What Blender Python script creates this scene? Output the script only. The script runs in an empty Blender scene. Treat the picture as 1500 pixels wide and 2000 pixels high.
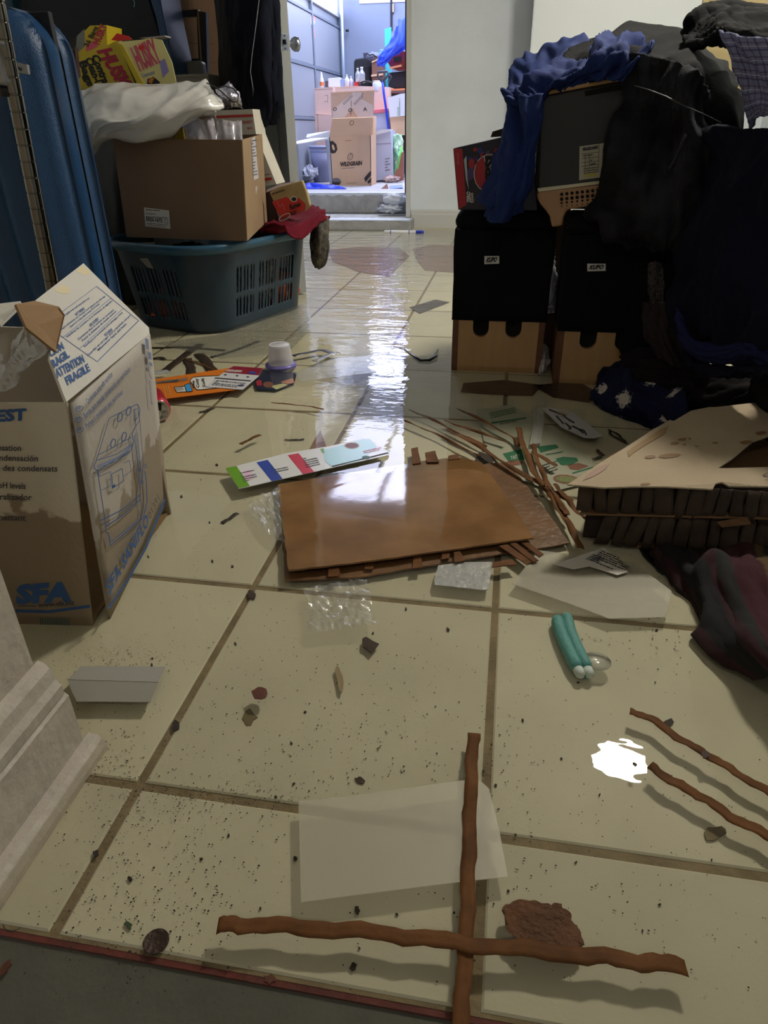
import bpy, bmesh, math, random
import numpy as np
from mathutils import Vector, noise
from math import sin, cos, pi, radians
random.seed(7)
C = bpy.context.scene.collection
SC = bpy.context.scene

# ------------------------------------------------------------------ camera
FPX, PITCH, ROLL, YAW = 1330.26, .51227, -.01467, -.17845
CAM = Vector((.38851, -.48657, .6749))
_f0 = Vector((sin(YAW), cos(YAW), 0)); _r = Vector((cos(YAW), -sin(YAW), 0)); _up = Vector((0, 0, 1))
FW = _f0*cos(PITCH) - _up*sin(PITCH); _u = _r.cross(FW)
RT = _r*cos(ROLL) + _u*sin(ROLL); UPV = -_r*sin(ROLL) + _u*cos(ROLL)
cd = bpy.data.cameras.new('camera'); cam = bpy.data.objects.new('camera', cd); C.objects.link(cam)
cd.sensor_fit = 'VERTICAL'; cd.sensor_height = 24; cd.lens = 24*FPX/2000; cd.clip_start = .02
from mathutils import Matrix
m = Matrix((RT, UPV, -FW)).transposed().to_4x4(); m.translation = CAM; cam.matrix_world = m
SC.camera = cam

# ------------------------------------------------------------------ world, lights, exposure
SC.view_settings.view_transform = 'Standard'; SC.view_settings.look = 'None'
SC.view_settings.gamma = 1; SC.view_settings.exposure = 0.10; SC.view_settings.use_curve_mapping = False
SC.render.film_transparent = False
w = bpy.data.worlds.new('overcast_sky'); SC.world = w; w.use_nodes = True
nt = w.node_tree; nt.nodes.clear()
wo = nt.nodes.new('ShaderNodeOutputWorld'); bg = nt.nodes.new('ShaderNodeBackground')
tc = nt.nodes.new('ShaderNodeTexCoord'); nz = nt.nodes.new('ShaderNodeTexNoise'); cr = nt.nodes.new('ShaderNodeValToRGB')
nz.inputs['Scale'].default_value = 3.5; nz.inputs['Detail'].default_value = 5
cr.color_ramp.elements[0].position = .38; cr.color_ramp.elements[0].color = (.50, .56, 1.0, 1)
cr.color_ramp.elements[1].position = .58; cr.color_ramp.elements[1].color = (.92, .94, 1.0, 1)
nt.links.new(tc.outputs['Generated'], nz.inputs['Vector']); nt.links.new(nz.outputs['Fac'], cr.inputs['Fac'])
nt.links.new(cr.outputs['Color'], bg.inputs['Color']); nt.links.new(bg.outputs[0], wo.inputs[0])
SKY_STRENGTH = 10.5
bg.inputs['Strength'].default_value = SKY_STRENGTH
def area(name, loc, rot, sx, sy, power, col=(1, 1, 1), portal=False):
    l = bpy.data.lights.new(name, 'AREA'); l.shape = 'RECTANGLE'; l.size = sx; l.size_y = sy; l.energy = power; l.color = col
    if portal: l.cycles.is_portal = True
    o = bpy.data.objects.new(name, l); C.objects.link(o); o.location = loc; o.rotation_euler = rot
    return o
LAMP_COL = (1.0, .86, .66)
ROOM_LAMP, HALL_FILL, GARAGE_LAMP = 26, 5.5, 60
# daylight enters the garage through an added skylight, an added back window and the glazed door panels (portals only guide the sky's own light)
area('added_skylight_portal', (-.3, 6.75, 2.62), (0, 0, 0), 2.3, 2.0, 1, portal=True)
area('door_window_portal', (-1.56, 7.0, 2.14), (0, -pi/2, 0), .74, 2.7, 1, portal=True)
area('added_back_window_portal', (-.55, 8.38, 2.25), (-pi/2, 0, 0), 1.7, .8, 1, portal=True)
SC.cycles.use_denoising = True
SC.cycles.max_bounces = 10; SC.cycles.diffuse_bounces = 4; SC.cycles.transparent_max_bounces = 24
SC.cycles.sample_clamp_indirect = 6

# ------------------------------------------------------------------ pixel-ray helpers (turn a spot in the picture into a point at its real depth)
def ray(px, py): return FW*FPX + RT*(px-750) - UPV*(py-1000)
def at(px, py, ax, val):
    d = ray(px, py); return CAM + d*((val-CAM[ax])/d[ax])
def F(px, py, z=.025): return at(px, py, 2, z*.68 if 0 < z <= .045 else z)   # floating things sit in about 17 mm of water
def Y(px, py, y): return at(px, py, 1, y)
def X(px, py, x): return at(px, py, 0, x)
WZ = .017       # water level

# ------------------------------------------------------------------ materials
def lin(c):
    return tuple(((v/255)/12.92 if v/255 <= .04045 else ((v/255+.055)/1.055)**2.4) for v in c) + (1,)
_m = {}
def M(name, rgb, rough=.6, metal=0, bump=0, bs=60, var=0, vs=8, alpha=1, spec=.5, rgb2=None, sheen=0, stretch=None, coat=0, emit=None):
    if name in _m: return _m[name]
    m = bpy.data.materials.new(name); m.use_nodes = True; t = m.node_tree; b = t.nodes['Principled BSDF']
    assert len(rgb) == 3, name
    c = lin(rgb); b.inputs['Base Color'].default_value = c; b.inputs['Roughness'].default_value = rough
    b.inputs['Metallic'].default_value = metal; b.inputs['Specular IOR Level'].default_value = spec
    if sheen: b.inputs['Sheen Weight'].default_value = sheen
    if coat: b.inputs['Coat Weight'].default_value = coat
    tc = t.nodes.new('ShaderNodeTexCoord'); mp = t.nodes.new('ShaderNodeMapping'); t.links.new(tc.outputs['Object'], mp.inputs[0])
    if stretch: mp.inputs['Scale'].default_value = stretch
    if var or rgb2:
        n = t.nodes.new('ShaderNodeTexNoise'); n.inputs['Scale'].default_value = vs; n.inputs['Detail'].default_value = 6
        t.links.new(mp.outputs[0], n.inputs['Vector'])
        r = t.nodes.new('ShaderNodeValToRGB'); r.color_ramp.elements[0].position = .35; r.color_ramp.elements[1].position = .65
        k = 1-var
        r.color_ramp.elements[0].color = lin(rgb2) if rgb2 else (c[0]*k, c[1]*k, c[2]*k, 1); r.color_ramp.elements[1].color = c
        t.links.new(n.outputs['Fac'], r.inputs[0]); t.links.new(r.outputs[0], b.inputs['Base Color'])
    if bump:
        n = t.nodes.new('ShaderNodeTexNoise'); n.inputs['Scale'].default_value = bs; n.inputs['Detail'].default_value = 5
        bm = t.nodes.new('ShaderNodeBump'); bm.inputs['Strength'].default_value = bump; bm.inputs['Distance'].default_value = .01
        t.links.new(mp.outputs[0], n.inputs['Vector']); t.links.new(n.outputs['Fac'], bm.inputs['Height']); t.links.new(bm.outputs[0], b.inputs['Normal'])
    if emit: b.inputs['Emission Color'].default_value = lin(rgb); b.inputs['Emission Strength'].default_value = emit
    if alpha < 1: b.inputs['Alpha'].default_value = alpha
    _m[name] = m; return m
def schlick(t, normal_socket, f0):
    """reflectance of a thin water or plastic layer, the same from both of its sides"""
    ge = t.nodes.new('ShaderNodeNewGeometry'); d = t.nodes.new('ShaderNodeVectorMath'); d.operation = 'DOT_PRODUCT'
    t.links.new(ge.outputs['Incoming'], d.inputs[0]); t.links.new(normal_socket, d.inputs[1]); cur = d.outputs['Value']
    for op, a, b_ in (('ABSOLUTE', None, None), ('SUBTRACT', 1.0, 'cur'), ('POWER', 'cur', 5.0), ('MULTIPLY_ADD', 'cur', 1-f0)):
        n = t.nodes.new('ShaderNodeMath'); n.operation = op; n.use_clamp = True
        if op == 'SUBTRACT': n.inputs[0].default_value = 1.0; t.links.new(cur, n.inputs[1])
        else:
            t.links.new(cur, n.inputs[0])
            if b_ is not None: n.inputs[1].default_value = b_
            if op == 'MULTIPLY_ADD': n.inputs[2].default_value = f0
        cur = n.outputs[0]
    return cur
def film(name, rgb, opac=.25, rough=.12, bump=.6, bs=40, gl=.25):
    """thin clear or milky sheet: mostly see-through, some body, some shine"""
    if name in _m: return _m[name]
    m = bpy.data.materials.new(name); m.use_nodes = True; t = m.node_tree; t.nodes.clear()
    o = t.nodes.new('ShaderNodeOutputMaterial'); tr = t.nodes.new('ShaderNodeBsdfTransparent'); d = t.nodes.new('ShaderNodeBsdfDiffuse')
    g = t.nodes.new('ShaderNodeBsdfGlossy'); m1 = t.nodes.new('ShaderNodeMixShader'); m2 = t.nodes.new('ShaderNodeMixShader')
    d.inputs[0].default_value = lin(rgb); g.inputs['Roughness'].default_value = rough; m1.inputs[0].default_value = opac
    tc = t.nodes.new('ShaderNodeTexCoord'); n = t.nodes.new('ShaderNodeTexNoise'); n.inputs['Scale'].default_value = bs; n.inputs['Detail'].default_value = 4
    b = t.nodes.new('ShaderNodeBump'); b.inputs['Strength'].default_value = bump; b.inputs['Distance'].default_value = .01
    L = t.links.new
    L(tc.outputs['Object'], n.inputs[0]); L(n.outputs[0], b.inputs['Height']); L(b.outputs[0], g.inputs['Normal']); L(b.outputs[0], d.inputs['Normal'])
    frs = schlick(t, b.outputs[0], .03+.4*gl)
    L(tr.outputs[0], m1.inputs[1]); L(d.outputs[0], m1.inputs[2]); L(frs, m2.inputs[0]); L(m1.outputs[0], m2.inputs[1]); L(g.outputs[0], m2.inputs[2])
    L(m2.outputs[0], o.inputs[0]); _m[name] = m; return m

# ------------------------------------------------------------------ object helpers
def sharp(o, deg=25):
    o.data.set_sharp_from_angle(angle=radians(deg)); return o
def link(name, me, mat=None, parent=None):
    o = bpy.data.objects.new(name, me); C.objects.link(o)
    if mat is not None and not me.materials:
        for x in (mat if isinstance(mat, (list, tuple)) else [mat]): me.materials.append(x)
    if parent:
        o.parent = parent
        if parent.type == 'EMPTY': o.matrix_parent_inverse = Matrix.Translation(-parent.location)
    return o
def mesh(name, vs, fs, mat=None, parent=None, smooth=False, mi=None, uv=None):
    me = bpy.data.meshes.new(name); me.from_pydata([tuple(v) for v in vs], [], fs); 
    if mi: me.polygons.foreach_set('material_index', mi)
    if smooth: me.polygons.foreach_set('use_smooth', [True]*len(me.polygons))
    if uv is not None:
        l = me.uv_layers.new(name='UVMap'); idx = np.empty(len(me.loops), dtype=np.int32); me.loops.foreach_get('vertex_index', idx)
        l.data.foreach_set('uv', np.asarray(uv, dtype=np.float32)[idx].ravel())
    me.update(); return link(name, me, mat, parent)
def tag(o, label, cat, group=None, kind=None):
    o['label'] = label; o['category'] = cat
    if group: o['group'] = group
    if kind: o['kind'] = kind
    return o
def thing(name, label, cat, loc=(0, 0, 0), group=None):
    """an Empty at the thing's base; the parts keep world coordinates through the parent inverse"""
    o = bpy.data.objects.new(name, None); C.objects.link(o); o.location = loc; o.empty_display_size = .05
    return tag(o, label, cat, group)
def adopt(parent):
    for ch in parent.children: pass
def struct(o): o['kind'] = 'structure'; return o
def bev(o, w=.002, seg=2):
    md = o.modifiers.new('bevel', 'BEVEL'); md.width = w; md.segments = seg; md.limit_method = 'ANGLE'; return o
def solid(o, t=.003, off=0):
    md = o.modifiers.new('thickness', 'SOLIDIFY'); md.thickness = t; md.offset = off; return o
def prism(name, top, bot, mat, parent=None, smooth=False):
    """closed solid between two equal loops"""
    n = len(top); vs = list(top)+list(bot)
    fs = [list(range(n)), list(range(2*n-1, n-1, -1))] + [[i, n+i, n+(i+1) % n, (i+1) % n] for i in range(n)]
    o = mesh(name, vs, fs, mat, parent, smooth); fixn(o); return o
def fixn(o):
    bm = bmesh.new(); bm.from_mesh(o.data); bmesh.ops.recalc_face_normals(bm, faces=bm.faces[:]); bm.to_mesh(o.data); bm.free(); return o
def box(name, a, b, mat, parent=None, bevel=0):
    x0, y0, z0 = a; x1, y1, z1 = b
    o = prism(name, [(x0, y0, z1), (x1, y0, z1), (x1, y1, z1), (x0, y1, z1)], [(x0, y0, z0), (x1, y0, z0), (x1, y1, z0), (x0, y1, z0)], mat, parent)
    if bevel: bev(o, bevel)
    return o
def slab(name, pts, t, mat, parent=None, dirv=None, bevel=0):
    """flat polygon with thickness t along its normal (or dirv)"""
    pts = [Vector(p) for p in pts]
    if dirv is None:
        n = Vector((0, 0, 0))
        for i in range(len(pts)):
            a, b = pts[i], pts[(i+1) % len(pts)]
            n += a.cross(b)
        n.normalize()
        if n.dot(CAM-pts[0]) > 0: n = -n
    else: n = Vector(dirv).normalized()
    o = prism(name, pts, [p+n*t for p in pts], mat, parent)
    if bevel: bev(o, bevel)
    return o
def pbox(name, pix, y, depth, mat, parent=None, bevel=0, shift=(0, 0)):
    """solid with a front outline at depth y, going back by depth"""
    f = [Y(px, py, y) for px, py in pix]
    o = prism(name, f, [p+Vector((shift[0], depth, shift[1])) for p in f], mat, parent)
    if bevel: bev(o, bevel)
    return o
def tube(name, path, r, mat, parent=None, n=10, caps=True, squash=None):
    path = [Vector(p) for p in path]; rs = r if isinstance(r, (list, tuple)) else [r]*len(path)
    vs = []; fs = []; prev = None
    for i, p in enumerate(path):
        t = (path[min(i+1, len(path)-1)]-path[max(i-1, 0)]).normalized()
        if prev is None: a = t.orthogonal().normalized()
        else: a = (prev-t*prev.dot(t)).normalized()
        prev = a; b = t.cross(a)
        for k in range(n):
            v = (a*cos(2*pi*k/n)+b*sin(2*pi*k/n))*rs[i]
            if squash: v = Vector((v.x*squash[0], v.y*squash[1], v.z*squash[2]))
            vs.append(p+v)
    for i in range(len(path)-1):
        for k in range(n): fs.append([i*n+k, i*n+(k+1) % n, (i+1)*n+(k+1) % n, (i+1)*n+k])
    if caps: fs += [list(range(n))[::-1], list(range((len(path)-1)*n, len(path)*n))]
    return mesh(name, vs, fs, mat, parent, True)
def lathe(name, prof, base, mat, parent=None, n=28, axis=(0, 0, 1)):
    """prof = [(radius, height)] about an axis through base"""
    ax = Vector(axis).normalized(); a = ax.orthogonal().normalized(); b = ax.cross(a); base = Vector(base); vs = []; fs = []
    for r, h in prof:
        for k in range(n): vs.append(base+ax*h+(a*cos(2*pi*k/n)+b*sin(2*pi*k/n))*max(r, 1e-5))
    for i in range(len(prof)-1):
        for k in range(n): fs.append([i*n+k, i*n+(k+1) % n, (i+1)*n+(k+1) % n, (i+1)*n+k])
    return mesh(name, vs, fs, mat, parent, True)
def cat1(P, n):
    """Catmull-Rom resampling of rows of an array (k,...) to n samples"""
    P = np.asarray(P, float); k = len(P); out = []
    for s in np.linspace(0, k-1, n):
        i = min(int(s), k-2); t = s-i
        p0, p1, p2, p3 = P[max(i-1, 0)] if i > 0 else 2*P[0]-P[1], P[i], P[i+1], P[i+2] if i+2 < k else 2*P[-1]-P[-2]
        out.append(.5*((2*p1)+(-p0+p2)*t+(2*p0-5*p1+4*p2-p3)*t*t+(-p0+3*p1-3*p2+p3)*t**3))
    return np.array(out)
def cloth(name, rows, mat, parent=None, nu=56, nv=56, fold=.012, ff=6, ang=0, fine=.003, thick=.004, seed=0, zmin=None, rough_edge=0):
    """rows of (px,py,y) or 3-D points, smoothed, folded along direction ang (in uv) and given thickness"""
    G = np.array([[tuple(Y(*q)) if not isinstance(q, Vector) else tuple(q) for q in r] for r in rows])
    A = cat1(G, nv); A = np.swapaxes(cat1(np.swapaxes(A, 0, 1), nu), 0, 1)
    du = np.gradient(A, axis=1); dv = np.gradient(A, axis=0); N = np.cross(du, dv); N /= np.linalg.norm(N, axis=2, keepdims=True)+1e-9
    c = np.array(CAM); sgn = np.sign(np.sum(N*(c-A), axis=2).mean()) or 1; N = N*sgn
    ca, sa = cos(ang), sin(ang); o3 = seed*7.3
    for j in range(nv):
        for i in range(nu):
            u, v = i/(nu-1), j/(nv-1); p = Vector((u*2+o3, v*2, o3))
            ax_, bx_ = u*ca+v*sa, -u*sa+v*ca
            q1 = noise.noise(Vector((ax_*ff*.9+.8*noise.noise(p*1.2), bx_*ff*.28, o3+3)))
            q2 = noise.noise(Vector((ax_*ff*2.1+2*q1, bx_*ff*.8, o3+8)))
            rid = (1-min(1, abs(q1)*2.4))**1.5
            h = fold*(rid*1.1-.4+.55*(1-min(1, abs(q2)*2.6))-.3+.5*noise.noise(p*1.6)) + fine*(noise.noise(Vector((u*14+o3, v*14, 1)))+.5*noise.noise(Vector((u*30, v*30, o3))))
            A[j, i] += N[j, i]*h
    if zmin is not None: A[..., 2] = np.maximum(A[..., 2], zmin)
    vs = A.reshape(-1, 3); fs = [[j*nu+i, j*nu+i+1, (j+1)*nu+i+1, (j+1)*nu+i] for j in range(nv-1) for i in range(nu-1)]
    uv = np.array([[i/(nu-1), 1-j/(nv-1)] for j in range(nv) for i in range(nu)])
    ob = mesh(name, vs, fs, mat, parent, True, uv=uv)
    if thick: solid(ob, thick)
    return ob
def ribbon(name, pix, width, mat, z=.027, parent=None, t=.0005, wob=.0012, taper=None, seed=0, zs=None, curl=.0006):
    """flat strip lying along a path; width in metres"""
    P = [tuple(F(px, py, z)) for px, py in pix]
    if zs: P = [(p[0], p[1], zz) for p, zz in zip([tuple(F(px, py, q)) for (px, py), q in zip(pix, zs)], zs)]
    n = max(8, 6*(len(P)-1)); A = cat1(P, n) if len(P) > 2 else np.linspace(P[0], P[1], n)
    rnd = random.Random(seed); ph = rnd.random()*6
    T = np.gradient(A, axis=0); T[:, 2] = 0; T /= np.linalg.norm(T, axis=1, keepdims=True)+1e-9
    S = np.stack([-T[:, 1], T[:, 0], 0*T[:, 0]], 1); vs = []; fs = []
    for i in range(n):
        w1 = width*.5*(1+.05*sin(i*1.7+ph)+.05*rnd.uniform(-1, 1)); off = wob*(sin(i*.9+ph)+.5*sin(i*2.1))
        for k in (-1, -.33, .33, 1):
            q = A[i]+S[i]*(k*w1+off); q[2] += curl*(1-k*k)*sin(i*.8+ph)+curl*.6*k*cos(i*.6+ph); vs.append(q)
        if i:
            for k in range(3): fs.append([(i-1)*4+k, (i-1)*4+k+1, i*4+k+1, i*4+k])
    o = mesh(name, vs, fs, mat, parent, True); solid(o, t); return o

# ------------------------------------------------------------------ print on faces
class Face:
    """plane of a real surface; marks given by spots on it are built flat on that plane"""
    def __init__(s, p0, p1, p2, parent, off=.0006):
        s.p = Vector(p0); s.n = (Vector(p1)-s.p).cross(Vector(p2)-s.p).normalized()
        if s.n.dot(CAM-s.p) < 0: s.n = -s.n
        s.parent = parent; s.off = off; s.acc = {}
    def pt(s, px, py, k=1):
        d = ray(px, py); q = s.p+s.n*s.off*k; return CAM+d*((q-CAM).dot(s.n)/d.dot(s.n))
    def add(s, mat, vs, fs, nm='printing'):
        a = s.acc.setdefault((nm, mat.name), [[], [], mat]); b = len(a[0]); a[0] += vs; a[1] += [[b+i for i in f] for f in fs]
    def poly(s, pix, mat, k=1, nm='printing'):
        s.add(mat, [s.pt(x, y, k) for x, y in pix], [list(range(len(pix)))], nm)
    def line(s, pix, w, mat, k=1, close=False, nm='printing'):
        q = list(pix)+([pix[0]] if close else [])
        for (x0, y0), (x1, y1) in zip(q, q[1:]):
            l = math.hypot(x1-x0, y1-y0) or 1; nx, ny = -(y1-y0)/l*w/2, (x1-x0)/l*w/2
            s.poly([(x0+nx, y0+ny), (x1+nx, y1+ny), (x1-nx, y1-ny), (x0-nx, y0-ny)], mat, k, nm)
    def ell(s, cx, cy, rx, ry, mat, k=1, rot=0, w=0, n=20, nm='printing'):
        P = [(cx+rx*cos(2*pi*i/n)*cos(rot)-ry*sin(2*pi*i/n)*sin(rot), cy+rx*cos(2*pi*i/n)*sin(rot)+ry*sin(2*pi*i/n)*cos(rot)) for i in range(n)]
        if w: s.line(P, w, mat, k, True, nm)
        else: s.poly(P, mat, k, nm)
    def text(s, string, p0, p1, ph, mat, k=1.5, bold=.02, shear=0, nm='lettering'):
        """fits the string between baseline spots p0,p1 with ph the top-left spot"""
        g = glyphs(string, bold, shear)
        if g is None: return
        V, Fc = g; o = s.pt(*p0, k); u = s.pt(*p1, k)-o; v = s.pt(*ph, k)-o
        mx = max(q[0] for q in V) or 1
        s.add(mat, [o+u*(q[0]/mx)+v*q[1] for q in V], Fc, nm)
    def fine(s, p0, p1, ph, mat, rows=4, seed=0, k=1.5):
        """rows of print too small to read: short dashes"""
        r = random.Random(seed)
        for j in range(rows):
            f = (j+.5)/rows; x = 0
            while x < 1:
                l = r.uniform(.03, .12); e = min(1, x+l)
                a = [p0[i]+(ph[i]-p0[i])*f for i in (0, 1)]
                q0 = [a[i]+(p1[i]-p0[i])*x for i in (0, 1)]; q1 = [a[i]+(p1[i]-p0[i])*e for i in (0, 1)]
                hh = math.hypot(ph[0]-p0[0], ph[1]-p0[1])/rows*.38
                s.line([q0, q1], hh, mat, k); x = e+r.uniform(.012, .03)
                if r.random() < .04: break
    def done(s):
        for (nm, _), (V, Fc, mat) in s.acc.items():
            o = mesh(nm, V, Fc, mat, s.parent)
            if nm in ('printing', 'lettering'): o['kind'] = 'stuff'
        s.acc = {}
_gl = {}
def glyphs(string, bold, shear):
    key = (string, bold, shear)
    if key not in _gl:
        cu = bpy.data.curves.new('txt', 'FONT'); cu.body = string; cu.offset = bold; cu.shear = shear; cu.resolution_u = 2
        o = bpy.data.objects.new('txt', cu); C.objects.link(o); bpy.context.view_layer.update()
        dg = bpy.context.evaluated_depsgraph_get(); me = bpy.data.meshes.new_from_object(o.evaluated_get(dg))
        V = [(v.co.x, v.co.y) for v in me.vertices]; Fc = [list(p.vertices) for p in me.polygons]
        bpy.data.objects.remove(o); bpy.data.curves.remove(cu); bpy.data.meshes.remove(me)
        if not V: return None
        x0 = min(v[0] for v in V); V = [(v[0]-x0, v[1]/.72) for v in V]
        _gl[key] = (V, Fc)
    return _gl[key]
# ================================================================== SETTING
T = .4064
wallm = M('painted_wall', (230, 237, 242), .75, bump=.15, bs=120, var=.08, vs=3)
wallg = M('garage_wall', (136, 147, 170), .8, bump=.1, bs=90)
white = M('white_trim', (205, 205, 200), .45, bump=.08, bs=60)
oldtrim = M('old_white_trim', (196, 186, 172), .5, bump=.5, bs=35, var=.14, vs=14)
conc = M('grey_concrete', (172, 172, 172), .85, bump=.6, bs=45, var=.22, vs=12)
grout = M('grout', (142, 124, 94), .9, bump=.4, bs=90, var=.35, vs=18)
# tile: per-tile tone, faint mottling
tile = M('cream_tile', (203, 196, 171), .6, spec=.15, var=.10, vs=6, bump=.04, bs=200)
t = tile.node_tree; b = t.nodes['Principled BSDF']; src = b.inputs['Base Color'].links[0].from_socket
oi = t.nodes.new('ShaderNodeObjectInfo'); mr = t.nodes.new('ShaderNodeMapRange'); mr.inputs[3].default_value = .92; mr.inputs[4].default_value = 1.05
hs = t.nodes.new('ShaderNodeHueSaturation'); t.links.new(oi.outputs['Random'], mr.inputs[0]); t.links.new(mr.outputs[0], hs.inputs['Value'])
t.links.new(src, hs.inputs['Color'])
# dirt: fine dark grime in patches
n1 = t.nodes.new('ShaderNodeTexNoise'); n1.inputs['Scale'].default_value = 2.2; n2 = t.nodes.new('ShaderNodeTexNoise'); n2.inputs['Scale'].default_value = 190; n2.inputs['Detail'].default_value = 6
ge = t.nodes.new('ShaderNodeNewGeometry')
for n in (n1, n2): t.links.new(ge.outputs['Position'], n.inputs['Vector'])
mt = t.nodes.new('ShaderNodeMath'); mt.operation = 'MULTIPLY'; t.links.new(n1.outputs[0], mt.inputs[0]); t.links.new(n2.outputs[0], mt.inputs[1])
rp = t.nodes.new('ShaderNodeValToRGB'); rp.color_ramp.elements[0].position = .48; rp.color_ramp.elements[1].position = .62
mx = t.nodes.new('ShaderNodeMixRGB'); mx.inputs[2].default_value = lin((104, 88, 58)); t.links.new(mt.outputs[0], rp.inputs[0])
t.links.new(rp.outputs[0], mx.inputs[0]); t.links.new(hs.outputs[0], mx.inputs[1]); t.links.new(mx.outputs[0], b.inputs['Base Color'])

fl = struct(box('floor', (-2.2, -.176, -.06), (2.1, 5.5, -.0025), grout))
g = .0055
def tilemesh(x0, x1, y0, y1):
    e = .0022; vs = [(x0, y0, -.02), (x1, y0, -.02), (x1, y1, -.02), (x0, y1, -.02), (x0, y0, -.0016), (x1, y0, -.0016), (x1, y1, -.0016), (x0, y1, -.0016),
          (x0+e, y0+e, 0), (x1-e, y0+e, 0), (x1-e, y1-e, 0), (x0+e, y1-e, 0)]
    fs = []
    for a in (0, 4):
        for k in range(4): fs.append([a+k, a+(k+1) % 4, a+4+(k+1) % 4, a+4+k])
    fs.append([8, 9, 10, 11]); me = bpy.data.meshes.new('tile'); me.from_pydata(vs, [], fs); me.materials.append(tile); return me
tm = tilemesh(-T/2+g, T/2-g, -T/2+g, T/2-g); tc_ = tilemesh(-T/2+g, T/2-g, T/2-.172, T/2-g)
for i in range(-5, 5):
    for j in range(-1, 13):
        o = link('tile', tc_ if j == -1 else tm, None, fl); o.location = ((i+.5)*T, (j+.5)*T, random.uniform(-.0006, .0003))
sill = struct(box('floor_sill', (-.11, -1.3, -.06), (2.1, -.18, -.006), M('grey_sill', (92, 92, 84), .8, bump=.3, bs=50, var=.2, vs=10))); 
struct(box('trim_1', (-.11, -.1815, -.02), (2.1, -.176, -.003), M('red_edge', (110, 44, 36), .7, bump=.3, bs=80, var=.4, vs=30)))
struct(box('floor_hall', (-.11, -3.2, -.07), (2.1, -1.3, -.01), M('hall_floor', (110, 104, 92), .7)))

# water: thin clear layer, mirror-like at grazing angles, ripples stronger towards the doorway
wm = bpy.data.materials.new('flood_water'); wm.use_nodes = True; t = wm.node_tree; t.nodes.clear(); L = t.links.new
o = t.nodes.new('ShaderNodeOutputMaterial'); tr = t.nodes.new('ShaderNodeBsdfTransparent'); gl = t.nodes.new('ShaderNodeBsdfGlossy'); mxs = t.nodes.new('ShaderNodeMixShader')
tr.inputs[0].default_value = (.93, .93, .89, 1); gl.inputs['Roughness'].default_value = .012
ge = t.nodes.new('ShaderNodeNewGeometry'); sx = t.nodes.new('ShaderNodeSeparateXYZ'); L(ge.outputs['Position'], sx.inputs[0])
mpw = t.nodes.new('ShaderNodeMapping'); mpw.inputs['Scale'].default_value = (.9, 1.6, 1); L(ge.outputs['Position'], mpw.inputs[0])
def nz_(scale, det=2):
    n = t.nodes.new('ShaderNodeTexNoise'); n.inputs['Scale'].default_value = scale; n.inputs['Detail'].default_value = det; L(mpw.outputs[0], n.inputs[0]); return n
def mth(op, a, b_):
    n = t.nodes.new('ShaderNodeMath'); n.operation = op
    for k, q in enumerate((a, b_)):
        if isinstance(q, (int, float)): n.inputs[k].default_value = q
        else: L(q, n.inputs[k])
    return n.outputs[0]
mrg = t.nodes.new('ShaderNodeMapRange'); mrg.inputs[1].default_value = .9; mrg.inputs[2].default_value = 3.4; mrg.inputs[3].default_value = .10; mrg.inputs[4].default_value = 4.5
L(sx.outputs['Y'], mrg.inputs[0])
h = mth('MULTIPLY', mth('ADD', mth('MULTIPLY', nz_(7).outputs[0], 1.0), mth('ADD', mth('MULTIPLY', nz_(24).outputs[0], .36), mth('MULTIPLY', nz_(60).outputs[0], .08))), mrg.outputs[0])
# local ripples where things break the surface near the lamp's mirror image
n3 = nz_(11, 2); vd = t.nodes.new('ShaderNodeVectorMath'); vd.operation = 'DISTANCE'; vd.inputs[1].default_value = (.566, .13, .017); L(ge.outputs['Position'], vd.inputs[0])
mr2 = t.nodes.new('ShaderNodeMapRange'); mr2.inputs[1].default_value = .02; mr2.inputs[2].default_value = .22; mr2.inputs[3].default_value = .55; mr2.inputs[4].default_value = 0; L(vd.outputs['Value'], mr2.inputs[0])
h = mth('ADD', h, mth('MULTIPLY', n3.outputs[0], mr2.outputs[0]))
bw = t.nodes.new('ShaderNodeBump'); bw.inputs['Strength'].default_value = 1; bw.inputs['Distance'].default_value = .0016; L(h, bw.inputs['Height'])
L(bw.outputs[0], gl.inputs['Normal'])
L(schlick(t, bw.outputs[0], .03), mxs.inputs[0]); L(tr.outputs[0], mxs.inputs[1]); L(gl.outputs[0], mxs.inputs[2]); L(mxs.outputs[0], o.inputs[0])
wat = mesh('flood_water', [(-.085, -1.25, WZ), (2.0, -1.25, WZ), (2.0, 4.93, WZ), (-2.08, 4.93, WZ), (-2.08, .022, WZ), (-.085, .022, WZ)], [[0, 1, 2, 3, 4, 5]], wm)
tag(wat, 'shallow clear flood water covering the whole tiled floor and mirroring the doorway', 'water', kind='stuff')

# walls
ys = F(700, 451, 0).y; z1 = Y(700, 430, ys).z; yb = F(700, 417, z1).y; z2 = Y(700, 377, yb).z
GZ = z2; yw = 5.18; DX0, DX1 = -1.36, Y(795, 200, yw).x
print('STEP', ys, z1, yb, z2, DX1)
def multi(name, boxes, mat):
    vs = []; fs = []
    for (x0, y0, zz0), (x1, y1, zz1) in boxes:
        k = len(vs); vs += [(x0, y0, zz0), (x1, y0, zz0), (x1, y1, zz0), (x0, y1, zz0), (x0, y0, zz1), (x1, y0, zz1), (x1, y1, zz1), (x0, y1, zz1)]
        fs += [[k, k+3, k+2, k+1], [k+4, k+5, k+6, k+7], [k, k+1, k+5, k+4], [k+1, k+2, k+6, k+5], [k+2, k+3, k+7, k+6], [k+3, k, k+4, k+7]]
    return mesh(name, vs, fs, mat)
DT = 2.36
struct(multi('wall_far', [((DX1, yw, -.05), (2.1, yw+.30, 2.5)), ((-2.2, yw, -.05), (DX0, yw+.30, 2.5)), ((DX0, yw, DT), (DX1, yw+.30, 2.5))], wallm))
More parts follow.
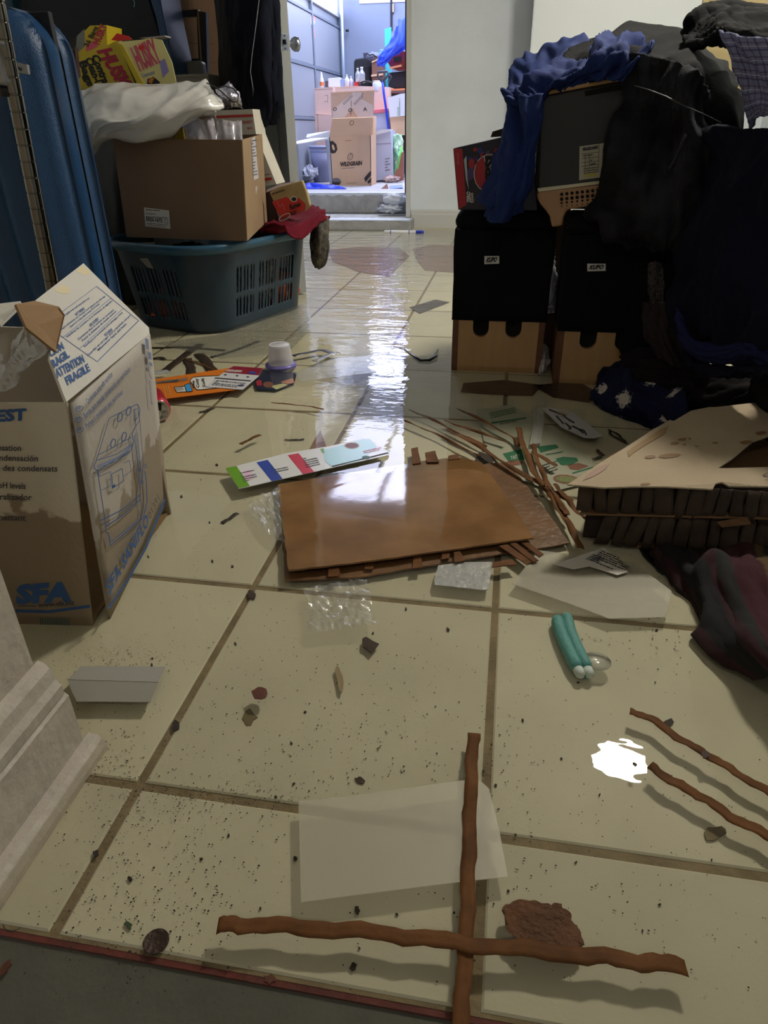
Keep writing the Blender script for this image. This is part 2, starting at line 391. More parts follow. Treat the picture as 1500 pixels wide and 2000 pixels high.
struct(box('wall_left', (-2.2, -1.4, -.05), (-2.08, yw+.1, 2.5), wallm)); struct(box('wall_right', (2.0, -3.2, -.05), (2.12, yw+.1, 2.5), wallm))
struct(box('ceiling', (-2.2, -3.3, 2.45), (2.12, yw+.30, 2.55), M('ceiling_paint', (190, 186, 176), .9)))
struct(box('wall_near', (-2.2, -1.4, 0), (-.108, .022, 2.45), oldtrim)); struct(box('wall_near_right', (1.45, -.3, 0), (2.0, -.17, 2.45), wallm))
struct(box('wall_hall_back', (-.2, -3.3, 0), (2.1, -3.2, 2.45), wallm)); struct(box('wall_hall_left', (-.2, -3.2, 0), (-.11, -1.4, 2.45), wallm))
# casing on the right of the doorway, dark weatherstrip inside it
struct(box('trim_2', (DX1-.004, yw-.018, GZ-.15), (DX1+.03, yw, DT+.04), white)); struct(box('trim_3', (DX1-.05, yw+.24, GZ), (DX1-.004, yw+.27, DT), M('black_rubber', (22, 22, 26), .6)))

def profile(name, prof, a, b_, mat, axis):
    """prof in (out, z) swept from a to b_ along axis; out measured from the wall"""
    n = len(prof); vs = []
    for s in (a, b_): vs += [((q[0], s, q[1]) if axis == 'y' else (s, q[0], q[1])) for q in prof]
    fs = [[i, (i+1) % n, n+(i+1) % n, n+i] for i in range(n)]+[list(range(n))[::-1], list(range(n, 2*n))]
    return struct(fixn(mesh(name, vs, fs, mat)))
yy = yw
profile('baseboard_far', [(yy, 0), (yy-.016, 0), (yy-.016, .095), (yy-.011, .105), (yy-.011, .118), (yy-.005, .13), (yy, .132)], DX1+.035, 2.0, white, 'x')
# near wall end: shoe moulding, board, two-stepped cap (three pieces)
x0 = -.108
q = [(x0+.022, 0), (x0+.043, 0), (x0+.0425, .008), (x0+.039, .016), (x0+.033, .022), (x0+.022, .024)]
profile('baseboard_near_shoe', q, -1.3, .046, oldtrim, 'y')
profile('baseboard_near', [(x0, 0), (x0+.022, 0), (x0+.022, .098), (x0+.016, .104), (x0, .104)], -1.3, .034, oldtrim, 'y')
profile('baseboard_near_cap', [(x0, .104), (x0+.020, .104), (x0+.021, .118), (x0+.015, .126), (x0+.014, .13), (x0+.012, .142), (x0+.006, .15), (x0, .152)], -1.3, .030, oldtrim, 'y')

# steps
st = struct(multi('floor_step', [((-2.1, ys, 0), (DX1+.06, yb+.05, z1)), ((DX0, yb, z1), (DX1-.0, yw+.30, z2))], conc)); bev(st, .012, 3)
# rough white paint runs along the step nosings
pm = M('worn_white_paint', (205, 212, 225), .7, bump=.6, bs=40)
def rough_edge(xa, xb, y, z, hgt, dep, seed):
    r = random.Random(seed); n = 60; vs = []; fs = []
    for i in range(n+1):
        x = xa+(xb-xa)*i/n; d = hgt*(.35+.65*abs(noise.noise(Vector((x*9, seed, 0))))*2)
        vs += [(x, y+dep*(.7+.3*r.random()), z+.0015), (x, y-.0015, z+.0015), (x, y-.0015, z-d)]
        if i: k = 3*i; fs += [[k-3, k-2, k+1, k], [k-2, k-1, k+2, k+1]]
    return vs, fs
vs, fs = rough_edge(DX0, DX1, yb, z2, .035, .10, 1); v2, f2 = rough_edge(-1.6, DX1+.05, ys, z1, .01, .16, 2)
k = len(vs); struct(mesh('trim_5', vs+v2, fs+[[a+k for a in f] for f in f2], pm))

# garage shell
GX1, GY1, GH = 3.2, 8.4, 2.66
gx = -1.61
struct(box('floor_garage', (-2.6, yw+.30, GZ-.12), (GX1, 9.5, GZ), M('garage_floor', (190, 190, 195), .6, bump=.2, bs=30, var=.25, vs=5)))
struct(multi('wall_garage_back', [((-2.6, GY1, GZ), (GX1, GY1+.1, 1.86)), ((-2.6, GY1, 1.86), (-1.4, GY1+.1, GH)), ((.3, GY1, 1.86), (GX1, GY1+.1, GH)), ((-1.4, GY1, 2.6), (.3, GY1+.1, GH))], wallg))
struct(multi('added_back_window', [((-1.4+k*.57-.02, GY1+.01, 1.86), (-1.4+k*.57+.02, GY1+.06, 2.6)) for k in range(4)]+[((-1.4, GY1-.01, 1.85), (.3, GY1+.09, 1.88)), ((-1.4, GY1-.01, 2.58), (.3, GY1+.09, 2.61))], white)); struct(box('wall_garage_right', (GX1, yw+.30, GZ), (GX1+.1, GY1, GH), wallg))  # unseen back window added so the water mirrors a bright opening
struct(box('wall_garage_near', (DX1+.001, yw+.301, 0), (GX1, yw+.34, GH), wallg)); struct(box('wall_foundation', (-2.6, yw+.30, -.1), (GX1, yw+.3, GZ-.12), conc))
struct(multi('wall_garage_left', [((gx-.12, yw+.30, GZ), (gx, 5.52, GH)), ((gx-.12, 5.52, 2.54), (gx, GY1, GH))], wallg))
SKX0, SKX1, SKY0, SKY1 = -1.45, .85, 5.75, 7.75
struct(multi('ceiling_garage', [((-2.6, yw-.02, GH), (SKX0, GY1+.1, GH+.1)), ((SKX1, yw-.02, GH), (GX1+.1, GY1+.1, GH+.1)), ((SKX0, yw-.02, GH), (SKX1, SKY0, GH+.1)), ((SKX0, SKY1, GH), (SKX1, GY1+.1, GH+.1))], wallg))
sk = struct(multi('added_skylight', [((SKX0+(SKX1-SKX0)*k/4-.02, SKY0, GH), (SKX0+(SKX1-SKX0)*k/4+.02, SKY1, GH+.06)) for k in range(5)], white))  # unseen skylight added to brighten the garage and the mirrored doorway
# sectional garage door on the left, glazed in its upper section
gdm = M('garage_door_paint', (142, 150, 162), .5, bump=.1, bs=60); gdf = M('garage_door_rib', (112, 124, 140), .5)
gd = struct(multi('door_2', [((gx-.05, 5.52, GZ), (gx-.03, GY1, 1.76)), ((gx-.05, 5.52, 2.50), (gx-.03, GY1, 2.56))], gdm))
_a, _b = Y(674, 147, GY1).z, Y(674, 55, GY1).z; seams = [2*_a-_b, _a, _b]; print('SEAMS', seams)
lev = [GZ]+seams+[2.2]
ystile = [5.52, 7.2, 8.38]
for i in range(4):
    for j in range(2):
        if i == 3: continue
        o = box('panel', (gx-.032, ystile[j]+.025, lev[i]+.014), (gx-.012, ystile[j+1]-.025, lev[i+1]-.014), gdm, gd, .005)
for z in seams: box('rail', (gx-.03, 5.52, z-.012), (gx-.004, GY1, z+.012), gdf, gd, .003)
for y in ystile: box('stile', (gx-.03, y-.02, GZ), (gx-.002, y+.02, 2.2), gdf, gd, .003)
ny = 6
for k in range(ny+1): box('window_bar', (gx-.06, 5.52+k*(GY1-5.52)/ny-.03, 1.75), (gx-.008, 5.52+k*(GY1-5.52)/ny+.03, 2.51), white, gd, .003)
for z in (1.75, 2.51): box('window_rail', (gx-.06, 5.52, z-.02), (gx-.006, GY1, z+.02), white, gd, .003)
for y in (5.62, 8.3): 
    tube('track', [(gx+.03, y, GZ), (gx+.03, y, 2.3)], .022, M('galvanised', (190, 205, 225), .35, .6), gd, 6)
f = Face((gx-.011, 6, 1), (gx-.011, 6.5, 1), (gx-.011, 6, 1.3), gd)
st_ = M('faded_red_mark', (200, 150, 150), .8)
f.line([(609, 25), (614, 32), (615, 40)], 4, st_); f.line([(613, 56), (614, 74)], 4, st_); f.ell(611, 38, 5, 12, M('faded_grey_mark', (190, 188, 200), .8), .8); f.done()
lathe('bolt', [(0, 0), (.012, 0), (.012, .03), (0, .032)], Y(676, 60, 8.35), M('dark_bolt', (60, 62, 70), .4, .7), gd, 10, (1, -.3, 0))
# hinge line of a further door on the back wall
struct(box('trim_6', tuple(Y(763, 60, GY1-.002)-Vector((0, .012, 0))), tuple(Y(766, -60, GY1)), M('dark_gap', (40, 42, 55), .8)))
struct(box('trim_7', tuple(Y(766, 24, GY1-.03)), tuple(Y(770, 8, GY1-.002)), M('brass_hinge', (180, 165, 140), .4, .5)))

# opal ceiling domes: the mirrored room lamp, and a hall lamp added as fill
def dome(x, y, z, r, power, label):
    t_ = thing('ceiling_light', label, 'light', (x, y, z))
    lathe('base', [(0, 0), (r*1.05, 0), (r*1.08, -.012), (r*1.02, -.022), (0, -.022)], (x, y, z), white, t_)
    em = M('opal_glass_%d' % int(power), (255, 248, 234), .3, emit=power)
    lathe('dome', [(r*math.cos(a), -.022-r*.42*math.sin(a)) for a in np.linspace(0, pi/2, 7)], (x, y, z), em, t_, 24)
dome(1.19, 2.30, 2.45, .160, 222, 'round opal ceiling light above the clothes pile, mirrored in the water')
dome(.65, -1.7, 2.45, .15, 26, 'unseen opal fill light added in the hall behind the viewer')
# ================================================================== LEFT SIDE
blue_print = M('blue_print', (52, 92, 150), .7); brown = M('kraft_card', (150, 116, 78), .8, bump=.12, bs=160, var=.10, vs=7)
brown_in = M('kraft_card_inside', (150, 118, 80), .85, bump=.15, bs=150, var=.08, vs=9)
black = M('black_ink', (18, 18, 20), .6); whitep = M('white_paper', (215, 213, 206), .6, var=.05, vs=20)
darkgrey = M('grey_ink', (70, 72, 78), .7)
# damp white carton: dry tone above, soaked darker tone creeping up from the water
def damp(name, dry, wet, level, amp=.055):
    m = M(name, dry, .7, bump=.1, bs=90); t = m.node_tree; b = t.nodes['Principled BSDF']
    ge = t.nodes.new('ShaderNodeNewGeometry'); s = t.nodes.new('ShaderNodeSeparateXYZ'); t.links.new(ge.outputs['Position'], s.inputs[0])
    n = t.nodes.new('ShaderNodeTexNoise'); n.inputs['Scale'].default_value = 13; n.inputs['Detail'].default_value = 7; t.links.new(ge.outputs['Position'], n.inputs[0])
    a = t.nodes.new('ShaderNodeMath'); a.operation = 'MULTIPLY_ADD'; a.inputs[1].default_value = -amp*4; t.links.new(n.outputs[0], a.inputs[0]); t.links.new(s.outputs['Z'], a.inputs[2])
    r = t.nodes.new('ShaderNodeMapRange'); r.inputs[1].default_value = level-.004-amp*2; r.inputs[2].default_value = level+.004-amp*2; t.links.new(a.outputs[0], r.inputs[0])
    n2 = t.nodes.new('ShaderNodeTexNoise'); n2.inputs['Scale'].default_value = 3.5; t.links.new(ge.outputs['Position'], n2.inputs[0])
    m1 = t.nodes.new('ShaderNodeMixRGB'); m1.inputs[1].default_value = lin(dry); m1.inputs[2].default_value = lin([c*.93 for c in dry]); t.links.new(n2.outputs[0], m1.inputs[0])
    m2 = t.nodes.new('ShaderNodeMixRGB'); m2.inputs[1].default_value = lin(wet); t.links.new(r.outputs[0], m2.inputs[0]); t.links.new(m1.outputs[0], m2.inputs[2])
    t.links.new(m2.outputs[0], b.inputs['Base Color']); return m
front_m = damp('soaked_carton_front', (206, 196, 176), (144, 128, 106), .185); side_m = damp('soaked_carton_side', (196, 188, 176), (150, 136, 116), .17)
flap_m = M('white_carton_flap', (214, 210, 200), .7, bump=.08, bs=80, var=.05, vs=8)

# ---- soaked white pump carton
pc = thing('pump_carton', 'large water-stained white carton with blue print and open top beside the near wall', 'carton', (-.4, .4, 0))
A = F(180, 1222, .0); At = Y(130, 787, A.y); W = Vector((-.99, -.12, 0)).normalized()*.46
fb = [A, At, At+W+Vector((0, 0, -.005)), A+W]
o = slab('front_panel', fb, .004, front_m, pc, dirv=(-.1, 1, 0)); 
f = Face(A, At, At+W, pc)
f.text('BEST', (-28, 824), (51, 820), (-28, 802), blue_print, bold=.045)
for s, x0, x1, y in (('densation', -20, 41, 881), ('de condensación', -40, 74, 901), ('verticale des condensats', -60, 112, 921), ('pH levels', -2, 50, 955), ('neutralizador', -32, 62, 977), ('permettant', -32, 50, 1017)):
    f.text(s, (x0, y-2), (x1, y), (x0, y-14), darkgrey, bold=.015)
f.text('SFA', (30, 1178), (140, 1172), (32, 1143), blue_print, bold=.06); f.text('www.sfa.biz', (74, 1186), (145, 1181), (74, 1177), darkgrey)
f.line([(35, 1183), (70, 1184)], 1.6, darkgrey); f.line([(30, 1193), (95, 1195), (176, 1184)], 5.5, blue_print)
for k in range(13): f.poly([(78+k*4.6, 1206), (80.2+k*4.6, 1206), (80.4+k*4.6, 1222), (78.2+k*4.6, 1222)], M('teal_bars', (70, 110, 120), .7))
f.done()
B = F(213, 1209, .0); Bf = F(327, 975, .0); Tn = At+Vector((.004, .004, -.002)); Tf = Y(291, 652, .62)
_f = Face(B, Tn, Tf, None); Bf = _f.pt(327, 975, 0)
# bent side panel: bulges between its corners
rows = []
for k, (n_, f_) in enumerate([(Tn, Tf), (Tn.lerp(B, .33), Tf.lerp(Bf, .33)), (Tn.lerp(B, .66), Tf.lerp(Bf, .66)), (B, Bf)]): rows.append([n_, n_.lerp(f_, .33), n_.lerp(f_, .66), f_])
sp = cloth('side_panel', rows, side_m, pc, nu=14, nv=14, fold=0, fine=.0006, thick=.004)
box('back_panel', (-.72, .62, 0), (-.25, .625, .37), side_m, pc)
slab('bottom_panel', [A+Vector((0, 0, .003)), A+W+Vector((0, 0, .003)), Vector((-.70, .62, .003)), Vector((-.255, .62, .003))], .003, brown_in, pc, dirv=(0, 0, 1))
f = Face(Tn, Tf, B.lerp(Bf, .5), pc, off=.0075)
for k, (s, a, b_) in enumerate((('Condensate pump with neutralizer', (172, 790), (221, 733)), ('Bomba para evacuar condensación con neutralizador', (167, 818), (256, 723)), ('Pompe à condensats avec neutraliseur', (170, 838), (241, 768)))):
    f.text(s, a, b_, (a[0]-5, a[1]-10), blue_print, bold=.01); f.ell(a[0]-14+(k == 0)*-3, a[1]+2+(k == 0)*6, 7.5, 4.6, blue_print, rot=-.3, w=1.1)
for (s, cx, cy) in (('GB', 151, 801), ('ES', 151, 822), ('FR', 153, 843)): f.text(s, (cx-1, cy), (cx+7, cy-3), (cx-2, cy-6), blue_print)
ln = lambda P, w=1.3: f.line(P, w, blue_print)
ln([(191, 891), (213, 817), (268, 789), (273, 797), (272, 822), (262, 838)]); ln([(191, 889), (215, 877), (256, 854)]); ln([(190, 899), (228, 887), (258, 868)])
ln([(191, 889), (188, 900), (184, 908), (183, 914), (190, 919), (255, 881), (261, 862), (258, 848), (262, 838)], 1.6); f.line([(191, 911), (234, 892), (258, 870)], 4, M('pale_blue_print', (130, 145, 180), .7)); ln([(190, 914), (228, 901), (254, 884)], 1)
ln([(190, 917), (206, 1022), (207, 1040), (212, 1042), (215, 1066), (280, 1011), (287, 980), (286, 940), (283, 920)], 1.8); ln([(196, 1017), (240, 995), (275, 965)], 2); ln([(206, 1029), (240, 1006), (275, 975)], 2.2); ln([(211, 1040), (217, 1058), (274, 1012), (277, 990), (274, 976), (273, 940), (262, 850)], 1.2)
ln([(193, 923), (194, 931), (216, 921), (217, 948), (198, 958)], 1); ln([(218, 926), (239, 915), (241, 940), (220, 953), (218, 926)], 1.4); ln([(241, 905), (253, 899), (256, 920), (241, 931)], 1)
ln([(268, 789), (272, 812), (280, 905), (272, 974)], 1); ln([(262, 800), (270, 798), (270, 815), (262, 822), (262, 800)], 1.1); ln([(264, 845), (272, 930)], .9); ln([(268, 845), (276, 925)], .9)
f.poly([(218, 949), (225, 945), (225, 951), (219, 955)], blue_print)
for x, y in ((234, 815), (251, 803), (221, 866), (242, 853)): f.ell(x, y, 4.2, 9, blue_print, rot=.25, w=1.8)
for x, y in ((272, 917), (276, 930), (277, 941), (284, 910)): f.ell(x, y, 2.6, 4, blue_print, w=1.2)
f.text('SFA SANIFLO', (212, 1164), (291, 1022), (206, 1140), blue_print, bold=.03)
f.text('01391', (294, 1015), (312, 975), (288, 1004), darkgrey, bold=-.01)
f.line([(211, 1189), (250, 1132), (285, 1070), (305, 1020), (322, 975)], 4, blue_print)
for y0, y1, x in ((660, 683, 283), (686, 703, 288), (706, 716, 290)): f.poly([(x, y0), (x+7, y0+3), (x+8, y1), (x+2, y1-2)], M('pale_blue_print', (), .7))
ln([(290, 715), (293, 735), (297, 740)], 1); ln([(292, 742), (296, 790), (299, 788)], 1)
f.done()
# raised top flap with notices; its near corner is folded over showing brown board
fN = Y(30, 592, .25); fF = Y(163, 514, .60)
fl1 = Tn+Vector((0, 0, .002)); fl2 = Tf+Vector((0, 0, .002))
P1, P2, P3 = Y(111, 602, .25), Y(97, 700, .245), Y(66, 590, .28)
pl = Face(fl1, fl2, fF, pc)
def onpl(x, y): return pl.pt(x, y, 0)
top = slab('top_flap', [onpl(130, 785), onpl(97, 700), onpl(111, 602), onpl(66, 589), onpl(163, 514), onpl(215, 566), onpl(291, 640), onpl(292, 652)], .004, flap_m, pc)
slab('folded_corner', [onpl(66, 589)+pl.n*.002, onpl(111, 602)+pl.n*.004, onpl(108, 632)+pl.n*.02, onpl(96, 699)+pl.n*.014, Y(52, 640, .262), Y(31, 594, .268)], .003, brown_in, pc)
ln = lambda P, w=1.2: pl.line(P, w, M('pale_blue_print', (), .7))
ln([(112, 616), (189, 559), (271, 626), (190, 706), (108, 648)], 1.2); ln([(123, 659), (217, 582)]); ln([(154, 682), (241, 602)]); ln([(190, 706), (271, 626)], 2)
NL = ((120, 622, 175, 583), (116, 648, 206, 579), (138, 640, 195, 594), (131, 660, 220, 588), (154, 664, 223, 606), (161, 668, 227, 609), (165, 679, 240, 611), (172, 696, 256, 616), (193, 685, 248, 633))
for k, q in enumerate(NL):
    a, b_ = q[:2], q[2:]
    s = ('Thoroughly wash and rinse before use', 'Check contents on receipt and report any damage', 'Store in a dry place away from frost', 'Vérifiez le contenu à la livraison et signalez', 'Conserver dans un endroit sec et tempéré', 'Tenir à distance de toute source', 'Verifique el contenido a la entrega y avise', 'Guardar en un lugar seco y templado siempre', 'Mantener lejos del hielo')[k]
    pl.text(s, a, b_, (a[0]-2.6, a[1]-3.4), blue_print, bold=.02)
for s, a, b_ in (('NOT WRONG', (149, 617), (166, 604)), ('BAS OUVERT', (177, 638), (194, 624)), ('NO ABRIR', (206, 657), (221, 645))): pl.text(s, a, b_, (a[0]-3, a[1]-5), blue_print, bold=.03)
pl.text('CION', (99, 697), (126, 680), (93, 684), blue_print, bold=.04); pl.text('RAGIL', (106, 718), (137, 696), (99, 704), blue_print, bold=.04)
pl.text('ATTENTION', (112, 738), (166, 706), (106, 722), blue_print, bold=.04); pl.text('FRAGILE', (132, 752), (177, 723), (126, 737), blue_print, bold=.04)
pl.poly([(104, 566), (122, 556), (137, 563), (135, 573), (122, 574)], M('yellow_tape_stain', (222, 208, 168), .7), k=.5); pl.poly([(148, 530), (163, 518), (178, 532), (168, 538)], M('yellow_tape_stain', (), .7), k=.5)
pl.done()
# far flap at the frame's left edge and clear liner inside
sl = slab('left_flap', [Y(-60, 625, .5), Y(-60, 600, .56), Y(40, 588, .60), Y(33, 602, .5), Y(0, 634, .45)], .004, flap_m, pc)
g_ = Face(sl.data.vertices[0].co, sl.data.vertices[2].co, sl.data.vertices[4].co, pc); g_.text('NCION', (-22, 614), (14, 602), (-26, 604), blue_print, bold=.03); g_.done()
cloth('clear_liner', [[(-60, 690, .50), (0, 660, .5), (50, 640, .5), (84, 625, .5)], [(-60, 730, .42), (0, 700, .42), (40, 690, .40), (86, 668, .38)], [(-60, 790, .32), (0, 770, .32), (50, 720, .33), (98, 690, .33)]], film('clear_poly', (215, 210, 195), .3, .12, .3, 18, .25), pc, nu=24, nv=20, fold=.010, ff=3, fine=.001, thick=0)

# ---- chrome grooved shelf post
cp = thing('shelf_post', 'chrome grooved shelving post in front of the ribbed blue suitcase', 'post', (-.49, .75, 0))
chrome = M('chrome', (128, 122, 110), .14, 1); pb = Vector((-.505, .75, 0)); pt_ = Y(5, 60, .75)
d = (pt_-pb); pr = []
L_ = d.length+.25; h = 0
while h < L_:
    pr += [(.0125, h), (.0125, h+.0225), (.0112, h+.0232), (.0112, h+.0248), (.0125, h+.0254)]; h += .0254
sharp(lathe('pole', [(0, 0)]+pr+[(0, L_)], pb, chrome, cp, 32, d))
lathe('foot', [(0, 0), (.016, 0), (.016, .03), (.0127, .032)], pb, M('black_plastic', (24, 24, 26), .5), cp, 16, d)
cpos = Y(12, 160, .75); dn = d.normalized()
lathe('clamp_sleeve', [(.013, 0), (.02, 0), (.0205, .006), (.018, .012), (.018, .05), (.0215, .056), (.0215, .062), (.013, .062)], cpos-dn*.005, M('brushed_metal', (150, 150, 150), .35, .9), cp, 24, d)
lathe('collar', [(.013, 0), (.0155, 0), (.0155, .016), (.013, .016)], cpos-dn*.022, M('black_plastic', (), .5), cp, 20, d)
lathe('thumb_knob', [(0, 0), (.012, 0), (.014, .004), (.013, .012), (0, .014)], cpos+dn*.03+Vector((-.015, -.012, 0)), M('brushed_metal', (), .35), cp, 18, (-.8, -.6, 0))

# ---- ribbed blue hard-shell suitcase standing upright
sblue = M('blue_shell', (28, 66, 106), .38, bump=.25, bs=220, var=.06, vs=4)
sc_ = thing('ribbed_suitcase', 'tall blue hard-shell suitcase with vertical ribs at the left edge', 'suitcase', (-1.05, 1.5, 0))
yS = 1.5; nx_, nz_2 = 84, 64; xr = -.908; wS, hS = .52, .93; dS = .27
def shell(name, yface, sgn, dep, parent):
    vs = []; fs = []
    for j in range(nz_2):
        v = j/(nz_2-1); z = .05+hS*v
        for i in range(nx_):
            u = i/(nx_-1); x = xr-wS*(1-u)
            ex = min((1-u)*wS, u*wS); ez = min((1-v)*hS, v*hS); R_ = .12
            # rounded plan corners pull the outline in
            cx = max(0, R_-ex)/R_; cz = max(0, R_-ez)/R_
            rr = min(1, math.hypot(cx, cz)); edge = (1-math.sqrt(max(0, 1-rr*rr)))*.07
            xx, zz = x, z
            if math.hypot(cx, cz) > 1:
                k = 1/math.hypot(cx, cz); xx = x+(1-k)*cx*R_*(1 if u < .5 else -1); zz = z+(1-k)*cz*R_*(1 if v < .5 else -1)
            s = (u*wS+.010*sin(v*5))/.085+.45*v; fr_ = s-math.floor(s); rib = (.5-.5*cos(2*pi*fr_))**.6*.024
            groove = rib*(1-min(1, rr*1.1))
            vs.append((xx, yface+sgn*edge-sgn*(groove-.010), zz))
    for j in range(nz_2-1):
        for i in range(nx_-1): k = j*nx_+i; fs.append([k, k+1, k+nx_+1, k+nx_])
    # outline loop for the side wall
    loop = [i for i in range(nx_)]+[j*nx_+nx_-1 for j in range(1, nz_2)]+[(nz_2-1)*nx_+i for i in range(nx_-2, -1, -1)]+[j*nx_ for j in range(nz_2-2, 0, -1)]
    b0 = len(vs); vs += [(vs[i][0], yface+sgn*dep, vs[i][2]) for i in loop]
    for k in range(len(loop)): fs.append([loop[k], loop[(k+1) % len(loop)], b0+(k+1) % len(loop), b0+k])
    return mesh(name, vs, fs, sblue, parent, True)
shell('front_shell', yS, 1, dS*.5, sc_); shell('back_shell', yS+dS+.012, -1, dS*.5, sc_)
box('zip_band', (xr-wS+.004, yS+dS*.5-.004, .06), (xr-.004, yS+dS*.5+.016, .05+hS-.01), M('dark_zip', (20, 24, 32), .7), sc_, .004)
for x in (xr-wS+.06, xr-.06):
    for y in (yS+.05, yS+dS-.05):
        w_ = lathe('wheel', [(0, -.011), (.022, -.011), (.024, -.007), (.024, .007), (.022, .011), (0, .011)], (x, y, .025), M('black_plastic', (), .5), sc_, 18, (1, 0, 0)); box('fork', (x-.015, y-.014, .03), (x+.015, y+.014, .062), M('black_plastic', (), .5), w_)
hp = slab('handle_plate', [Y(17, 118, yS-.012), Y(52, 126, yS-.012), Y(55, 146, yS-.012), Y(18, 140, yS-.012)], .012, M('brushed_metal', (), .35), sc_, dirv=(0, 1, 0), bevel=.002)
f = Face(Y(17, 118, yS-.0125), Y(52, 126, yS-.0125), Y(18, 140, yS-.0125), hp); f.text('Solite', (24, 135), (42, 138), (25, 127), black); f.done()

# ---- open upright suitcase behind with dark lining
oc = thing('open_suitcase', 'open blue suitcase half stood up showing its dark lining behind the ribbed one', 'suitcase', (-1.4, 2.95, 0))
ly = 3.0
q = [(-60, -60), (280, -60), (290, 0), (318, 95), (352, 330), (120, 330), (-60, 100)]
pbox('lining', q, ly, .02, M('charcoal_lining', (46, 50, 54), .95, bump=.3, bs=60, var=.15, vs=5), oc)
pbox('shell_rim', [(274, -60), (303, -60), (318, 30), (338, 120), (366, 330), (350, 330), (322, 120), (303, 30)], ly-.05, .22, sblue, oc, .006)
pbox('shell_rim', [(-60, -60), (14, -60), (22, 0), (34, 60), (20, 60), (-60, 60)], ly-.05, .22, M('deep_teal_shell', (16, 52, 70), .4), oc, .006)
pbox('shell', [(-60, -60), (300, -60), (345, 120), (366, 330), (120, 330), (-60, 100)], ly+.15, .02, sblue, oc)
tube('cord', [Y(240, -20, ly-.01), Y(262, 2, ly-.01), Y(263, 8, ly-.01), Y(261, 14, ly-.01)], .002, M('teal_thread', (120, 170, 160), .7), oc, 6)

# ---- tall carton and black frame behind
tcn = thing('tall_carton', 'tall plain brown carton standing behind the black picture frame', 'carton', Y(380, 400, 3.45))
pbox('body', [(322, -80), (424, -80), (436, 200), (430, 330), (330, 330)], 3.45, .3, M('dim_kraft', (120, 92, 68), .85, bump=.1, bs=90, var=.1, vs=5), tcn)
f = Face(Y(320, 0, 3.45), Y(424, 0, 3.45), Y(330, 300, 3.45), tcn)
for k, x in enumerate((341, 349, 356, 364, 372)):
    for j in range(6): f.line([(x, 2+j*3.4), (x+5, 2+j*3.4)], 1, M('faded_ink', (84, 66, 52), .8))
f.line([(352, 84), (420, 86)], 1.2, M('faded_ink', (), .8)); f.line([(352, 118), (422, 122)], 1.2, M('faded_ink', (), .8)); f.done()
frm = thing('picture_frame', 'black frame with a thin gold edge leaning in front of the brown cartons', 'frame', Y(360, 160, 3.2))
fy = 3.2; fm = M('black_wood', (34, 34, 38), .5)
pbox('top_rail', [(314, 24), (386, 18), (388, 32), (318, 35)], fy, .03, fm, frm); pbox('side_rail', [(376, 19), (402, 24), (405, 142), (388, 118), (384, 30)], fy, .03, fm, frm)
pbox('gold_edge', [(385, 18), (387.5, 18), (394, 118), (391.5, 118)], fy-.004, .01, M('gold_edge', (170, 150, 96), .4, .6), frm)
pbox('bottom_rail', [(330, 116), (392, 114), (396, 122), (332, 122)], fy, .03, fm, frm); pbox('left_rail', [(304, 26), (318, 24), (335, 120), (326, 120)], fy, .03, fm, frm)
gc = thing('grey_case', 'flat grey case with rounded corner under the black frame', 'case', Y(365, 160, 3.1))
pbox('body', [(334, 122), (388, 118), (394, 122), (398, 150), (398, 200), (340, 200)], 3.1, .05, M('grey_plastic', (120, 122, 118), .5, var=.05), gc, .006)
wb = thing('pale_box', 'pale grey box behind the plastic bag below the grey case', 'box', Y(375, 200, 2.9))
pbox('body', [(338, 146), (407, 144), (410, 205), (342, 205)], 2.9, .12, M('pale_card', (150, 148, 142), .8, var=.06), wb, .002); pbox('lid_edge', [(338, 146), (407, 144), (407, 149), (338, 151)], 2.897, .004, M('pale_card', (), .8), wb)

# ---- black storage crate hidden in shadow, carries the bag boxes
ct = thing('black_crate', 'black storage crate in deep shadow between suitcase and brown carton', 'crate', (-1.35, 2.9, 0))
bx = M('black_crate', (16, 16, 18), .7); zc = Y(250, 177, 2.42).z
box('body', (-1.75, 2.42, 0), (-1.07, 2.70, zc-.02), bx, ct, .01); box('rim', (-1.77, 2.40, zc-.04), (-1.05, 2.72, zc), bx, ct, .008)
sk2 = cloth('black_duffel', [[(120, 250, 2.55), (180, 235, 2.45), (240, 240, 2.4), (300, 245, 2.45)], [(120, 340, 2.4), (185, 330, 2.28), (240, 330, 2.25), (290, 330, 2.3)], [(130, 470, 2.35), (190, 470, 2.28), (245, 470, 2.25), (300, 470, 2.3)], [(150, 600, 2.45), (200, 600, 2.4), (250, 600, 2.4), (300, 600, 2.4)]], M('black_nylon', (13, 13, 16), .6), nu=24, nv=24, fold=.01)
tag(sk2, 'slack black duffel bag in the gap left of the brown carton', 'bag')

# ---- contractor bag boxes
yl = M('yellow_card', (205, 180, 34), .5, var=.06, vs=9); red = M('magenta_red', (176, 32, 62), .5); ylp = M('glossy_yellow_label', (232, 222, 150), .3)
cy_ = M('carton_black_panel', (26, 24, 22), .6)
hb = thing('bag_box', 'open yellow bin-bag box with red lettering, front one of two above the plastic bag', 'box', Y(240, 170, 2.4))
yb_ = 2.44
pbox('front_panel', [(148, 116), (229, 79), (268, 165), (270, 178), (170, 178)], yb_, .10, yl, hb)
f = Face(Y(148, 116, yb_), Y(229, 79, yb_), Y(200, 178, yb_), hb, .001)
f.text('HUSKY', (190, 99), (246, 190), (216, 93), red, bold=.06); f.text('Contractor', (178, 108), (214, 196), (193, 106), black, bold=.05)
f.text('Clean-Up', (166, 114), (192, 178), (180, 111), black, bold=.05); f.text('Bags', (154, 121), (172, 170), (167, 117), black, bold=.05); f.done()
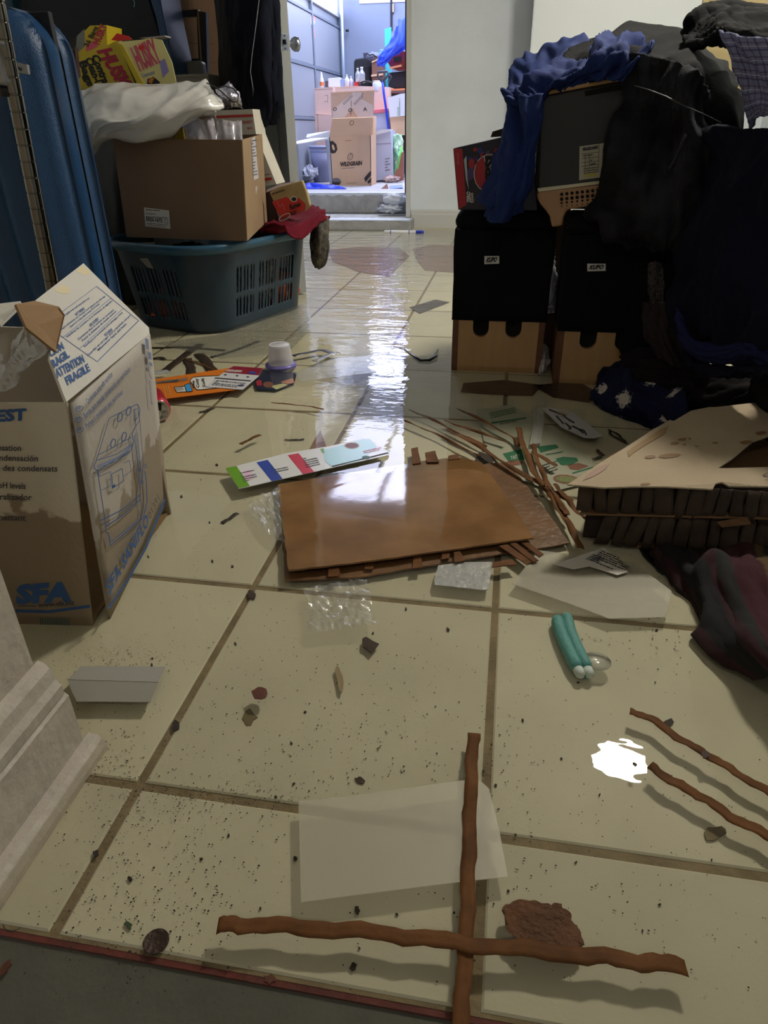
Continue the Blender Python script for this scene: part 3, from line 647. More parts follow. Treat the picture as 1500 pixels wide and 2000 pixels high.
pbox('dark_end', [(229, 80), (240, 92), (282, 168), (266, 168)], yb_-.01, .02, cy_, hb)
g2 = yb_-.04
pbox('open_flap', [(228, 82), (273, 78), (297, 74), (316, 78), (336, 122), (344, 160), (325, 172), (271, 168)], g2, .003, ylp, hb)
pbox('flap_edge', [(228, 82), (240, 88), (282, 168), (270, 168)], g2-.002, .004, yl, hb)
f = Face(Y(228, 82, g2), Y(310, 78, g2), Y(325, 172, g2), hb, .001); pk = M('pink_red', (205, 84, 110), .4)
f.text('HUSKY', (272, 137), (316, 118), (254, 94), pk, bold=.05); f.text('Contractor', (278, 152), (304, 144), (275, 144), M('pale_blue_print', (), .7)); f.poly([(311, 120), (322, 114), (330, 140), (318, 152)], M('lavender_print', (150, 140, 200), .5))
f.ell(276, 93, 6, 5, M('bright_red', (214, 40, 30), .5), k=2); f.poly([(286, 172), (288, 154), (300, 150), (312, 160), (314, 172)], M('dog_dark', (40, 38, 44), .6)); f.poly([(289, 160), (294, 152), (302, 152), (296, 164)], M('orange_print', (214, 130, 40), .6), k=2); f.done()
pbox('top_flap', [(272, 74), (322, 69), (323, 72), (297, 75)], g2+.02, .05, M('pale_card', (), .8), hb)
pbox('red_flap', [(217, 78), (228, 65), (250, 70), (258, 77), (232, 80)], g2+.04, .004, M('bright_red', (), .5), hb)
hb2 = thing('bag_box', 'second yellow bin-bag box lying tilted behind the open one', 'box', Y(170, 120, 2.6))
pbox('body', [(140, 85), (176, 50), (208, 49), (209, 80), (215, 175), (150, 175), (136, 112)], 2.56, .12, yl, hb2)
f = Face(Y(140, 85, 2.56), Y(176, 50, 2.56), Y(209, 80, 2.56), hb2, .001); f.text('HUSKY', (193, 88), (210, 50), (180, 83), red, bold=.05); f.text('36 Bags', (172, 92), (192, 54), (163, 88), black, bold=.03)
f.poly([(168, 88), (190, 78), (190, 92), (168, 101)], pk); f.poly([(140, 80), (165, 56), (166, 90), (150, 105), (138, 100)], M('grey_plastic', (), .5), k=.8); f.poly([(136, 84), (150, 68), (148, 100), (137, 108)], cy_, k=1); f.done()
sp_ = thing('spiral_notebook', 'small dark spiral-bound notebook beside the ribbed suitcase top', 'notebook', Y(140, 140, 2.2))
pbox('cover', [(134, 96), (146, 92), (152, 150), (140, 155)], 2.2, .02, M('dark_brown_cover', (60, 36, 28), .6), sp_)
for k in range(6): tube('coil', [Y(131, 97+k*3.4, 2.19), Y(136, 96+k*3.4, 2.17), Y(141, 97+k*3.4, 2.19)], .0018, M('brushed_metal', (), .35), sp_, 6)

# ---- white plastic bag slumped over carton
bagm = film('milky_bag', (222, 220, 214), .82, .3, .35, 9, .10)
bag = cloth('plastic_bag', [[(148, 185, 2.30), (195, 165, 2.26), (260, 166, 2.24), (330, 170, 2.22), (395, 152, 2.2), (420, 172, 2.22)],
    [(152, 205, 2.16), (200, 195, 2.08), (260, 190, 2.05), (330, 190, 2.04), (400, 172, 2.04), (434, 192, 2.1)],
    [(158, 240, 2.04), (200, 240, 1.96), (258, 235, 1.95), (325, 225, 1.95), (395, 205, 1.97), (432, 205, 2.04)],
    [(170, 285, 2.02), (210, 262, 1.97), (262, 268, 1.955), (330, 255, 1.96), (380, 232, 2.0), (425, 222, 2.06)],
    [(180, 305, 2.08), (215, 272, 2.03), (270, 274, 2.0), (335, 262, 2.03), (385, 240, 2.06), (420, 228, 2.12)]], bagm, nu=70, nv=56, fold=.016, ff=2.2, ang=.7, fine=.0025, thick=.0015, seed=3)
tag(bag, 'crumpled milky white plastic bag slumped over the brown carton', 'bag')

# ---- brown carton on the laundry basket
kc = thing('brown_carton', 'open brown carton with white address label resting on the laundry basket', 'carton', (-.8, 2.0, .33))
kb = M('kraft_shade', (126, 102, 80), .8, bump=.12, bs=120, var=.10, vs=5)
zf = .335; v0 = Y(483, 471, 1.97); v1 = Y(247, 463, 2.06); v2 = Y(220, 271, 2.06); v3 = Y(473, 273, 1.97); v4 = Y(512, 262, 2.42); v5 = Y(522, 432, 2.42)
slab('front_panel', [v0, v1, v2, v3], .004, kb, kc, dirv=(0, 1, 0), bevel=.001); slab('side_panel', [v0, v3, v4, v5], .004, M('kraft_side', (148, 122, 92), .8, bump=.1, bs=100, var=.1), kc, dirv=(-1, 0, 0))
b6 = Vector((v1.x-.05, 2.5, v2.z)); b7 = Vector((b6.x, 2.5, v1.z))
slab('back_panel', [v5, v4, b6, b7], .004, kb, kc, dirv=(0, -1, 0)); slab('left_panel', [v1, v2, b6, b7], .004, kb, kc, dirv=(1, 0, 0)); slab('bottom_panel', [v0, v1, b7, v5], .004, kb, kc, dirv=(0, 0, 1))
f = Face(v0, v3, v1, kc, .001)
f.poly([(281, 405), (330, 411), (333, 447), (284, 442)], whitep, nm='label_patch'); f.text('5025-1672', (285, 431), (317, 434), (285, 424), black, k=2, bold=.04)
f.fine((285, 412), (312, 414), (285, 407), darkgrey, 1, k=2); f.fine((285, 419), (312, 421), (285, 415), darkgrey, 1, 2, k=2); f.fine((285, 425), (328, 428), (285, 421), black, 1, 3, k=2); f.fine((287, 441), (329, 445), (287, 434), darkgrey, 2, 5, k=2); f.line([(321, 429), (328, 430), (328, 436), (321, 435)], .8, black, 2, True)
f.done()
f = Face(v0, v3, v4, kc, .001); tp = M('pale_tape', (200, 196, 205), .3)
f.poly([(491, 272), (498, 266), (505, 348), (496, 352)], tp, nm='tape'); f.fine((494, 345), (503, 343), (492, 272), darkgrey, 12, 4, k=2); f.poly([(499, 365), (508, 362), (508, 375), (500, 380)], tp, nm='tape')
f.line([(505, 385), (504, 410), (500, 440)], 3, M('red_scuff', (140, 84, 60), .8)); f.done()
clr = film('clear_bag', (225, 222, 235), .35, .06, 1.0, 45, .35)
for nm, px, lab in (('zip_bag', [(354, 236), (418, 232), (423, 272), (362, 274)], 'clear zip bag sticking out left inside the brown carton'), ('zip_bag', [(423, 238), (472, 236), (474, 280), (424, 276)], 'clear zip bag standing right inside the brown carton')):
    b_ = cloth(nm, [[(*px[0], 2.08), ((px[0][0]+px[1][0])/2, px[0][1]-2, 2.06), (*px[1], 2.08)], [(*px[3], 2.03), ((px[2][0]+px[3][0])/2, px[3][1]+2, 2.02), (*px[2], 2.02)], [(px[3][0], px[3][1]+30, 2.05), ((px[2][0]+px[3][0])/2, px[3][1]+30, 2.04), (px[2][0], px[2][1]+30, 2.05)]], clr, nu=20, nv=16, fold=.008, ff=4, thick=.001, seed=px[0][0])
    tag(b_, lab, 'bag')
yk = thing('yellow_packet', 'small mustard yellow packet tucked at the back left of the brown carton', 'packet', Y(350, 270, 2.1)); pbox('body', [(338, 256), (357, 250), (360, 272), (342, 274)], 2.1, .03, M('mustard', (180, 150, 40), .5), yk, .002)
pm_ = thing('mail_box', 'white mail box with red stripe behind the brown carton', 'box', Y(455, 270, 2.5)); my = 2.46; stripe = M('stripe_red', (178, 50, 46), .5)
pbox('front_panel', [(418, 216), (493, 213), (500, 262), (540, 360), (470, 372), (424, 262)], my, .12, M('mail_white', (196, 190, 176), .6, var=.05), pm_)
f = Face(Y(418, 216, my), Y(493, 213, my), Y(500, 262, my), pm_, .001); f.poly([(419, 226), (494, 223), (495, 228), (420, 231)], stripe); f.text('PRIORITY', (474, 242), (493, 241), (474, 236), stripe, bold=.03); f.text('MAIL', (483, 253), (494, 252), (483, 248), stripe); f.poly([(515, 348), (530, 346), (532, 351), (516, 354)], stripe); f.line([(516, 342), (528, 340)], 1.5, darkgrey); f.done()
fo = cloth('foil_packet', [[(425, 178, 2.2), (447, 160, 2.18), (455, 168, 2.2)], [(430, 200, 2.16), (450, 190, 2.12), (466, 190, 2.18)], [(432, 213, 2.2), (452, 212, 2.16), (472, 211, 2.2)]], M('crinkled_foil', (190, 188, 205), .22, .8, bump=1, bs=45), nu=24, nv=24, fold=.012, ff=5, fine=.006, thick=.003, seed=5)
tag(fo, 'small crumpled silver foil packet beside the plastic bag', 'packet')
cb = tube('black_cable', [Y(*p) for p in ((404, 162, 2.12), (422, 170, 2.05), (440, 186, 2.04), (455, 199, 2.06), (464, 198, 2.08), (466, 185, 2.1), (456, 173, 2.1), (440, 168, 2.08), (424, 172, 2.06))], .0022, black, None, 6)
tag(cb, 'thin black cable looped over the foil packet', 'cable')

# ---- laundry basket
bkm = M('teal_plastic', (20, 44, 60), .42, bump=.05, bs=90, var=.05)
lb = thing('laundry_basket', 'teal slotted laundry basket standing in the water under the brown carton', 'basket', (-.85, 2.2, 0))
near, rgt, lft = F(418, 655, .012), F(604, 592, .012), F(222, 600, .012)
ea = (rgt-near); la = ea.length; ea.normalize(); eb = Vector((-ea.y, ea.x, 0)); 
if eb.dot(lft-near) < 0: eb = -eb
lw = .46; la = max(la, .6); ctr = near+ea*la*.5+eb*lw*.5
print('BASKET', near, rgt, lft, la, ctr)
def outl(sv, grow, z):
    """rounded rectangle outline point; sv in metres along the perimeter of the base shape"""
    R_ = .13; hx, hy = la/2, lw/2; sx_, sy_ = 2*(hx-R_), 2*(hy-R_); arc = pi*R_/2; per = 2*(sx_+sy_)+4*arc; s = sv % per
    segs = [('l', sx_), ('a', arc), ('l', sy_), ('a', arc), ('l', sx_), ('a', arc), ('l', sy_), ('a', arc)]
    cs = [(hx-R_, -hy+R_), (hx-R_, hy-R_), (-hx+R_, hy-R_), (-hx+R_, -hy+R_)]; st0 = [(-hx+R_, -hy), (hx, -hy+R_), (hx-R_, hy), (-hx, hy-R_)]; dr = [(1, 0), (0, 1), (-1, 0), (0, -1)]
    for k, (ty, ln_) in enumerate(segs):
        if s <= ln_ or k == 7: break
        s -= ln_
    i = k//2
    if ty == 'l': p = (st0[i][0]+dr[i][0]*s, st0[i][1]+dr[i][1]*s); n = (dr[i][1], -dr[i][0])
    else:
        a = -pi/2+i*pi/2+s/R_; p = (cs[i][0]+R_*cos(a), cs[i][1]+R_*sin(a)); n = (cos(a), sin(a))
    p = (p[0]+n[0]*grow, p[1]+n[1]*grow); q = ctr+ea*p[0]+eb*p[1]; q.z = z; return q
R_ = .13; per = 2*(la-2*R_+lw-2*R_)+2*pi*R_
hb_ = .325; ns = 440; ds = per/ns; nzv = 26
def slot(s, z):
    side = la-2*R_
    groups = []
    for base, ln_ in ((0, side), (side+pi*R_/2, lw-2*R_), (side+lw-2*R_+pi*R_, side), (2*side+lw-2*R_+1.5*pi*R_, lw-2*R_)):
        c0 = base+ln_/2; w_ = min(.10, ln_/3.2)
        for g_ in (-1, 0, 1): groups.append((c0+g_*w_*1.30, w_))
    for c0, w_ in groups:
        dd = (s-c0+per/2) % per-per/2
        if abs(dd) < w_/2:
            ph = ((dd+w_/2)/.0195) % 1
            if ph < .52:
                for za, zb in ((.05, .125), (.145, .235)):
                    if za < z < zb: return True
    return False
vs = []; fs = []
for j in range(nzv+1):
    z = .006+(hb_-.03)*j/nzv
    for i in range(ns): vs.append(outl(i*ds, z*.16, z))
for j in range(nzv):
    for i in range(ns):
        if not slot((i+.5)*ds, .006+(hb_-.03)*(j+.5)/nzv): fs.append([j*ns+i, j*ns+(i+1) % ns, (j+1)*ns+(i+1) % ns, (j+1)*ns+i])
fs.append(list(range(ns))[::-1]); solid(mesh('body', vs, fs, bkm, lb, True), .003, -1)
prof = [(.044, hb_-.035), (.058, hb_-.033), (.068, hb_-.02), (.070, hb_-.006), (.064, hb_), (.052, hb_), (.046, hb_-.006), (.046, hb_-.03)]
vs = []; fs = []; n2 = 120
for i in range(n2):
    for g_, z in prof: vs.append(outl(per*i/n2, g_, z))
m_ = len(prof)
for i in range(n2):
    for k in range(m_): fs.append([i*m_+k, i*m_+(k+1) % m_, ((i+1) % n2)*m_+(k+1) % m_, ((i+1) % n2)*m_+k])
mesh('rim', vs, fs, M('teal_rim', (34, 76, 100), .35), lb, True)
# things inside seen through the slots
org = M('orange_fabric', (205, 84, 30), .7, bump=.4, bs=60); r = random.Random(4)
def heap(name, c, rad, mat, seed, sq=(1, 1, .7), parent=None, nn=28, amp=.35, ns_=2.2):
    vs = []; fs = []
    for j in range(nn+1):
        th = pi*j/nn
        for i in range(2*nn):
            p = Vector((sin(th)*cos(pi*i/nn), sin(th)*sin(pi*i/nn), cos(th))); k = 1+amp*noise.noise(p*ns_+Vector((seed*5, 0, 0)))+amp*.35*noise.noise(p*ns_*3+Vector((seed*9, 0, 0)))
            vs.append((c[0]+p.x*rad*k*sq[0], c[1]+p.y*rad*k*sq[1], c[2]+p.z*rad*k*sq[2]))
    w2 = 2*nn
    for j in range(nn):
        for i in range(w2): fs.append([j*w2+i, j*w2+(i+1) % w2, (j+1)*w2+(i+1) % w2, (j+1)*w2+i])
    return mesh(name, vs, fs, mat, parent, True)
def inb(a, b_, z): q = near+ea*a+eb*b_; return (q.x, q.y, z)
tag(heap('orange_garment', inb(.50, .10, .085), .10, org, 2, (1, 1, .7)), 'orange fabric seen through the right end slots of the laundry basket', 'garment')
tag(heap('orange_garment', inb(.12, .30, .07), .11, org, 8, (1, 1, .55)), 'orange fabric seen through the near left slots of the laundry basket', 'garment')
tag(heap('black_garment', inb(.16, .22, .19), .13, M('black_fabric', (14, 14, 17), .9), 5, (1.0, 1.1, .8)), 'black fabric heaped at the near end inside the laundry basket', 'garment')
tag(heap('printed_garment', inb(.36, .12, .15), .10, M('speckled_cloth', (196, 190, 190), .8, rgb2=(26, 24, 40), vs=45), 6, (1.1, 1, 1.1)), 'black and white speckled fabric behind the middle slots of the laundry basket', 'garment')
tag(pbox('paper_slip', [(226, 476), (302, 473), (300, 488), (226, 489)], 2.0, .002, M('dim_paper', (130, 126, 116), .7)), 'pale paper slip under the left edge of the brown carton', 'paper')
tag(pbox('paper_slip', [(272, 505), (318, 502), (320, 518), (300, 525), (288, 522)], 1.96, .002, M('dim_paper', (), .7)), 'torn paper scrap stuck on the shaded side of the laundry basket', 'paper')

# red cloth, ramen packet, camo cap flap
rc = cloth('red_cloth', [[(520, 440, 2.42), (560, 412, 2.52), (595, 405, 2.6), (620, 398, 2.62), (636, 404, 2.6)], [(516, 448, 2.32), (555, 436, 2.36), (590, 425, 2.40), (622, 410, 2.46), (638, 420, 2.5)],
    [(508, 456, 2.24), (545, 448, 2.24), (585, 450, 2.28), (618, 430, 2.36), (644, 425, 2.45)], [(500, 452, 2.25), (535, 440, 2.2), (575, 458, 2.2), (606, 455, 2.28), (622, 446, 2.36)]], M('crimson_fabric', (92, 9, 28), .9, spec=.2, bump=.1, bs=300), nu=50, nv=40, fold=.022, ff=2.6, ang=.9, fine=.002, thick=.006, seed=11)
tag(rc, 'crimson red cloth draped over the right rim of the laundry basket', 'cloth')
rp_ = thing('noodle_packet', 'torn red and tan instant noodle packet lying on the crimson cloth', 'packet', Y(560, 430, 2.35)); ry = 2.34
pr_ = [(526, 376), (545, 365), (590, 352), (600, 378), (606, 402), (596, 412), (548, 428), (541, 410)]
pbox('wrapper', pr_, ry, .022, M('tan_wrapper', (168, 148, 104), .35, bump=.4, bs=30, var=.15, vs=20), rp_, .004)
f = Face(Y(526, 376, ry), Y(590, 352, ry), Y(548, 428, ry), rp_, .001); rd = M('packet_red', (190, 44, 40), .35)
f.poly([(531, 394), (560, 384), (568, 392), (583, 386), (597, 398), (596, 410), (550, 426), (541, 412)], rd); f.text('Ramen', (567, 410), (588, 402), (565, 400), black, k=2, bold=.04); f.text('BEEF', (568, 421), (580, 417), (567, 414), black, k=2)
f.fine((532, 382), (556, 374), (531, 376), black, 1, 3, k=2); f.ell(574, 389, 5, 4, black, k=2); f.ell(574, 389, 6.5, 5.5, whitep, k=1.5); f.ell(556, 424, 12, 5, whitep, k=2, rot=-.5, w=1.6); f.line([(541, 392), (546, 404), (552, 398), (556, 412)], 2, M('pink_red', (), .4), 2); f.done()
pbox('torn_edge', [(519, 376), (545, 366), (575, 357), (576, 354), (545, 360), (522, 370)], ry-.004, .004, M('foil_edge', (210, 206, 215), .3, .5), rp_)
dk = thing('dark_box', 'dark narrow box between brown carton and noodle packet', 'box', Y(530, 430, 2.44)); pbox('body', [(514, 372), (530, 376), (546, 432), (518, 440)], 2.43, .06, M('dark_red_box', (44, 18, 18), .6), dk)
cf = cloth('camouflage_hat', [[(612, 440, 2.46), (622, 432, 2.42), (640, 425, 2.44)], [(610, 475, 2.42), (624, 465, 2.38), (642, 455, 2.42)], [(609, 505, 2.42), (622, 500, 2.38), (640, 485, 2.42)], [(616, 521, 2.43), (624, 523, 2.42), (632, 515, 2.43)]], M('camouflage_dark', (88, 80, 66), .8, rgb2=(26, 24, 26), vs=55), nu=24, nv=30, fold=.008, ff=3, thick=.012, seed=13)
tag(cf, 'dark camouflage cloth cap hanging off the right corner of the laundry basket', 'cap')

# ---- open white door with knobs, navy jacket hung over it
dr_ = thing('white_door', 'open white panelled door seen edge-on with brushed round knobs', 'door', (-.55, 2.7, .01))
dw = M('door_paint', (150, 152, 150), .45, bump=.05, bs=40)
e1 = Y(566, 82, 2.70); e0 = Y(544, 82, 2.70); wdt = (e1-e0).length*.9; dirn = Vector((-.60, .80, 0)).normalized(); nrm = Vector((dirn.y, -dirn.x, 0)); a0 = Vector((e1.x, e1.y, .012)); a1 = a0-nrm*.042
top_ = [a0, a0+dirn*.80, a1+dirn*.80, a1]; prism('leaf', [p+Vector((0, 0, 2.03)) for p in top_], top_, dw, dr_)
bev(dr_.children[0], .0015)
kz = Y(556, 84, 2.72).z; kc_ = a0+dirn*.06; nik = M('satin_nickel', (150, 156, 168), .28, 1)
for sg, cen in ((1, kc_), (-1, kc_-nrm*.042)):
    b0_ = Vector((cen.x, cen.y, kz))
    k_ = lathe('knob', [(0, 0), (.031, 0), (.032, .003), (.028, .006), (.012, .008), (.011, .026), (.020, .032), (.026, .042), (.0265, .056), (.022, .060), (0, .061)], b0_, nik, dr_, 28, nrm*sg)
lp = a1.lerp(a0, .5)-dirn*.0012; lp.z = kz; hw = nrm*.0125
pl_ = slab('latch_plate', [lp-hw+Vector((0, 0, -.028)), lp+hw+Vector((0, 0, -.028)), lp+hw+Vector((0, 0, .028)), lp-hw+Vector((0, 0, .028))], .0015, nik, dr_, dirv=dirn, bevel=.0006)
box('latch', (lp.x-.005, lp.y-.008, kz-.008), (lp.x+.006, lp.y+.002, kz+.008), M('dark_bolt', (), .4), pl_, .001)
for dz in (-.021, .021): lathe('screw', [(0, 0), (.0035, 0), (.003, .0012), (0, .0012)], lp+Vector((0, 0, dz)), M('dark_bolt', (), .4), pl_, 10, -dirn)
for k, (za, zb) in enumerate(((.25, .85), (1.05, 1.85))):
    for s0, s1 in ((.10, .36), (.44, .70)):
        pts = [a1+dirn*s0, a1+dirn*s1]; c4 = [Vector((p.x, p.y, z)) for p, z in ((pts[0], za), (pts[1], za), (pts[1], zb), (pts[0], zb))]
        slab('raised_panel', c4, .006, dw, dr_, dirv=-nrm, bevel=.003)
nj = cloth('navy_jacket', [[(438, -60, 2.72), (470, -60, 2.63), (510, -60, 2.59), (545, -60, 2.61)], [(440, 40, 2.71), (472, 40, 2.6), (512, 40, 2.55), (541, 40, 2.6)], [(452, 130, 2.71), (480, 130, 2.59), (515, 130, 2.55), (545, 125, 2.6)],
    [(462, 200, 2.71), (485, 205, 2.6), (520, 205, 2.56), (549, 195, 2.6)], [(478, 236, 2.71), (495, 250, 2.63), (515, 246, 2.59), (542, 238, 2.62)]], M('navy_fabric', (9, 13, 27), .9, spec=.2, bump=.15, bs=200), nu=50, nv=60, fold=.02, ff=4, ang=0, fine=.003, thick=.02, seed=21)
tag(nj, 'dark navy jacket hung in front of the open white door', 'jacket')
tube('drawstring', [Y(*p) for p in ((508, -40, 2.51), (506, 0, 2.505), (500, 50, 2.505), (492, 110, 2.51), (489, 140, 2.51), (493, 165, 2.51), (494, 172, 2.51))], .0014, M('grey_cord', (150, 150, 155), .7), nj, 6)
tube('cord_lock', [Y(494, 172, 2.51), Y(494, 178, 2.51), Y(494, 188, 2.51)], [.0035, .004, .0015], black, nj, 8)
gj = cloth('grey_coat', [[(420, -60, 3.02), (445, -60, 2.95), (470, -60, 2.93)], [(424, 60, 3.02), (446, 60, 2.93), (472, 60, 2.91)], [(430, 170, 3.01), (450, 175, 2.93), (478, 175, 2.93)], [(436, 300, 3.01), (456, 300, 2.95), (486, 300, 2.95)], [(450, 360, 3.02), (470, 360, 2.97), (500, 360, 2.97)]], M('dim_grey_fabric', (26, 26, 28), .9), nu=30, nv=40, fold=.015, ff=3, thick=.012, seed=23)
tag(gj, 'dark grey coat hanging just left of the navy jacket', 'coat')
# ================================================================== RIGHT SIDE
# ---- two wooden apple boxes on end under black seat covers
ply = M('birch_ply', (186, 146, 98), .5, bump=.1, bs=30, var=.12, vs=5, stretch=(9, 9, 1.2)); plye = M('ply_edge', (110, 70, 42), .6, var=.3, vs=60, stretch=(1, 40, 1))
cov = M('black_canvas', (9, 10, 13), .9, bump=.25, bs=500, spec=.2)
def apple(name, lab, xl, yf, zb, px, wid, tilt, tagpix, group_y):
    t_ = thing(name, lab, 'box', (xl+wid/2, yf+.1, zb))
    H_, Dp = .415, .203; th = .018; x1 = xl+wid
    zc_ = px
    # front board with two U-shaped hand slots open to the cover
    def board(y0, y1, nm):
        top = zc_+.10; slots = [(xl+wid*.31, .024), (xl+wid*.665, .024)]; zb2 = zc_-.052
        pts = [(xl+th, zb), (x1-th, zb), (x1-th, top)]
        for cx, r_ in reversed(slots):
            pts += [(cx+r_, top), (cx+r_, zb2+r_)]+[(cx+r_*cos(a), zb2+r_+r_*sin(a)) for a in np.linspace(0, -pi, 12)][1:-1]+[(cx-r_, zb2+r_), (cx-r_, top)]
        pts += [(xl+th, top)]
        return prism(nm, [(x, y0, z) for x, z in pts], [(x, y1, z) for x, z in pts], ply, t_)
    board(yf, yf+th, 'front_board'); board(yf+Dp-th, yf+Dp, 'back_board')
    for a in (xl, x1-th): 
        p = box('side_board', (a, yf-.001, zb), (a+th, yf+Dp+.001, zb+H_), plye, t_)
        p.data.materials[0] = plye
    box('bottom_board', (xl+th, yf+th, zb), (x1-th, yf+Dp-th, zb+th), ply, t_); box('top_board', (xl+th, yf, zb+H_-th), (x1-th, yf+Dp, zb+H_), ply, t_)
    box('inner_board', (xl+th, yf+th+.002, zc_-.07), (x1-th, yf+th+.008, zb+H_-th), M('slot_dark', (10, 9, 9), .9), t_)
    # cover: sleeve over the upper part
    e = .002; zt = zb+H_
    n = 40; vs = []; fs = []; m_ = 18
    loop = []
    for k in range(n): loop.append((xl-e+(wid+2*e)*k/(n-1), yf-e))
    for k in range(1, 16): loop.append((x1+e, yf-e+(Dp+2*e)*k/15))
    for k in range(1, n): loop.append((x1+e-(wid+2*e)*k/(n-1), yf+Dp+e))
    for k in range(1, 15): loop.append((xl-e, yf+Dp+e-(Dp+2*e)*k/15))
    nl = len(loop); cxm, cym = (xl+x1)/2, yf+Dp/2
    for j in range(m_):
        v = j/(m_-1); z = zc_+(zt+.004-zc_)*v
        for x, y in loop:
            k = 1+.012*noise.noise(Vector((x*9, y*9, z*8)))+(.018*sin(pi*min(1, max(0, (z-(zt-.13))/.13))) if z > zt-.13 else 0)
            vs.append((cxm+(x-cxm)*k, cym+(y-cym)*k-.002, z))
        if j:
            for q in range(nl): fs.append([(j-1)*nl+q, (j-1)*nl+(q+1) % nl, j*nl+(q+1) % nl, j*nl+q])
    solid(mesh('cover_sleeve', vs, fs, cov, t_, True), .003)
    tube('cover_hem', [(x, y-.002*(y < yf), zc_+.002) for x, y in loop]+[(loop[0][0], loop[0][1]-.002, zc_+.002)], .0022, cov, t_, 6)
    box('seat_pad', (xl-.004, yf-.004, zt), (x1+.004, yf+Dp+.004, zt+.048), cov, t_, .02)
    f = Face((xl, yf-.012, zt), (x1, yf-.012, zt), (xl, yf-.012, zb), t_, .001)
    (a, b_), (c, d_) = tagpix; k = 1.06
    f.poly([(a, b_), (c, b_), (c, d_), (a, d_+1)], whitep, nm='name_tag'); f.text('KUPO', (a+3, d_-3), (c-5, d_-4), (a+5, b_+3), black, k=3, bold=.06, shear=.2); f.done()
    return t_
yA = 1.638; xA0, xA1 = F(885, 705, .012).x, F(1054, 708, .012).x
zcA = Y(960, 626, yA).z; print('APPLE', xA0, xA1, zcA)
apple('apple_box', 'plywood box standing on end with black cover, left one beside the doorway reflection', xA0, yA, .0, zcA, (xA1-xA0), 0, ((946, 500), (975, 515)), 0)
yB = 1.549; xB0 = F(1078, 730, .012).x; zcB = Y(1140, 647, yB).z
apple('apple_box', 'plywood box standing on end with black cover, right one half buried by clothes', xB0, yB, .0, zcB, (xA1-xA0), 0, ((1147, 515), (1183, 529)), 0)
tp1 = yA

# crumpled clear/white bag in the gap
gb = cloth('plastic_bag', [[(1062, 478, 1.80), (1070, 470, 1.78), (1078, 480, 1.80)], [(1058, 530, 1.76), (1074, 520, 1.72), (1090, 525, 1.76)], [(1056, 580, 1.74), (1074, 575, 1.70), (1088, 580, 1.74)], [(1054, 610, 1.76), (1070, 612, 1.74), (1086, 608, 1.78)]],
    M('white_film_bag', (190, 192, 200), .35, bump=.8, bs=50), nu=30, nv=40, fold=.014, ff=3, ang=1, fine=.006, thick=.003, seed=31)
tag(gb, 'crumpled whitish plastic bag in the gap between the two covered boxes', 'bag')
gb2 = cloth('plastic_scrap', [[(1056, 668, 1.70), (1066, 672, 1.68), (1076, 680, 1.70)], [(1054, 700, 1.66), (1064, 700, 1.64), (1074, 705, 1.66)], [(1050, 738, 1.60), (1058, 730, 1.6), (1068, 722, 1.62)]], film('clear_scrap', (205, 205, 205), .4, .1, .8, 40, .3), nu=20, nv=24, fold=.008, ff=3, thick=.001, seed=32, zmin=.004)
tag(gb2, 'clear plastic scrap at the water line between the two covered boxes', 'scrap')
tag(box('dark_board', (xA1+.004, 1.80, .0), (xB0+.02, 1.83, .20), M('dark_maroon', (34, 14, 14), .8)), 'dark maroon board low in the gap behind the two covered boxes', 'board')
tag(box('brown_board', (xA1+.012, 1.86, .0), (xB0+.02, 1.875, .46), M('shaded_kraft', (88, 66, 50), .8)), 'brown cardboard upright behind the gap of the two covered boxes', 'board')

# ---- soda carton on the left box
sdk = M('soda_dark', (26, 22, 34), .35); srd = M('soda_red', (168, 22, 32), .35); sil = M('soda_silver', (190, 190, 195), .3)
sb = thing('soda_carton', 'black and red soda can carton standing on the left covered box', 'carton', Y(900, 412, 1.66)); ysd = 1.655
pbox('body', [(885, 290), (990, 266), (1040, 262), (1050, 412), (895, 410)], ysd, .13, sdk, sb, .002)
f = Face(Y(885, 290, ysd), Y(990, 266, ysd), Y(895, 410, ysd), sb, .0012)
f.poly([(886, 291), (903, 290), (911, 400), (896, 409)], srd)
f.ell(956, 338, 31, 38, whitep, w=0, rot=.1, k=1.2); f.poly([(930, 318), (944, 306), (950, 338), (953, 372), (938, 368), (928, 345)], srd, k=2.2); f.ell(956, 338, 29.5, 36.5, srd, rot=.1, w=0, k=1.6)
f.poly([(944, 304), (964, 303), (972, 330), (970, 368), (948, 372), (952, 340)], whitep, k=2.4)
f.text('PEPSI', (964, 378), (963, 304), (949, 378), black, k=3, bold=.07)
f.poly([(972, 306), (985, 320), (986, 350), (972, 372), (968, 340)], M('soda_blue', (30, 50, 130), .35), k=2.2)
f.text('ZERO', (919, 396), (918, 374), (912, 396), whitep, k=2, bold=.05); f.text('SUGAR', (925, 396), (924, 376), (920, 396), whitep, k=2, bold=.03)
f.text('ZERO SUGAR', (897, 322), (896, 298), (893, 322), M('pink_red', (), .4), k=2); f.poly([(906, 312), (911, 304), (913, 350), (916, 372), (910, 350)], sil, k=1.4)
rr = random.Random(8)
for k in range(16):
    x, y = rr.uniform(914, 975), rr.uniform(292, 310) if k < 10 else rr.uniform(376, 404); f.ell(x, y, rr.uniform(3, 8), rr.uniform(2, 6), [srd, M('soda_blue', (), .35), M('berry', (70, 60, 110), .4)][k % 3], rot=rr.uniform(0, 3), k=1.1)
f.ell(921, 320, 6, 10, srd, k=1.3); f.ell(918, 340, 8, 14, M('berry', (), .4), k=1.1, rot=.3); f.done()
pbox('carry_flap', [(958, 268), (962, 257), (985, 250), (995, 252), (995, 266)], ysd+.06, .004, M('dark_flap', (58, 44, 34), .8), sb)

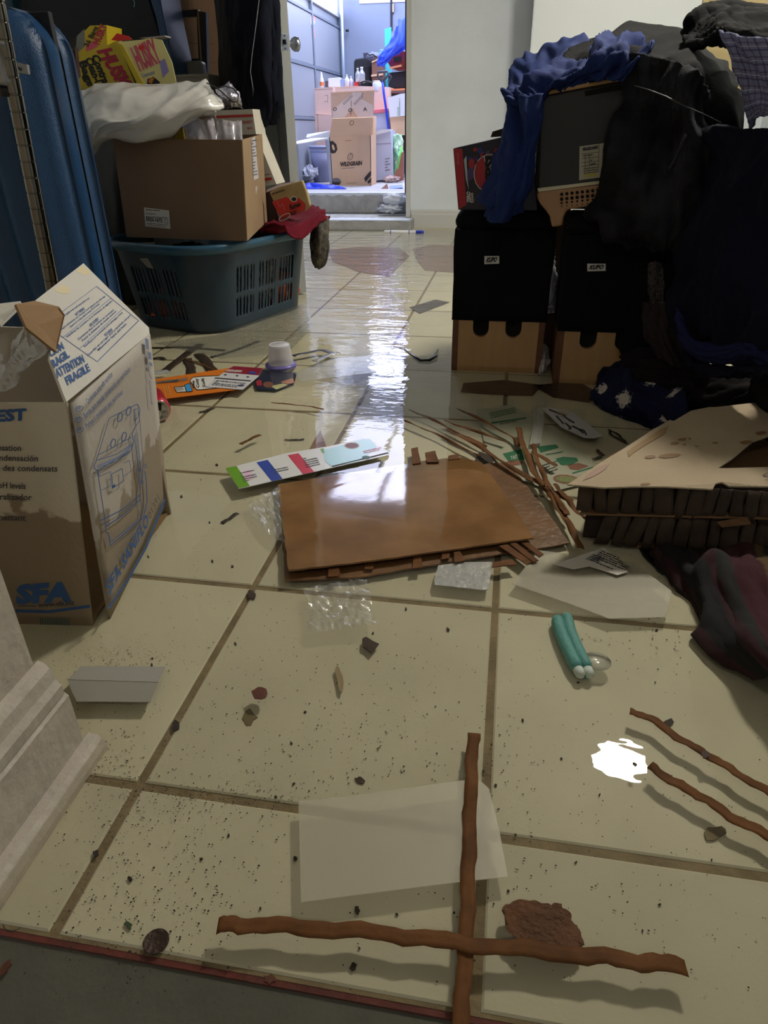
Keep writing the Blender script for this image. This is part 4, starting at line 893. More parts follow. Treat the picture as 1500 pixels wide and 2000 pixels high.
# ---- dark appliance (black body, beige lid and perforated beige base)
ap = thing('portable_appliance', 'dark grey appliance with beige rim and perforated beige base atop the boxes', 'appliance', Y(1120, 440, 1.6)); ya = 1.56
bei = M('beige_plastic', (176, 136, 98), .5, bump=.05, bs=80); body = M('charcoal_plastic', (38, 38, 34), .45, bump=.06, bs=300)
pbox('body', [(1053, 190), (1060, 184), (1232, 152), (1330, 140), (1330, 345), (1190, 358), (1052, 374), (1048, 366)], ya, .30, body, ap, .008)
pbox('lid_rim', [(1062, 178), (1232, 146), (1332, 128), (1332, 134), (1232, 154), (1064, 186)], ya-.008, .32, M('tan_rim', (190, 150, 100), .5), ap, .003)
pbox('handle_recess', [(1142, 178), (1220, 163), (1221, 174), (1143, 188)], ya-.0015, .003, M('slot_dark', (), .9), ap, .001)
pbox('trim_strip', [(1049, 368), (1200, 350), (1200, 356), (1052, 375)], ya-.006, .02, M('cream_strip', (214, 206, 176), .5), ap, .001)
yc = ya-.004
hull = [(1050, 374), (1300, 345), (1300, 372), (1240, 392), (1160, 402), (1108, 410), (1101, 424), (1099, 441), (1078, 444), (1075, 424), (1066, 411), (1056, 400), (1050, 388)]
pbox('base', hull, yc, .22, bei, ap, .006)
f = Face(Y(1050, 374, yc), Y(1300, 345, yc), Y(1100, 440, yc), ap, .0012); hk = M('slot_dark', (), .9)
for j, (dy, r_) in enumerate(((0, 3.4), (9.5, 3.6), (17, 2.3), (23.5, 1.3))):
    for i in range(12): f.ell(1097+i*10.1, 379.5+dy-i*1.15, r_, r_, hk, n=10)
f.acc and f.done()
for o in ap.children:
    if o.name.startswith('printing'): o.name = 'vent_holes'; o['kind'] = 'stuff'
f = Face(Y(1053, 190, ya), Y(1232, 152, ya), Y(1052, 374, ya), ap, .001)
f.poly([(1132, 286), (1250, 270), (1250, 336), (1131, 352)], M('label_cream', (186, 180, 160), .6), nm='rating_label'); f.text('FRIGIDAIRE', (1138, 295), (1168, 290), (1138, 289), black, k=2, bold=.05)
for P in ([(1136, 301), (1170, 297)], [(1136, 310), (1170, 306)], [(1136, 318), (1170, 314)], [(1136, 325), (1170, 321)], [(1170, 282), (1169, 325)], [(1143, 301), (1143, 329)], [(1151, 301), (1151, 329)]): f.line(P, .8, black, 2)
f.fine((1138, 307), (1168, 303), (1138, 302), black, 1, 1, k=2); f.fine((1153, 325), (1168, 322), (1153, 310), darkgrey, 2, 2, k=2); f.fine((1140, 341), (1170, 337), (1140, 328), black, 3, 3, k=2); f.poly([(1142, 340), (1165, 337), (1165, 343), (1142, 346)], M('yellow_patch', (190, 180, 90), .6), k=1.6); f.fine((1176, 320), (1200, 317), (1176, 290), darkgrey, 5, 4, k=2)
f.done()

tag(box('gap_filler_block', (.44, 1.66, .47), (.86, 1.86, .535), cov, bevel=.02), 'black block added to darken the pale gap under the dark appliance', 'block')  # dark block added to close the pale gap under the appliance
# ---- tall white cabinet / wardrobe behind the pile
cb_ = thing('white_cabinet', 'tall plain white cabinet standing behind the clothes pile', 'cabinet', (.9, 4.8, 0)); cxl = Y(1040, 60, 4.75).x; cxr = Y(1372, 60, 4.75).x
wc = M('white_laminate', (232, 238, 240), .4)
box('body', (cxl+.02, 4.775, 0), (cxr, 5.15, 1.85), wc, cb_, .004); box('door', (cxl, 4.75, .05), (cxr+.004, 4.772, 1.85), wc, cb_, .004)
box('daylit_edge_strip', (cxl-.004, 4.75, .05), (cxl+.001, 5.12, 1.85), M('edge_daylight', (220, 224, 235), .4), cb_)  # cool pale tone paints the daylight on the cabinet's edge
wd = thing('wooden_board', 'pale wooden board just above the dark clothes at the top right', 'board', Y(1450, 0, 2.4)); box('board', (Y(1374, 0, 2.5).x, 2.5, 0), (Y(1500, 0, 2.5).x, 2.52, 1.12), M('pale_pine', (206, 186, 136), .5, var=.12, vs=5, stretch=(1, 8, 8)), wd)

# ---- clothing
FORWARD = {'black_jacket': .0009, 'black_trousers': .0009, 'plaid_shirt': .0009, 'navy_hoodie': .0009, 'blue_sleeve': .0009, 'navy_scarf': .0009}   # the pile bulges toward the viewer at the right
def C_(name, lab, cat, rows, mat, **k):
    f_ = FORWARD.get(name, 0)
    if f_: rows = [[(px, py, y-min(.36, max(0, px-1380)*f_)) for px, py, y in r] for r in rows]
    o = cloth(name, rows, mat, **k); tag(o, lab, cat); return o
blk = M('black_cloth', (8, 9, 10), .9, spec=.2, bump=.2, bs=180, var=.3, vs=6); blk2 = M('charcoal_cloth', (12, 12, 12), .95, spec=.2, bump=.2, bs=220, var=.3, vs=9)
navy = M('navy_cloth', (8, 11, 34), .9, spec=.2, bump=.15, bs=200, var=.3, vs=5)
blue = M('blue_shirt_cloth', (24, 44, 100), .85, spec=.3, bump=.15, bs=260, var=.12, vs=8)
brn = M('dark_brown_cloth', (22, 18, 17), .95, spec=.2, bump=.3, bs=120, var=.3, vs=8)
# big black jacket heaped over everything
C_('black_jacket', 'large black jacket heaped over the top of the appliance', 'jacket',
   [[(1095, 92, 2.05), (1170, 62, 2.1), (1262, 50, 2.1), (1345, 62, 2.05), (1405, 105, 2.0), (1445, 150, 1.95)],
    [(1085, 110, 1.85), (1170, 92, 1.82), (1262, 85, 1.8), (1340, 95, 1.75), (1405, 140, 1.7), (1450, 190, 1.7)],
    [(1110, 135, 1.70), (1180, 125, 1.66), (1255, 122, 1.60), (1330, 140, 1.52), (1400, 190, 1.46), (1455, 240, 1.46)],
    [(1235, 175, 1.62), (1270, 190, 1.54), (1310, 200, 1.48), (1360, 250, 1.42), (1415, 300, 1.40), (1470, 320, 1.40)],
    [(1260, 330, 1.6), (1300, 330, 1.5), (1340, 340, 1.45), (1380, 370, 1.41), (1430, 400, 1.39), (1490, 400, 1.38)]], blk, nu=80, nv=70, fold=.026, ff=3.2, ang=.6, fine=.003, thick=.008, seed=41)
C_('black_trousers', 'black trousers laid across the far top right of the clothes pile', 'trousers',
   [[(1330, 60, 1.9), (1345, 32, 1.92), (1372, 12, 1.92), (1400, 2, 1.9), (1460, 4, 1.8), (1560, 8, 1.7)], [(1335, 75, 1.75), (1360, 55, 1.72), (1395, 40, 1.68), (1430, 36, 1.62), (1480, 42, 1.55), (1570, 50, 1.5)],
    [(1345, 100, 1.6), (1380, 90, 1.56), (1410, 80, 1.5), (1445, 85, 1.44), (1500, 100, 1.38), (1580, 110, 1.36)]], blk2, nu=60, nv=40, fold=.02, ff=3, ang=1.2, thick=.01, seed=42)
bs_ = thing('blue_shirt', 'crumpled blue shirt draped over the left side of the dark appliance', 'shirt', Y(1000, 420, 1.6))
cloth('shirt_body', [[(992, 178, 1.92), (1030, 128, 1.95), (1095, 92, 1.92), (1160, 82, 1.86), (1225, 86, 1.8), (1275, 102, 1.72)],
   [(985, 186, 1.74), (1022, 150, 1.75), (1085, 118, 1.70), (1150, 105, 1.66), (1210, 102, 1.62), (1262, 112, 1.58)],
   [(988, 196, 1.62), (1020, 178, 1.60), (1080, 148, 1.57), (1140, 132, 1.55), (1200, 122, 1.53), (1250, 122, 1.52)],
   [(1002, 208, 1.57), (1030, 196, 1.545), (1075, 178, 1.54), (1120, 165, 1.54), (1165, 154, 1.535), (1205, 146, 1.53)]], blue, bs_, nu=90, nv=60, fold=.034, ff=5, ang=.25, fine=.004, thick=.006, seed=43)
cloth('hanging_tail', [[(990, 176, 1.70), (1010, 182, 1.60), (1035, 190, 1.54), (1062, 182, 1.54)], [(986, 225, 1.64), (1006, 235, 1.56), (1032, 245, 1.52), (1056, 245, 1.53)], [(984, 275, 1.62), (1002, 285, 1.54), (1028, 290, 1.51), (1052, 295, 1.53)],
   [(968, 325, 1.60), (990, 335, 1.52), (1020, 345, 1.49), (1045, 350, 1.52)], [(950, 370, 1.60), (980, 385, 1.50), (1012, 392, 1.48), (1034, 392, 1.52)], [(944, 420, 1.60), (960, 434, 1.52), (995, 430, 1.49), (1022, 415, 1.52)]], blue, bs_, nu=50, nv=80, fold=.022, ff=2.6, ang=0, fine=.003, thick=.006, seed=44)
cloth('hem_flap', [[(984, 300, 1.60), (996, 312, 1.54), (1006, 330, 1.52)], [(955, 345, 1.60), (975, 360, 1.53), (995, 372, 1.50)], [(934, 392, 1.61), (946, 402, 1.55), (960, 408, 1.52)]], blue, bs_, nu=24, nv=30, fold=.01, ff=2, thick=.006, seed=45)
camo = M('dark_camouflage', (40, 42, 48), .85, spec=.2, rgb2=(9, 9, 11), vs=11, bump=.25, bs=260)
cj = thing('camouflage_jacket', 'dark camouflage jacket hanging down in front of the appliance', 'jacket', Y(1270, 480, 1.5))
cloth('jacket_body', [[(1228, 118, 1.56), (1262, 108, 1.52), (1302, 112, 1.48), (1350, 140, 1.44), (1385, 180, 1.42)], [(1222, 180, 1.54), (1255, 172, 1.49), (1300, 180, 1.45), (1350, 215, 1.41), (1392, 250, 1.40)],
   [(1205, 235, 1.53), (1245, 235, 1.46), (1295, 245, 1.42), (1350, 275, 1.38), (1400, 310, 1.38)], [(1182, 310, 1.53), (1230, 315, 1.44), (1285, 325, 1.40), (1345, 345, 1.37), (1398, 370, 1.38)],
   [(1162, 380, 1.53), (1215, 392, 1.44), (1275, 400, 1.40), (1335, 410, 1.37), (1388, 425, 1.39)], [(1156, 412, 1.53), (1205, 440, 1.45), (1265, 470, 1.41), (1320, 468, 1.39), (1372, 455, 1.41)], [(1185, 440, 1.54), (1225, 470, 1.48), (1275, 492, 1.46), (1320, 484, 1.45), (1360, 465, 1.46)]],
   camo, cj, nu=90, nv=100, fold=.034, ff=3.4, ang=.45, fine=.004, thick=.01, seed=46)
tube('zip', [Y(*p) for p in ((1240, 168, 1.455), (1268, 176, 1.43), (1300, 188, 1.405), (1335, 206, 1.375), (1372, 222, 1.36), (1408, 240, 1.365))], .0014, M('zip_grey', (60, 62, 64), .4, .5), cj, 6)
tube('sleeve_label', [Y(*p) for p in ((1340, 262, 1.35), (1330, 285, 1.345), (1318, 312, 1.345), (1308, 332, 1.345))], .0045, M('woven_black', (12, 12, 14), .8, rgb2=(34, 36, 40), vs=260), cj, 6)
# plaid shirt
pd = bpy.data.materials.new('plaid'); pd.use_nodes = True; t = pd.node_tree; b = t.nodes['Principled BSDF']; b.inputs['Roughness'].default_value = .85; L = t.links.new
uvn = t.nodes.new('ShaderNodeUVMap'); sp2 = t.nodes.new('ShaderNodeSeparateXYZ'); L(uvn.outputs[0], sp2.inputs[0])
def stripes(sock, n, wd_, off=0.):
    a = t.nodes.new('ShaderNodeMath'); a.operation = 'MULTIPLY_ADD'; a.inputs[1].default_value = n; a.inputs[2].default_value = off; L(sock, a.inputs[0])
    f_ = t.nodes.new('ShaderNodeMath'); f_.operation = 'FRACT'; L(a.outputs[0], f_.inputs[0]); c_ = t.nodes.new('ShaderNodeMath'); c_.operation = 'LESS_THAN'; c_.inputs[1].default_value = wd_; L(f_.outputs[0], c_.inputs[0]); return c_.outputs[0]
cur = None
for sock, n_, w_, of, col in ((sp2.outputs['X'], 5, .12, 0, (60, 56, 96)), (sp2.outputs['Y'], 7, .12, 0, (60, 56, 96)), (sp2.outputs['X'], 5, .07, .45, (70, 44, 60)), (sp2.outputs['Y'], 7, .07, .45, (70, 44, 60)), (sp2.outputs['Y'], 7, .05, .7, (200, 200, 214))):
    mx_ = t.nodes.new('ShaderNodeMixRGB'); mx_.inputs[2].default_value = lin(col)
    if cur is None: mx_.inputs[1].default_value = lin((122, 126, 164))
    else: L(cur, mx_.inputs[1])
    mm = t.nodes.new('ShaderNodeMath'); mm.operation = 'MULTIPLY'; mm.inputs[1].default_value = .75; L(stripes(sock, n_, w_, of), mm.inputs[0]); L(mm.outputs[0], mx_.inputs[0]); cur = mx_.outputs[0]
L(cur, b.inputs['Base Color'])
C_('plaid_shirt', 'blue and lavender plaid shirt hanging at the upper right edge of the pile', 'shirt',
   [[(1406, 58, 1.40), (1440, 68, 1.36), (1490, 74, 1.33), (1560, 82, 1.32)], [(1428, 110, 1.38), (1460, 118, 1.34), (1505, 120, 1.31), (1570, 125, 1.30)], [(1445, 170, 1.37), (1472, 172, 1.33), (1515, 172, 1.30), (1575, 172, 1.30)],
    [(1458, 225, 1.37), (1478, 212, 1.33), (1520, 208, 1.31), (1575, 205, 1.31)], [(1463, 256, 1.38), (1470, 236, 1.35), (1510, 220, 1.33), (1560, 215, 1.33)]], pd, nu=40, nv=44, fold=.008, ff=2, fine=.002, thick=.005, seed=47)
# dark masses down to the floor
C_('black_coat', 'long black coat hanging from the pile behind the right covered box', 'coat',
   [[(1225, 440, 1.60), (1262, 430, 1.54), (1300, 420, 1.5), (1340, 410, 1.48)], [(1228, 520, 1.62), (1262, 520, 1.54), (1300, 515, 1.50), (1345, 510, 1.47)], [(1215, 620, 1.60), (1250, 620, 1.52), (1295, 620, 1.47), (1345, 620, 1.45)],
    [(1205, 690, 1.58), (1245, 700, 1.48), (1295, 710, 1.43), (1350, 720, 1.42)], [(1212, 712, 1.57), (1250, 735, 1.46), (1300, 760, 1.40), (1350, 780, 1.38)]], blk2, nu=50, nv=80, fold=.02, ff=3, thick=.012, seed=48)
C_('speckled_scarf', 'small grey speckled knitted piece in the shadow under the camouflage jacket', 'scarf',
   [[(1268, 515, 1.40), (1280, 510, 1.39), (1292, 515, 1.40)], [(1266, 560, 1.39), (1280, 555, 1.38), (1296, 560, 1.39)], [(1272, 592, 1.39), (1282, 594, 1.38), (1294, 590, 1.39)]], M('speckled_knit', (70, 62, 60), .95, rgb2=(18, 16, 18), vs=160), nu=16, nv=24, fold=.004, thick=.006, seed=49)
C_('dark_red_garment', 'dark maroon garment low between black coat and navy hoodie', 'garment',
   [[(1262, 590, 1.42), (1290, 590, 1.37), (1320, 600, 1.34)], [(1258, 650, 1.40), (1290, 655, 1.34), (1325, 665, 1.31)], [(1290, 700, 1.36), (1320, 715, 1.30), (1350, 725, 1.28)], [(1330, 750, 1.3), (1360, 765, 1.26), (1390, 775, 1.24)]], M('maroon_dark', (26, 10, 12), .9, bump=.2, bs=120), nu=30, nv=40, fold=.012, thick=.01, seed=50)
C_('navy_hoodie', 'large navy hoodie filling the right side of the pile', 'hoodie',
   [[(1372, 255, 1.40), (1410, 245, 1.32), (1460, 255, 1.26), (1560, 250, 1.24)], [(1350, 380, 1.38), (1400, 370, 1.26), (1460, 360, 1.20), (1570, 350, 1.18)], [(1320, 480, 1.36), (1380, 470, 1.22), (1450, 470, 1.15), (1580, 460, 1.12)],
    [(1300, 560, 1.34), (1370, 560, 1.20), (1450, 560, 1.12), (1590, 550, 1.08)], [(1310, 630, 1.33), (1380, 640, 1.18), (1460, 645, 1.10), (1600, 640, 1.05)], [(1340, 690, 1.34), (1400, 700, 1.2), (1470, 705, 1.12), (1600, 700, 1.06)]], navy, nu=90, nv=90, fold=.032, ff=2.8, ang=.8, fine=.003, thick=.012, seed=51)
sl_ = C_('blue_sleeve', 'royal blue sleeve curling round below the navy hoodie at the right edge', 'sleeve',
   [[(1318, 600, 1.26), (1345, 655, 1.20), (1400, 668, 1.15), (1450, 660, 1.11), (1500, 668, 1.08), (1560, 680, 1.06)], [(1322, 650, 1.24), (1360, 685, 1.16), (1410, 690, 1.11), (1460, 680, 1.07), (1500, 690, 1.05), (1560, 720, 1.02)],
    [(1340, 690, 1.24), (1370, 705, 1.17), (1415, 712, 1.12), (1462, 700, 1.08), (1490, 712, 1.06), (1545, 745, 1.03)]], M('royal_cloth', (12, 22, 66), .85, spec=.3, bump=.1, bs=200), nu=60, nv=26, fold=.012, ff=2, ang=1.4, thick=.012, seed=52)
C_('navy_scarf', 'blue cuffed hem under the curled sleeve at the right edge', 'scarf',
   [[(1335, 690, 1.22), (1375, 715, 1.16), (1425, 722, 1.12), (1470, 716, 1.08), (1530, 700, 1.04)], [(1345, 712, 1.20), (1380, 728, 1.15), (1425, 735, 1.10), (1475, 728, 1.06), (1535, 735, 1.02)]], navy, nu=40, nv=14, fold=.006, thick=.02, seed=53)
C_('brown_blanket', 'dark brown blanket bunched on the floor behind the snowflake blanket', 'blanket',
   [[(1215, 700, 1.46), (1270, 690, 1.40), (1340, 705, 1.32), (1420, 715, 1.26), (1500, 720, 1.2), (1600, 720, 1.14)], [(1230, 725, 1.40), (1285, 722, 1.32), (1350, 735, 1.24), (1425, 748, 1.16), (1500, 755, 1.1), (1600, 760, 1.04)],
    [(1260, 770, 1.34), (1310, 765, 1.26), (1365, 780, 1.18), (1430, 790, 1.10), (1500, 795, 1.04), (1600, 800, 1.0)], [(1290, 830, 1.26), (1340, 815, 1.2), (1390, 815, 1.12), (1450, 820, 1.06), (1510, 825, 1.02), (1600, 830, .98)]], brn, nu=80, nv=50, fold=.022, ff=3.5, ang=.9, thick=.012, seed=54, zmin=.004)
# snowflake blanket: printed white bursts at their own places on the cloth
def burst_mat(name, base, pts, r0=.030):
    m = M(name, base, .95, bump=.5, bs=260, spec=.2, var=.2, vs=20); t = m.node_tree; b = t.nodes['Principled BSDF']; L = t.links.new
    cur = b.inputs['Base Color'].links[0].from_socket; ge = t.nodes.new('ShaderNodeNewGeometry')
    n = t.nodes.new('ShaderNodeTexNoise'); n.inputs['Scale'].default_value = 130; n.inputs['Detail'].default_value = 5; L(ge.outputs['Position'], n.inputs[0])
    for p, k in pts:
        d_ = t.nodes.new('ShaderNodeVectorMath'); d_.operation = 'DISTANCE'; d_.inputs[1].default_value = p; L(ge.outputs['Position'], d_.inputs[0])
        a = t.nodes.new('ShaderNodeMath'); a.operation = 'MULTIPLY_ADD'; a.inputs[1].default_value = r0*k*1.9; L(n.outputs[0], a.inputs[0]); L(d_.outputs['Value'], a.inputs[2])
        r = t.nodes.new('ShaderNodeMapRange'); r.inputs[1].default_value = r0*k*1.50; r.inputs[2].default_value = r0*k*1.75; r.inputs[3].default_value = .9; r.inputs[4].default_value = 0; L(a.outputs[0], r.inputs[0])
        c_ = t.nodes.new('ShaderNodeMath'); c_.operation = 'GREATER_THAN'; c_.inputs[1].default_value = r0*k*.16; L(d_.outputs['Value'], c_.inputs[0])
        q = t.nodes.new('ShaderNodeMath'); q.operation = 'MULTIPLY'; L(r.outputs[0], q.inputs[0]); L(c_.outputs[0], q.inputs[1])
        mx_ = t.nodes.new('ShaderNodeMixRGB'); mx_.inputs[2].default_value = lin((196, 188, 178)); L(q.outputs[0], mx_.inputs[0]); L(cur, mx_.inputs[1]); cur = mx_.outputs[0]
    L(cur, b.inputs['Base Color']); return m
BURST = ((1222, 779, 1), (1277, 744, .95), (1178, 762, .75), (1318, 772, .8), (1300, 818, .6), (1262, 712, .6))
bm_ = M('fleece_base', (18, 24, 56), .95)
SB = C_('snowflake_blanket', 'navy fleece blanket printed with white snowflakes lying in the water', 'blanket',
   [[(1172, 722, 1.54), (1200, 706, 1.56), (1240, 700, 1.56), (1280, 704, 1.52), (1310, 720, 1.46)], [(1164, 745, 1.48), (1195, 738, 1.44), (1240, 732, 1.42), (1285, 735, 1.38), (1325, 750, 1.32)],
    [(1166, 772, 1.42), (1205, 765, 1.36), (1250, 762, 1.33), (1295, 764, 1.28), (1335, 775, 1.22)], [(1180, 798, 1.36), (1220, 796, 1.29), (1262, 795, 1.24), (1300, 792, 1.20), (1345, 795, 1.14)],
    [(1210, 815, 1.32), (1245, 818, 1.26), (1280, 822, 1.20), (1318, 828, 1.13), (1352, 825, 1.08)], [(1240, 832, 1.28), (1270, 838, 1.22), (1300, 842, 1.15), (1335, 845, 1.08), (1370, 840, 1.03)]], bm_, nu=90, nv=80, fold=.03, ff=2.2, ang=.5, fine=.002, thick=.01, seed=55, zmin=.004)
from mathutils.bvhtree import BVHTree
bv = BVHTree.FromPolygons([v.co for v in SB.data.vertices], [list(p.vertices) for p in SB.data.polygons])
hits = [(bv.ray_cast(CAM, ray(x, y).normalized())[0], k) for x, y, k in BURST]
SB.data.materials[0] = burst_mat('snowflake_fleece', (18, 24, 56), [(tuple(h_), k) for h_, k in hits if h_])
# striped blanket bottom right: bands run along the folds
sm_ = bpy.data.materials.new('striped_fleece'); sm_.use_nodes = True; t = sm_.node_tree; b = t.nodes['Principled BSDF']; b.inputs['Roughness'].default_value = .95; L = t.links.new
uvn = t.nodes.new('ShaderNodeUVMap'); s_ = t.nodes.new('ShaderNodeSeparateXYZ'); nz2 = t.nodes.new('ShaderNodeTexNoise'); nz2.inputs['Scale'].default_value = 12; L(uvn.outputs[0], s_.inputs[0]); L(uvn.outputs[0], nz2.inputs[0])
ad = t.nodes.new('ShaderNodeMath'); ad.operation = 'MULTIPLY_ADD'; ad.inputs[1].default_value = .05; L(nz2.outputs[0], ad.inputs[0]); L(s_.outputs['X'], ad.inputs[2])
cr_ = t.nodes.new('ShaderNodeValToRGB'); e_ = cr_.color_ramp.elements
stops = [(0, (9, 8, 9)), (.05, (39, 7, 14)), (.10, (39, 7, 14)), (.13, (8, 8, 9)), (.30, (8, 8, 9)), (.33, (43, 8, 17)), (.38, (43, 8, 17)), (.40, (23, 23, 22)), (.46, (23, 23, 22)), (.49, (53, 7, 18)), (.66, (53, 7, 18)), (.68, (86, 68, 37)), (.71, (86, 68, 37)), (.73, (12, 17, 12)), (1, (14, 19, 14))]
e_[0].position = 0; e_[0].color = lin(stops[0][1]); e_[1].position = 1; e_[1].color = lin(stops[-1][1])
for p, c_ in stops[1:-1]: q = e_.new(p); q.color = lin(c_)
L(ad.outputs[0], cr_.inputs[0]); L(cr_.outputs[0], b.inputs['Base Color']); C_('striped_blanket', 'dark red, black and gold striped fleece blanket on the floor at the right edge', 'blanket',
   [[(1268, 1085, .60), (1310, 1076, .62), (1380, 1070, .63), (1450, 1078, .62), (1530, 1085, .62), (1640, 1090, .62)], [(1300, 1120, .54), (1345, 1100, .53), (1405, 1095, .53), (1465, 1100, .53), (1540, 1115, .53), (1650, 1130, .53)],
    [(1335, 1175, .47), (1375, 1150, .46), (1425, 1140, .46), (1485, 1150, .45), (1550, 1165, .44), (1660, 1180, .44)], [(1355, 1225, .41), (1395, 1205, .39), (1450, 1195, .38), (1505, 1205, .37), (1570, 1220, .36), (1670, 1240, .36)],
    [(1395, 1285, .33), (1435, 1265, .31), (1485, 1255, .29), (1530, 1265, .28), (1590, 1280, .28), (1690, 1300, .28)], [(1470, 1330, .28), (1505, 1325, .25), (1545, 1330, .22), (1590, 1340, .20), (1640, 1350, .20), (1720, 1370, .2)]], sm_, nu=90, nv=80, fold=.016, ff=2.4, ang=.3, fine=.0015, thick=.012, seed=56, zmin=.003)
pl_scrap = C_('black_bag', 'black plastic bag pushed under the honeycomb cardboard above the striped blanket', 'bag',
   [[(1235, 1075, .66), (1320, 1070, .66), (1420, 1070, .66), (1520, 1072, .66), (1640, 1075, .66)], [(1255, 1098, .60), (1330, 1095, .60), (1420, 1092, .60), (1520, 1095, .60), (1640, 1098, .60)], [(1290, 1138, .545), (1340, 1115, .555), (1420, 1100, .57), (1520, 1105, .57), (1640, 1110, .57)]], M('black_poly', (10, 10, 11), .3, bump=.5, bs=40), nu=40, nv=24, fold=.01, ff=4, thick=.004, seed=57, zmin=.003)

o = heap('offframe_clothes_heap', (1.36, 1.0, .52), .43, blk2, 91, (1.0, 1.15, 1.6), None, 34, .22, 1.8)  # unseen clothes heap added beyond the frame to cast the floor shadow
for v in o.data.vertices: v.co.z = max(v.co.z, .004)
tag(o, 'unseen dark clothes heap added past the right edge of the frame to shade the floor', 'blanket')
# ---- honeycomb cardboard block, two layers with exposed ribs
hc = thing('honeycomb_board', 'torn kraft honeycomb cardboard block with exposed dark ribs at the right', 'cardboard', (.9, .8, .03))
kraft = M('kraft_top', (180, 162, 134), .85, bump=.25, bs=260, var=.10, vs=5); ribm = M('wet_kraft_rib', (74, 58, 44), .85, bump=.4, bs=60, var=.4, vs=14); paperL = M('kraft_liner', (124, 92, 58), .85, bump=.3, bs=120)
yF = .612
def FT(px, py, y=yF): return Y(px, py, y)
zt1 = FT(1300, 948).z; zm = FT(1300, 1010).z; zb0 = .012
top_px = [(1108, 946), (1135, 948), (1180, 952), (1240, 950), (1300, 950), (1352, 953), (1392, 955), (1398, 944), (1410, 941), (1424, 949), (1500, 950), (1640, 952), (1640, 900), (1500, 912), (1425, 914), (1403, 914), (1430, 896), (1470, 862), (1500, 852), (1640, 820), (1640, 775), (1500, 783), (1400, 795), (1385, 795), (1350, 802), (1316, 822), (1308, 820), (1270, 842), (1215, 878), (1170, 905), (1130, 932)]
def FZ(px, py, z): return F(px, py, z)
tz = zt1
slab('top_sheet', [FZ(x, y, tz+(.004 if (x, y) in ((1398, 944), (1410, 941)) else 0)) for x, y in top_px], .0028, kraft, hc, dirv=(0, 0, -1))
top_o = hc.children[0]
f = Face(FZ(1200, 940, tz), FZ(1400, 930, tz), FZ(1300, 850, tz), hc, .0012); st_m = M('wet_stain', (134, 100, 62), .6)
rr = random.Random(3)
for x, y, a, b_ in ((1337, 858, 14, 3), (1318, 866, 9, 3), (1340, 868, 7, 2.6), (1397, 865, 6, 2), (1486, 845, 11, 3), (1458, 863, 12, 3.4), (1270, 892, 11, 3), (1308, 890, 22, 4), (1357, 872, 8, 1.6), (1260, 945, 10, 2)): f.ell(x, y, a, b_, st_m, rot=-.08, n=14)
f.poly([(1225, 882), (1238, 872), (1290, 838), (1306, 832), (1300, 846), (1262, 868), (1240, 882), (1228, 892)], M('wet_stain_soft', (150, 122, 82), .7)); f.poly([(1150, 925), (1168, 912), (1190, 905), (1180, 918), (1160, 930), (1138, 938)], M('rosy_stain', (168, 138, 122), .7))
f.text('19', (1444, 944), (1520, 936), (1458, 925), M('pencil', (96, 84, 76), .7), bold=-.03); f.done()
slab('mid_sheet', [FT(1132, 1003), FT(1500, 1012), FT(1640, 1015), Vector((FT(1640, 1015).x+.05, 1.10, zm)), Vector((.75, 1.02, zm)), Vector((.62, .86, zm))], .003, paperL, hc, dirv=(0, 0, -1))
lowp = [FT(1232, 1076), FT(1330, 1080), FT(1500, 1084), FT(1640, 1086)]; zl = max(.006, lowp[0].z)
slab('bottom_sheet', [Vector((p.x, p.y+.01, max(.006, p.z))) for p in lowp]+[Vector((1.2, 1.08, .012)), Vector((.78, 1.0, .012))], .003, paperL, hc, dirv=(0, 0, 1))
rr = random.Random(12)
def rib(x0, x1, y, za, zb, lean, dep, k):
    n = 5; vs = []; fs = []
    for j in range(4):
        v = j/3
        for i in range(n):
            u = i/(n-1); bul = math.sin(u*pi)*dep*(.7+.5*noise.noise(Vector((x0*50, v*2, k))))
            vs.append((x0+(x1-x0)*u+lean*(v-.5)+.0018*noise.noise(Vector((k, v*3, u))), y-bul+.007*noise.noise(Vector((k*3, v*2.5, u))), za+(zb-za)*v))
    for j in range(3):
        for i in range(n-1): fs.append([j*n+i, j*n+i+1, (j+1)*n+i+1, (j+1)*n+i])
    o = mesh('rib', vs, fs, ribm, hc, True); solid(o, .0012); return o
x = FT(1128, 975).x; xe = FT(1640, 975).x; k = 0
while x < xe:
    w_ = rr.uniform(.018, .034); rib(x, x+w_, yF+.004, zm, tz-.002, rr.uniform(-.010, .004), .0045, k); x += w_+rr.uniform(.0005, .004); k += 1
x = FT(1172, 1040).x; k = 50
while x < xe:
    w_ = rr.uniform(.018, .036); rib(x, x+w_, yF+.010, max(.008, zl), zm-.003, rr.uniform(-.006, .006)+(.01 if k < 53 else 0), .0045, k); x += w_+rr.uniform(.0005, .004); k += 1
for k in range(9):
    a, b_ = FZ(1412+k*12, 915, zm+.0), 0
    xx = a.x; rib(xx, xx+.014, yF+.055+.012*k*.6, zm, tz-.003, .002, .006, 100+k)
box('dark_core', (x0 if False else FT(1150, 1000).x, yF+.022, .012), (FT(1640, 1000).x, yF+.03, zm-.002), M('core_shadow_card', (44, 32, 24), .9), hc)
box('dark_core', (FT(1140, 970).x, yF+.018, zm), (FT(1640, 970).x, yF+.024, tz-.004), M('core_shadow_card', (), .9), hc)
slab('torn_strip', [FT(1400, 1020, yF-.012), FT(1460, 1010, yF-.014), FT(1468, 1024, yF-.012), FT(1410, 1030, yF-.01)], .0015, paperL, hc)
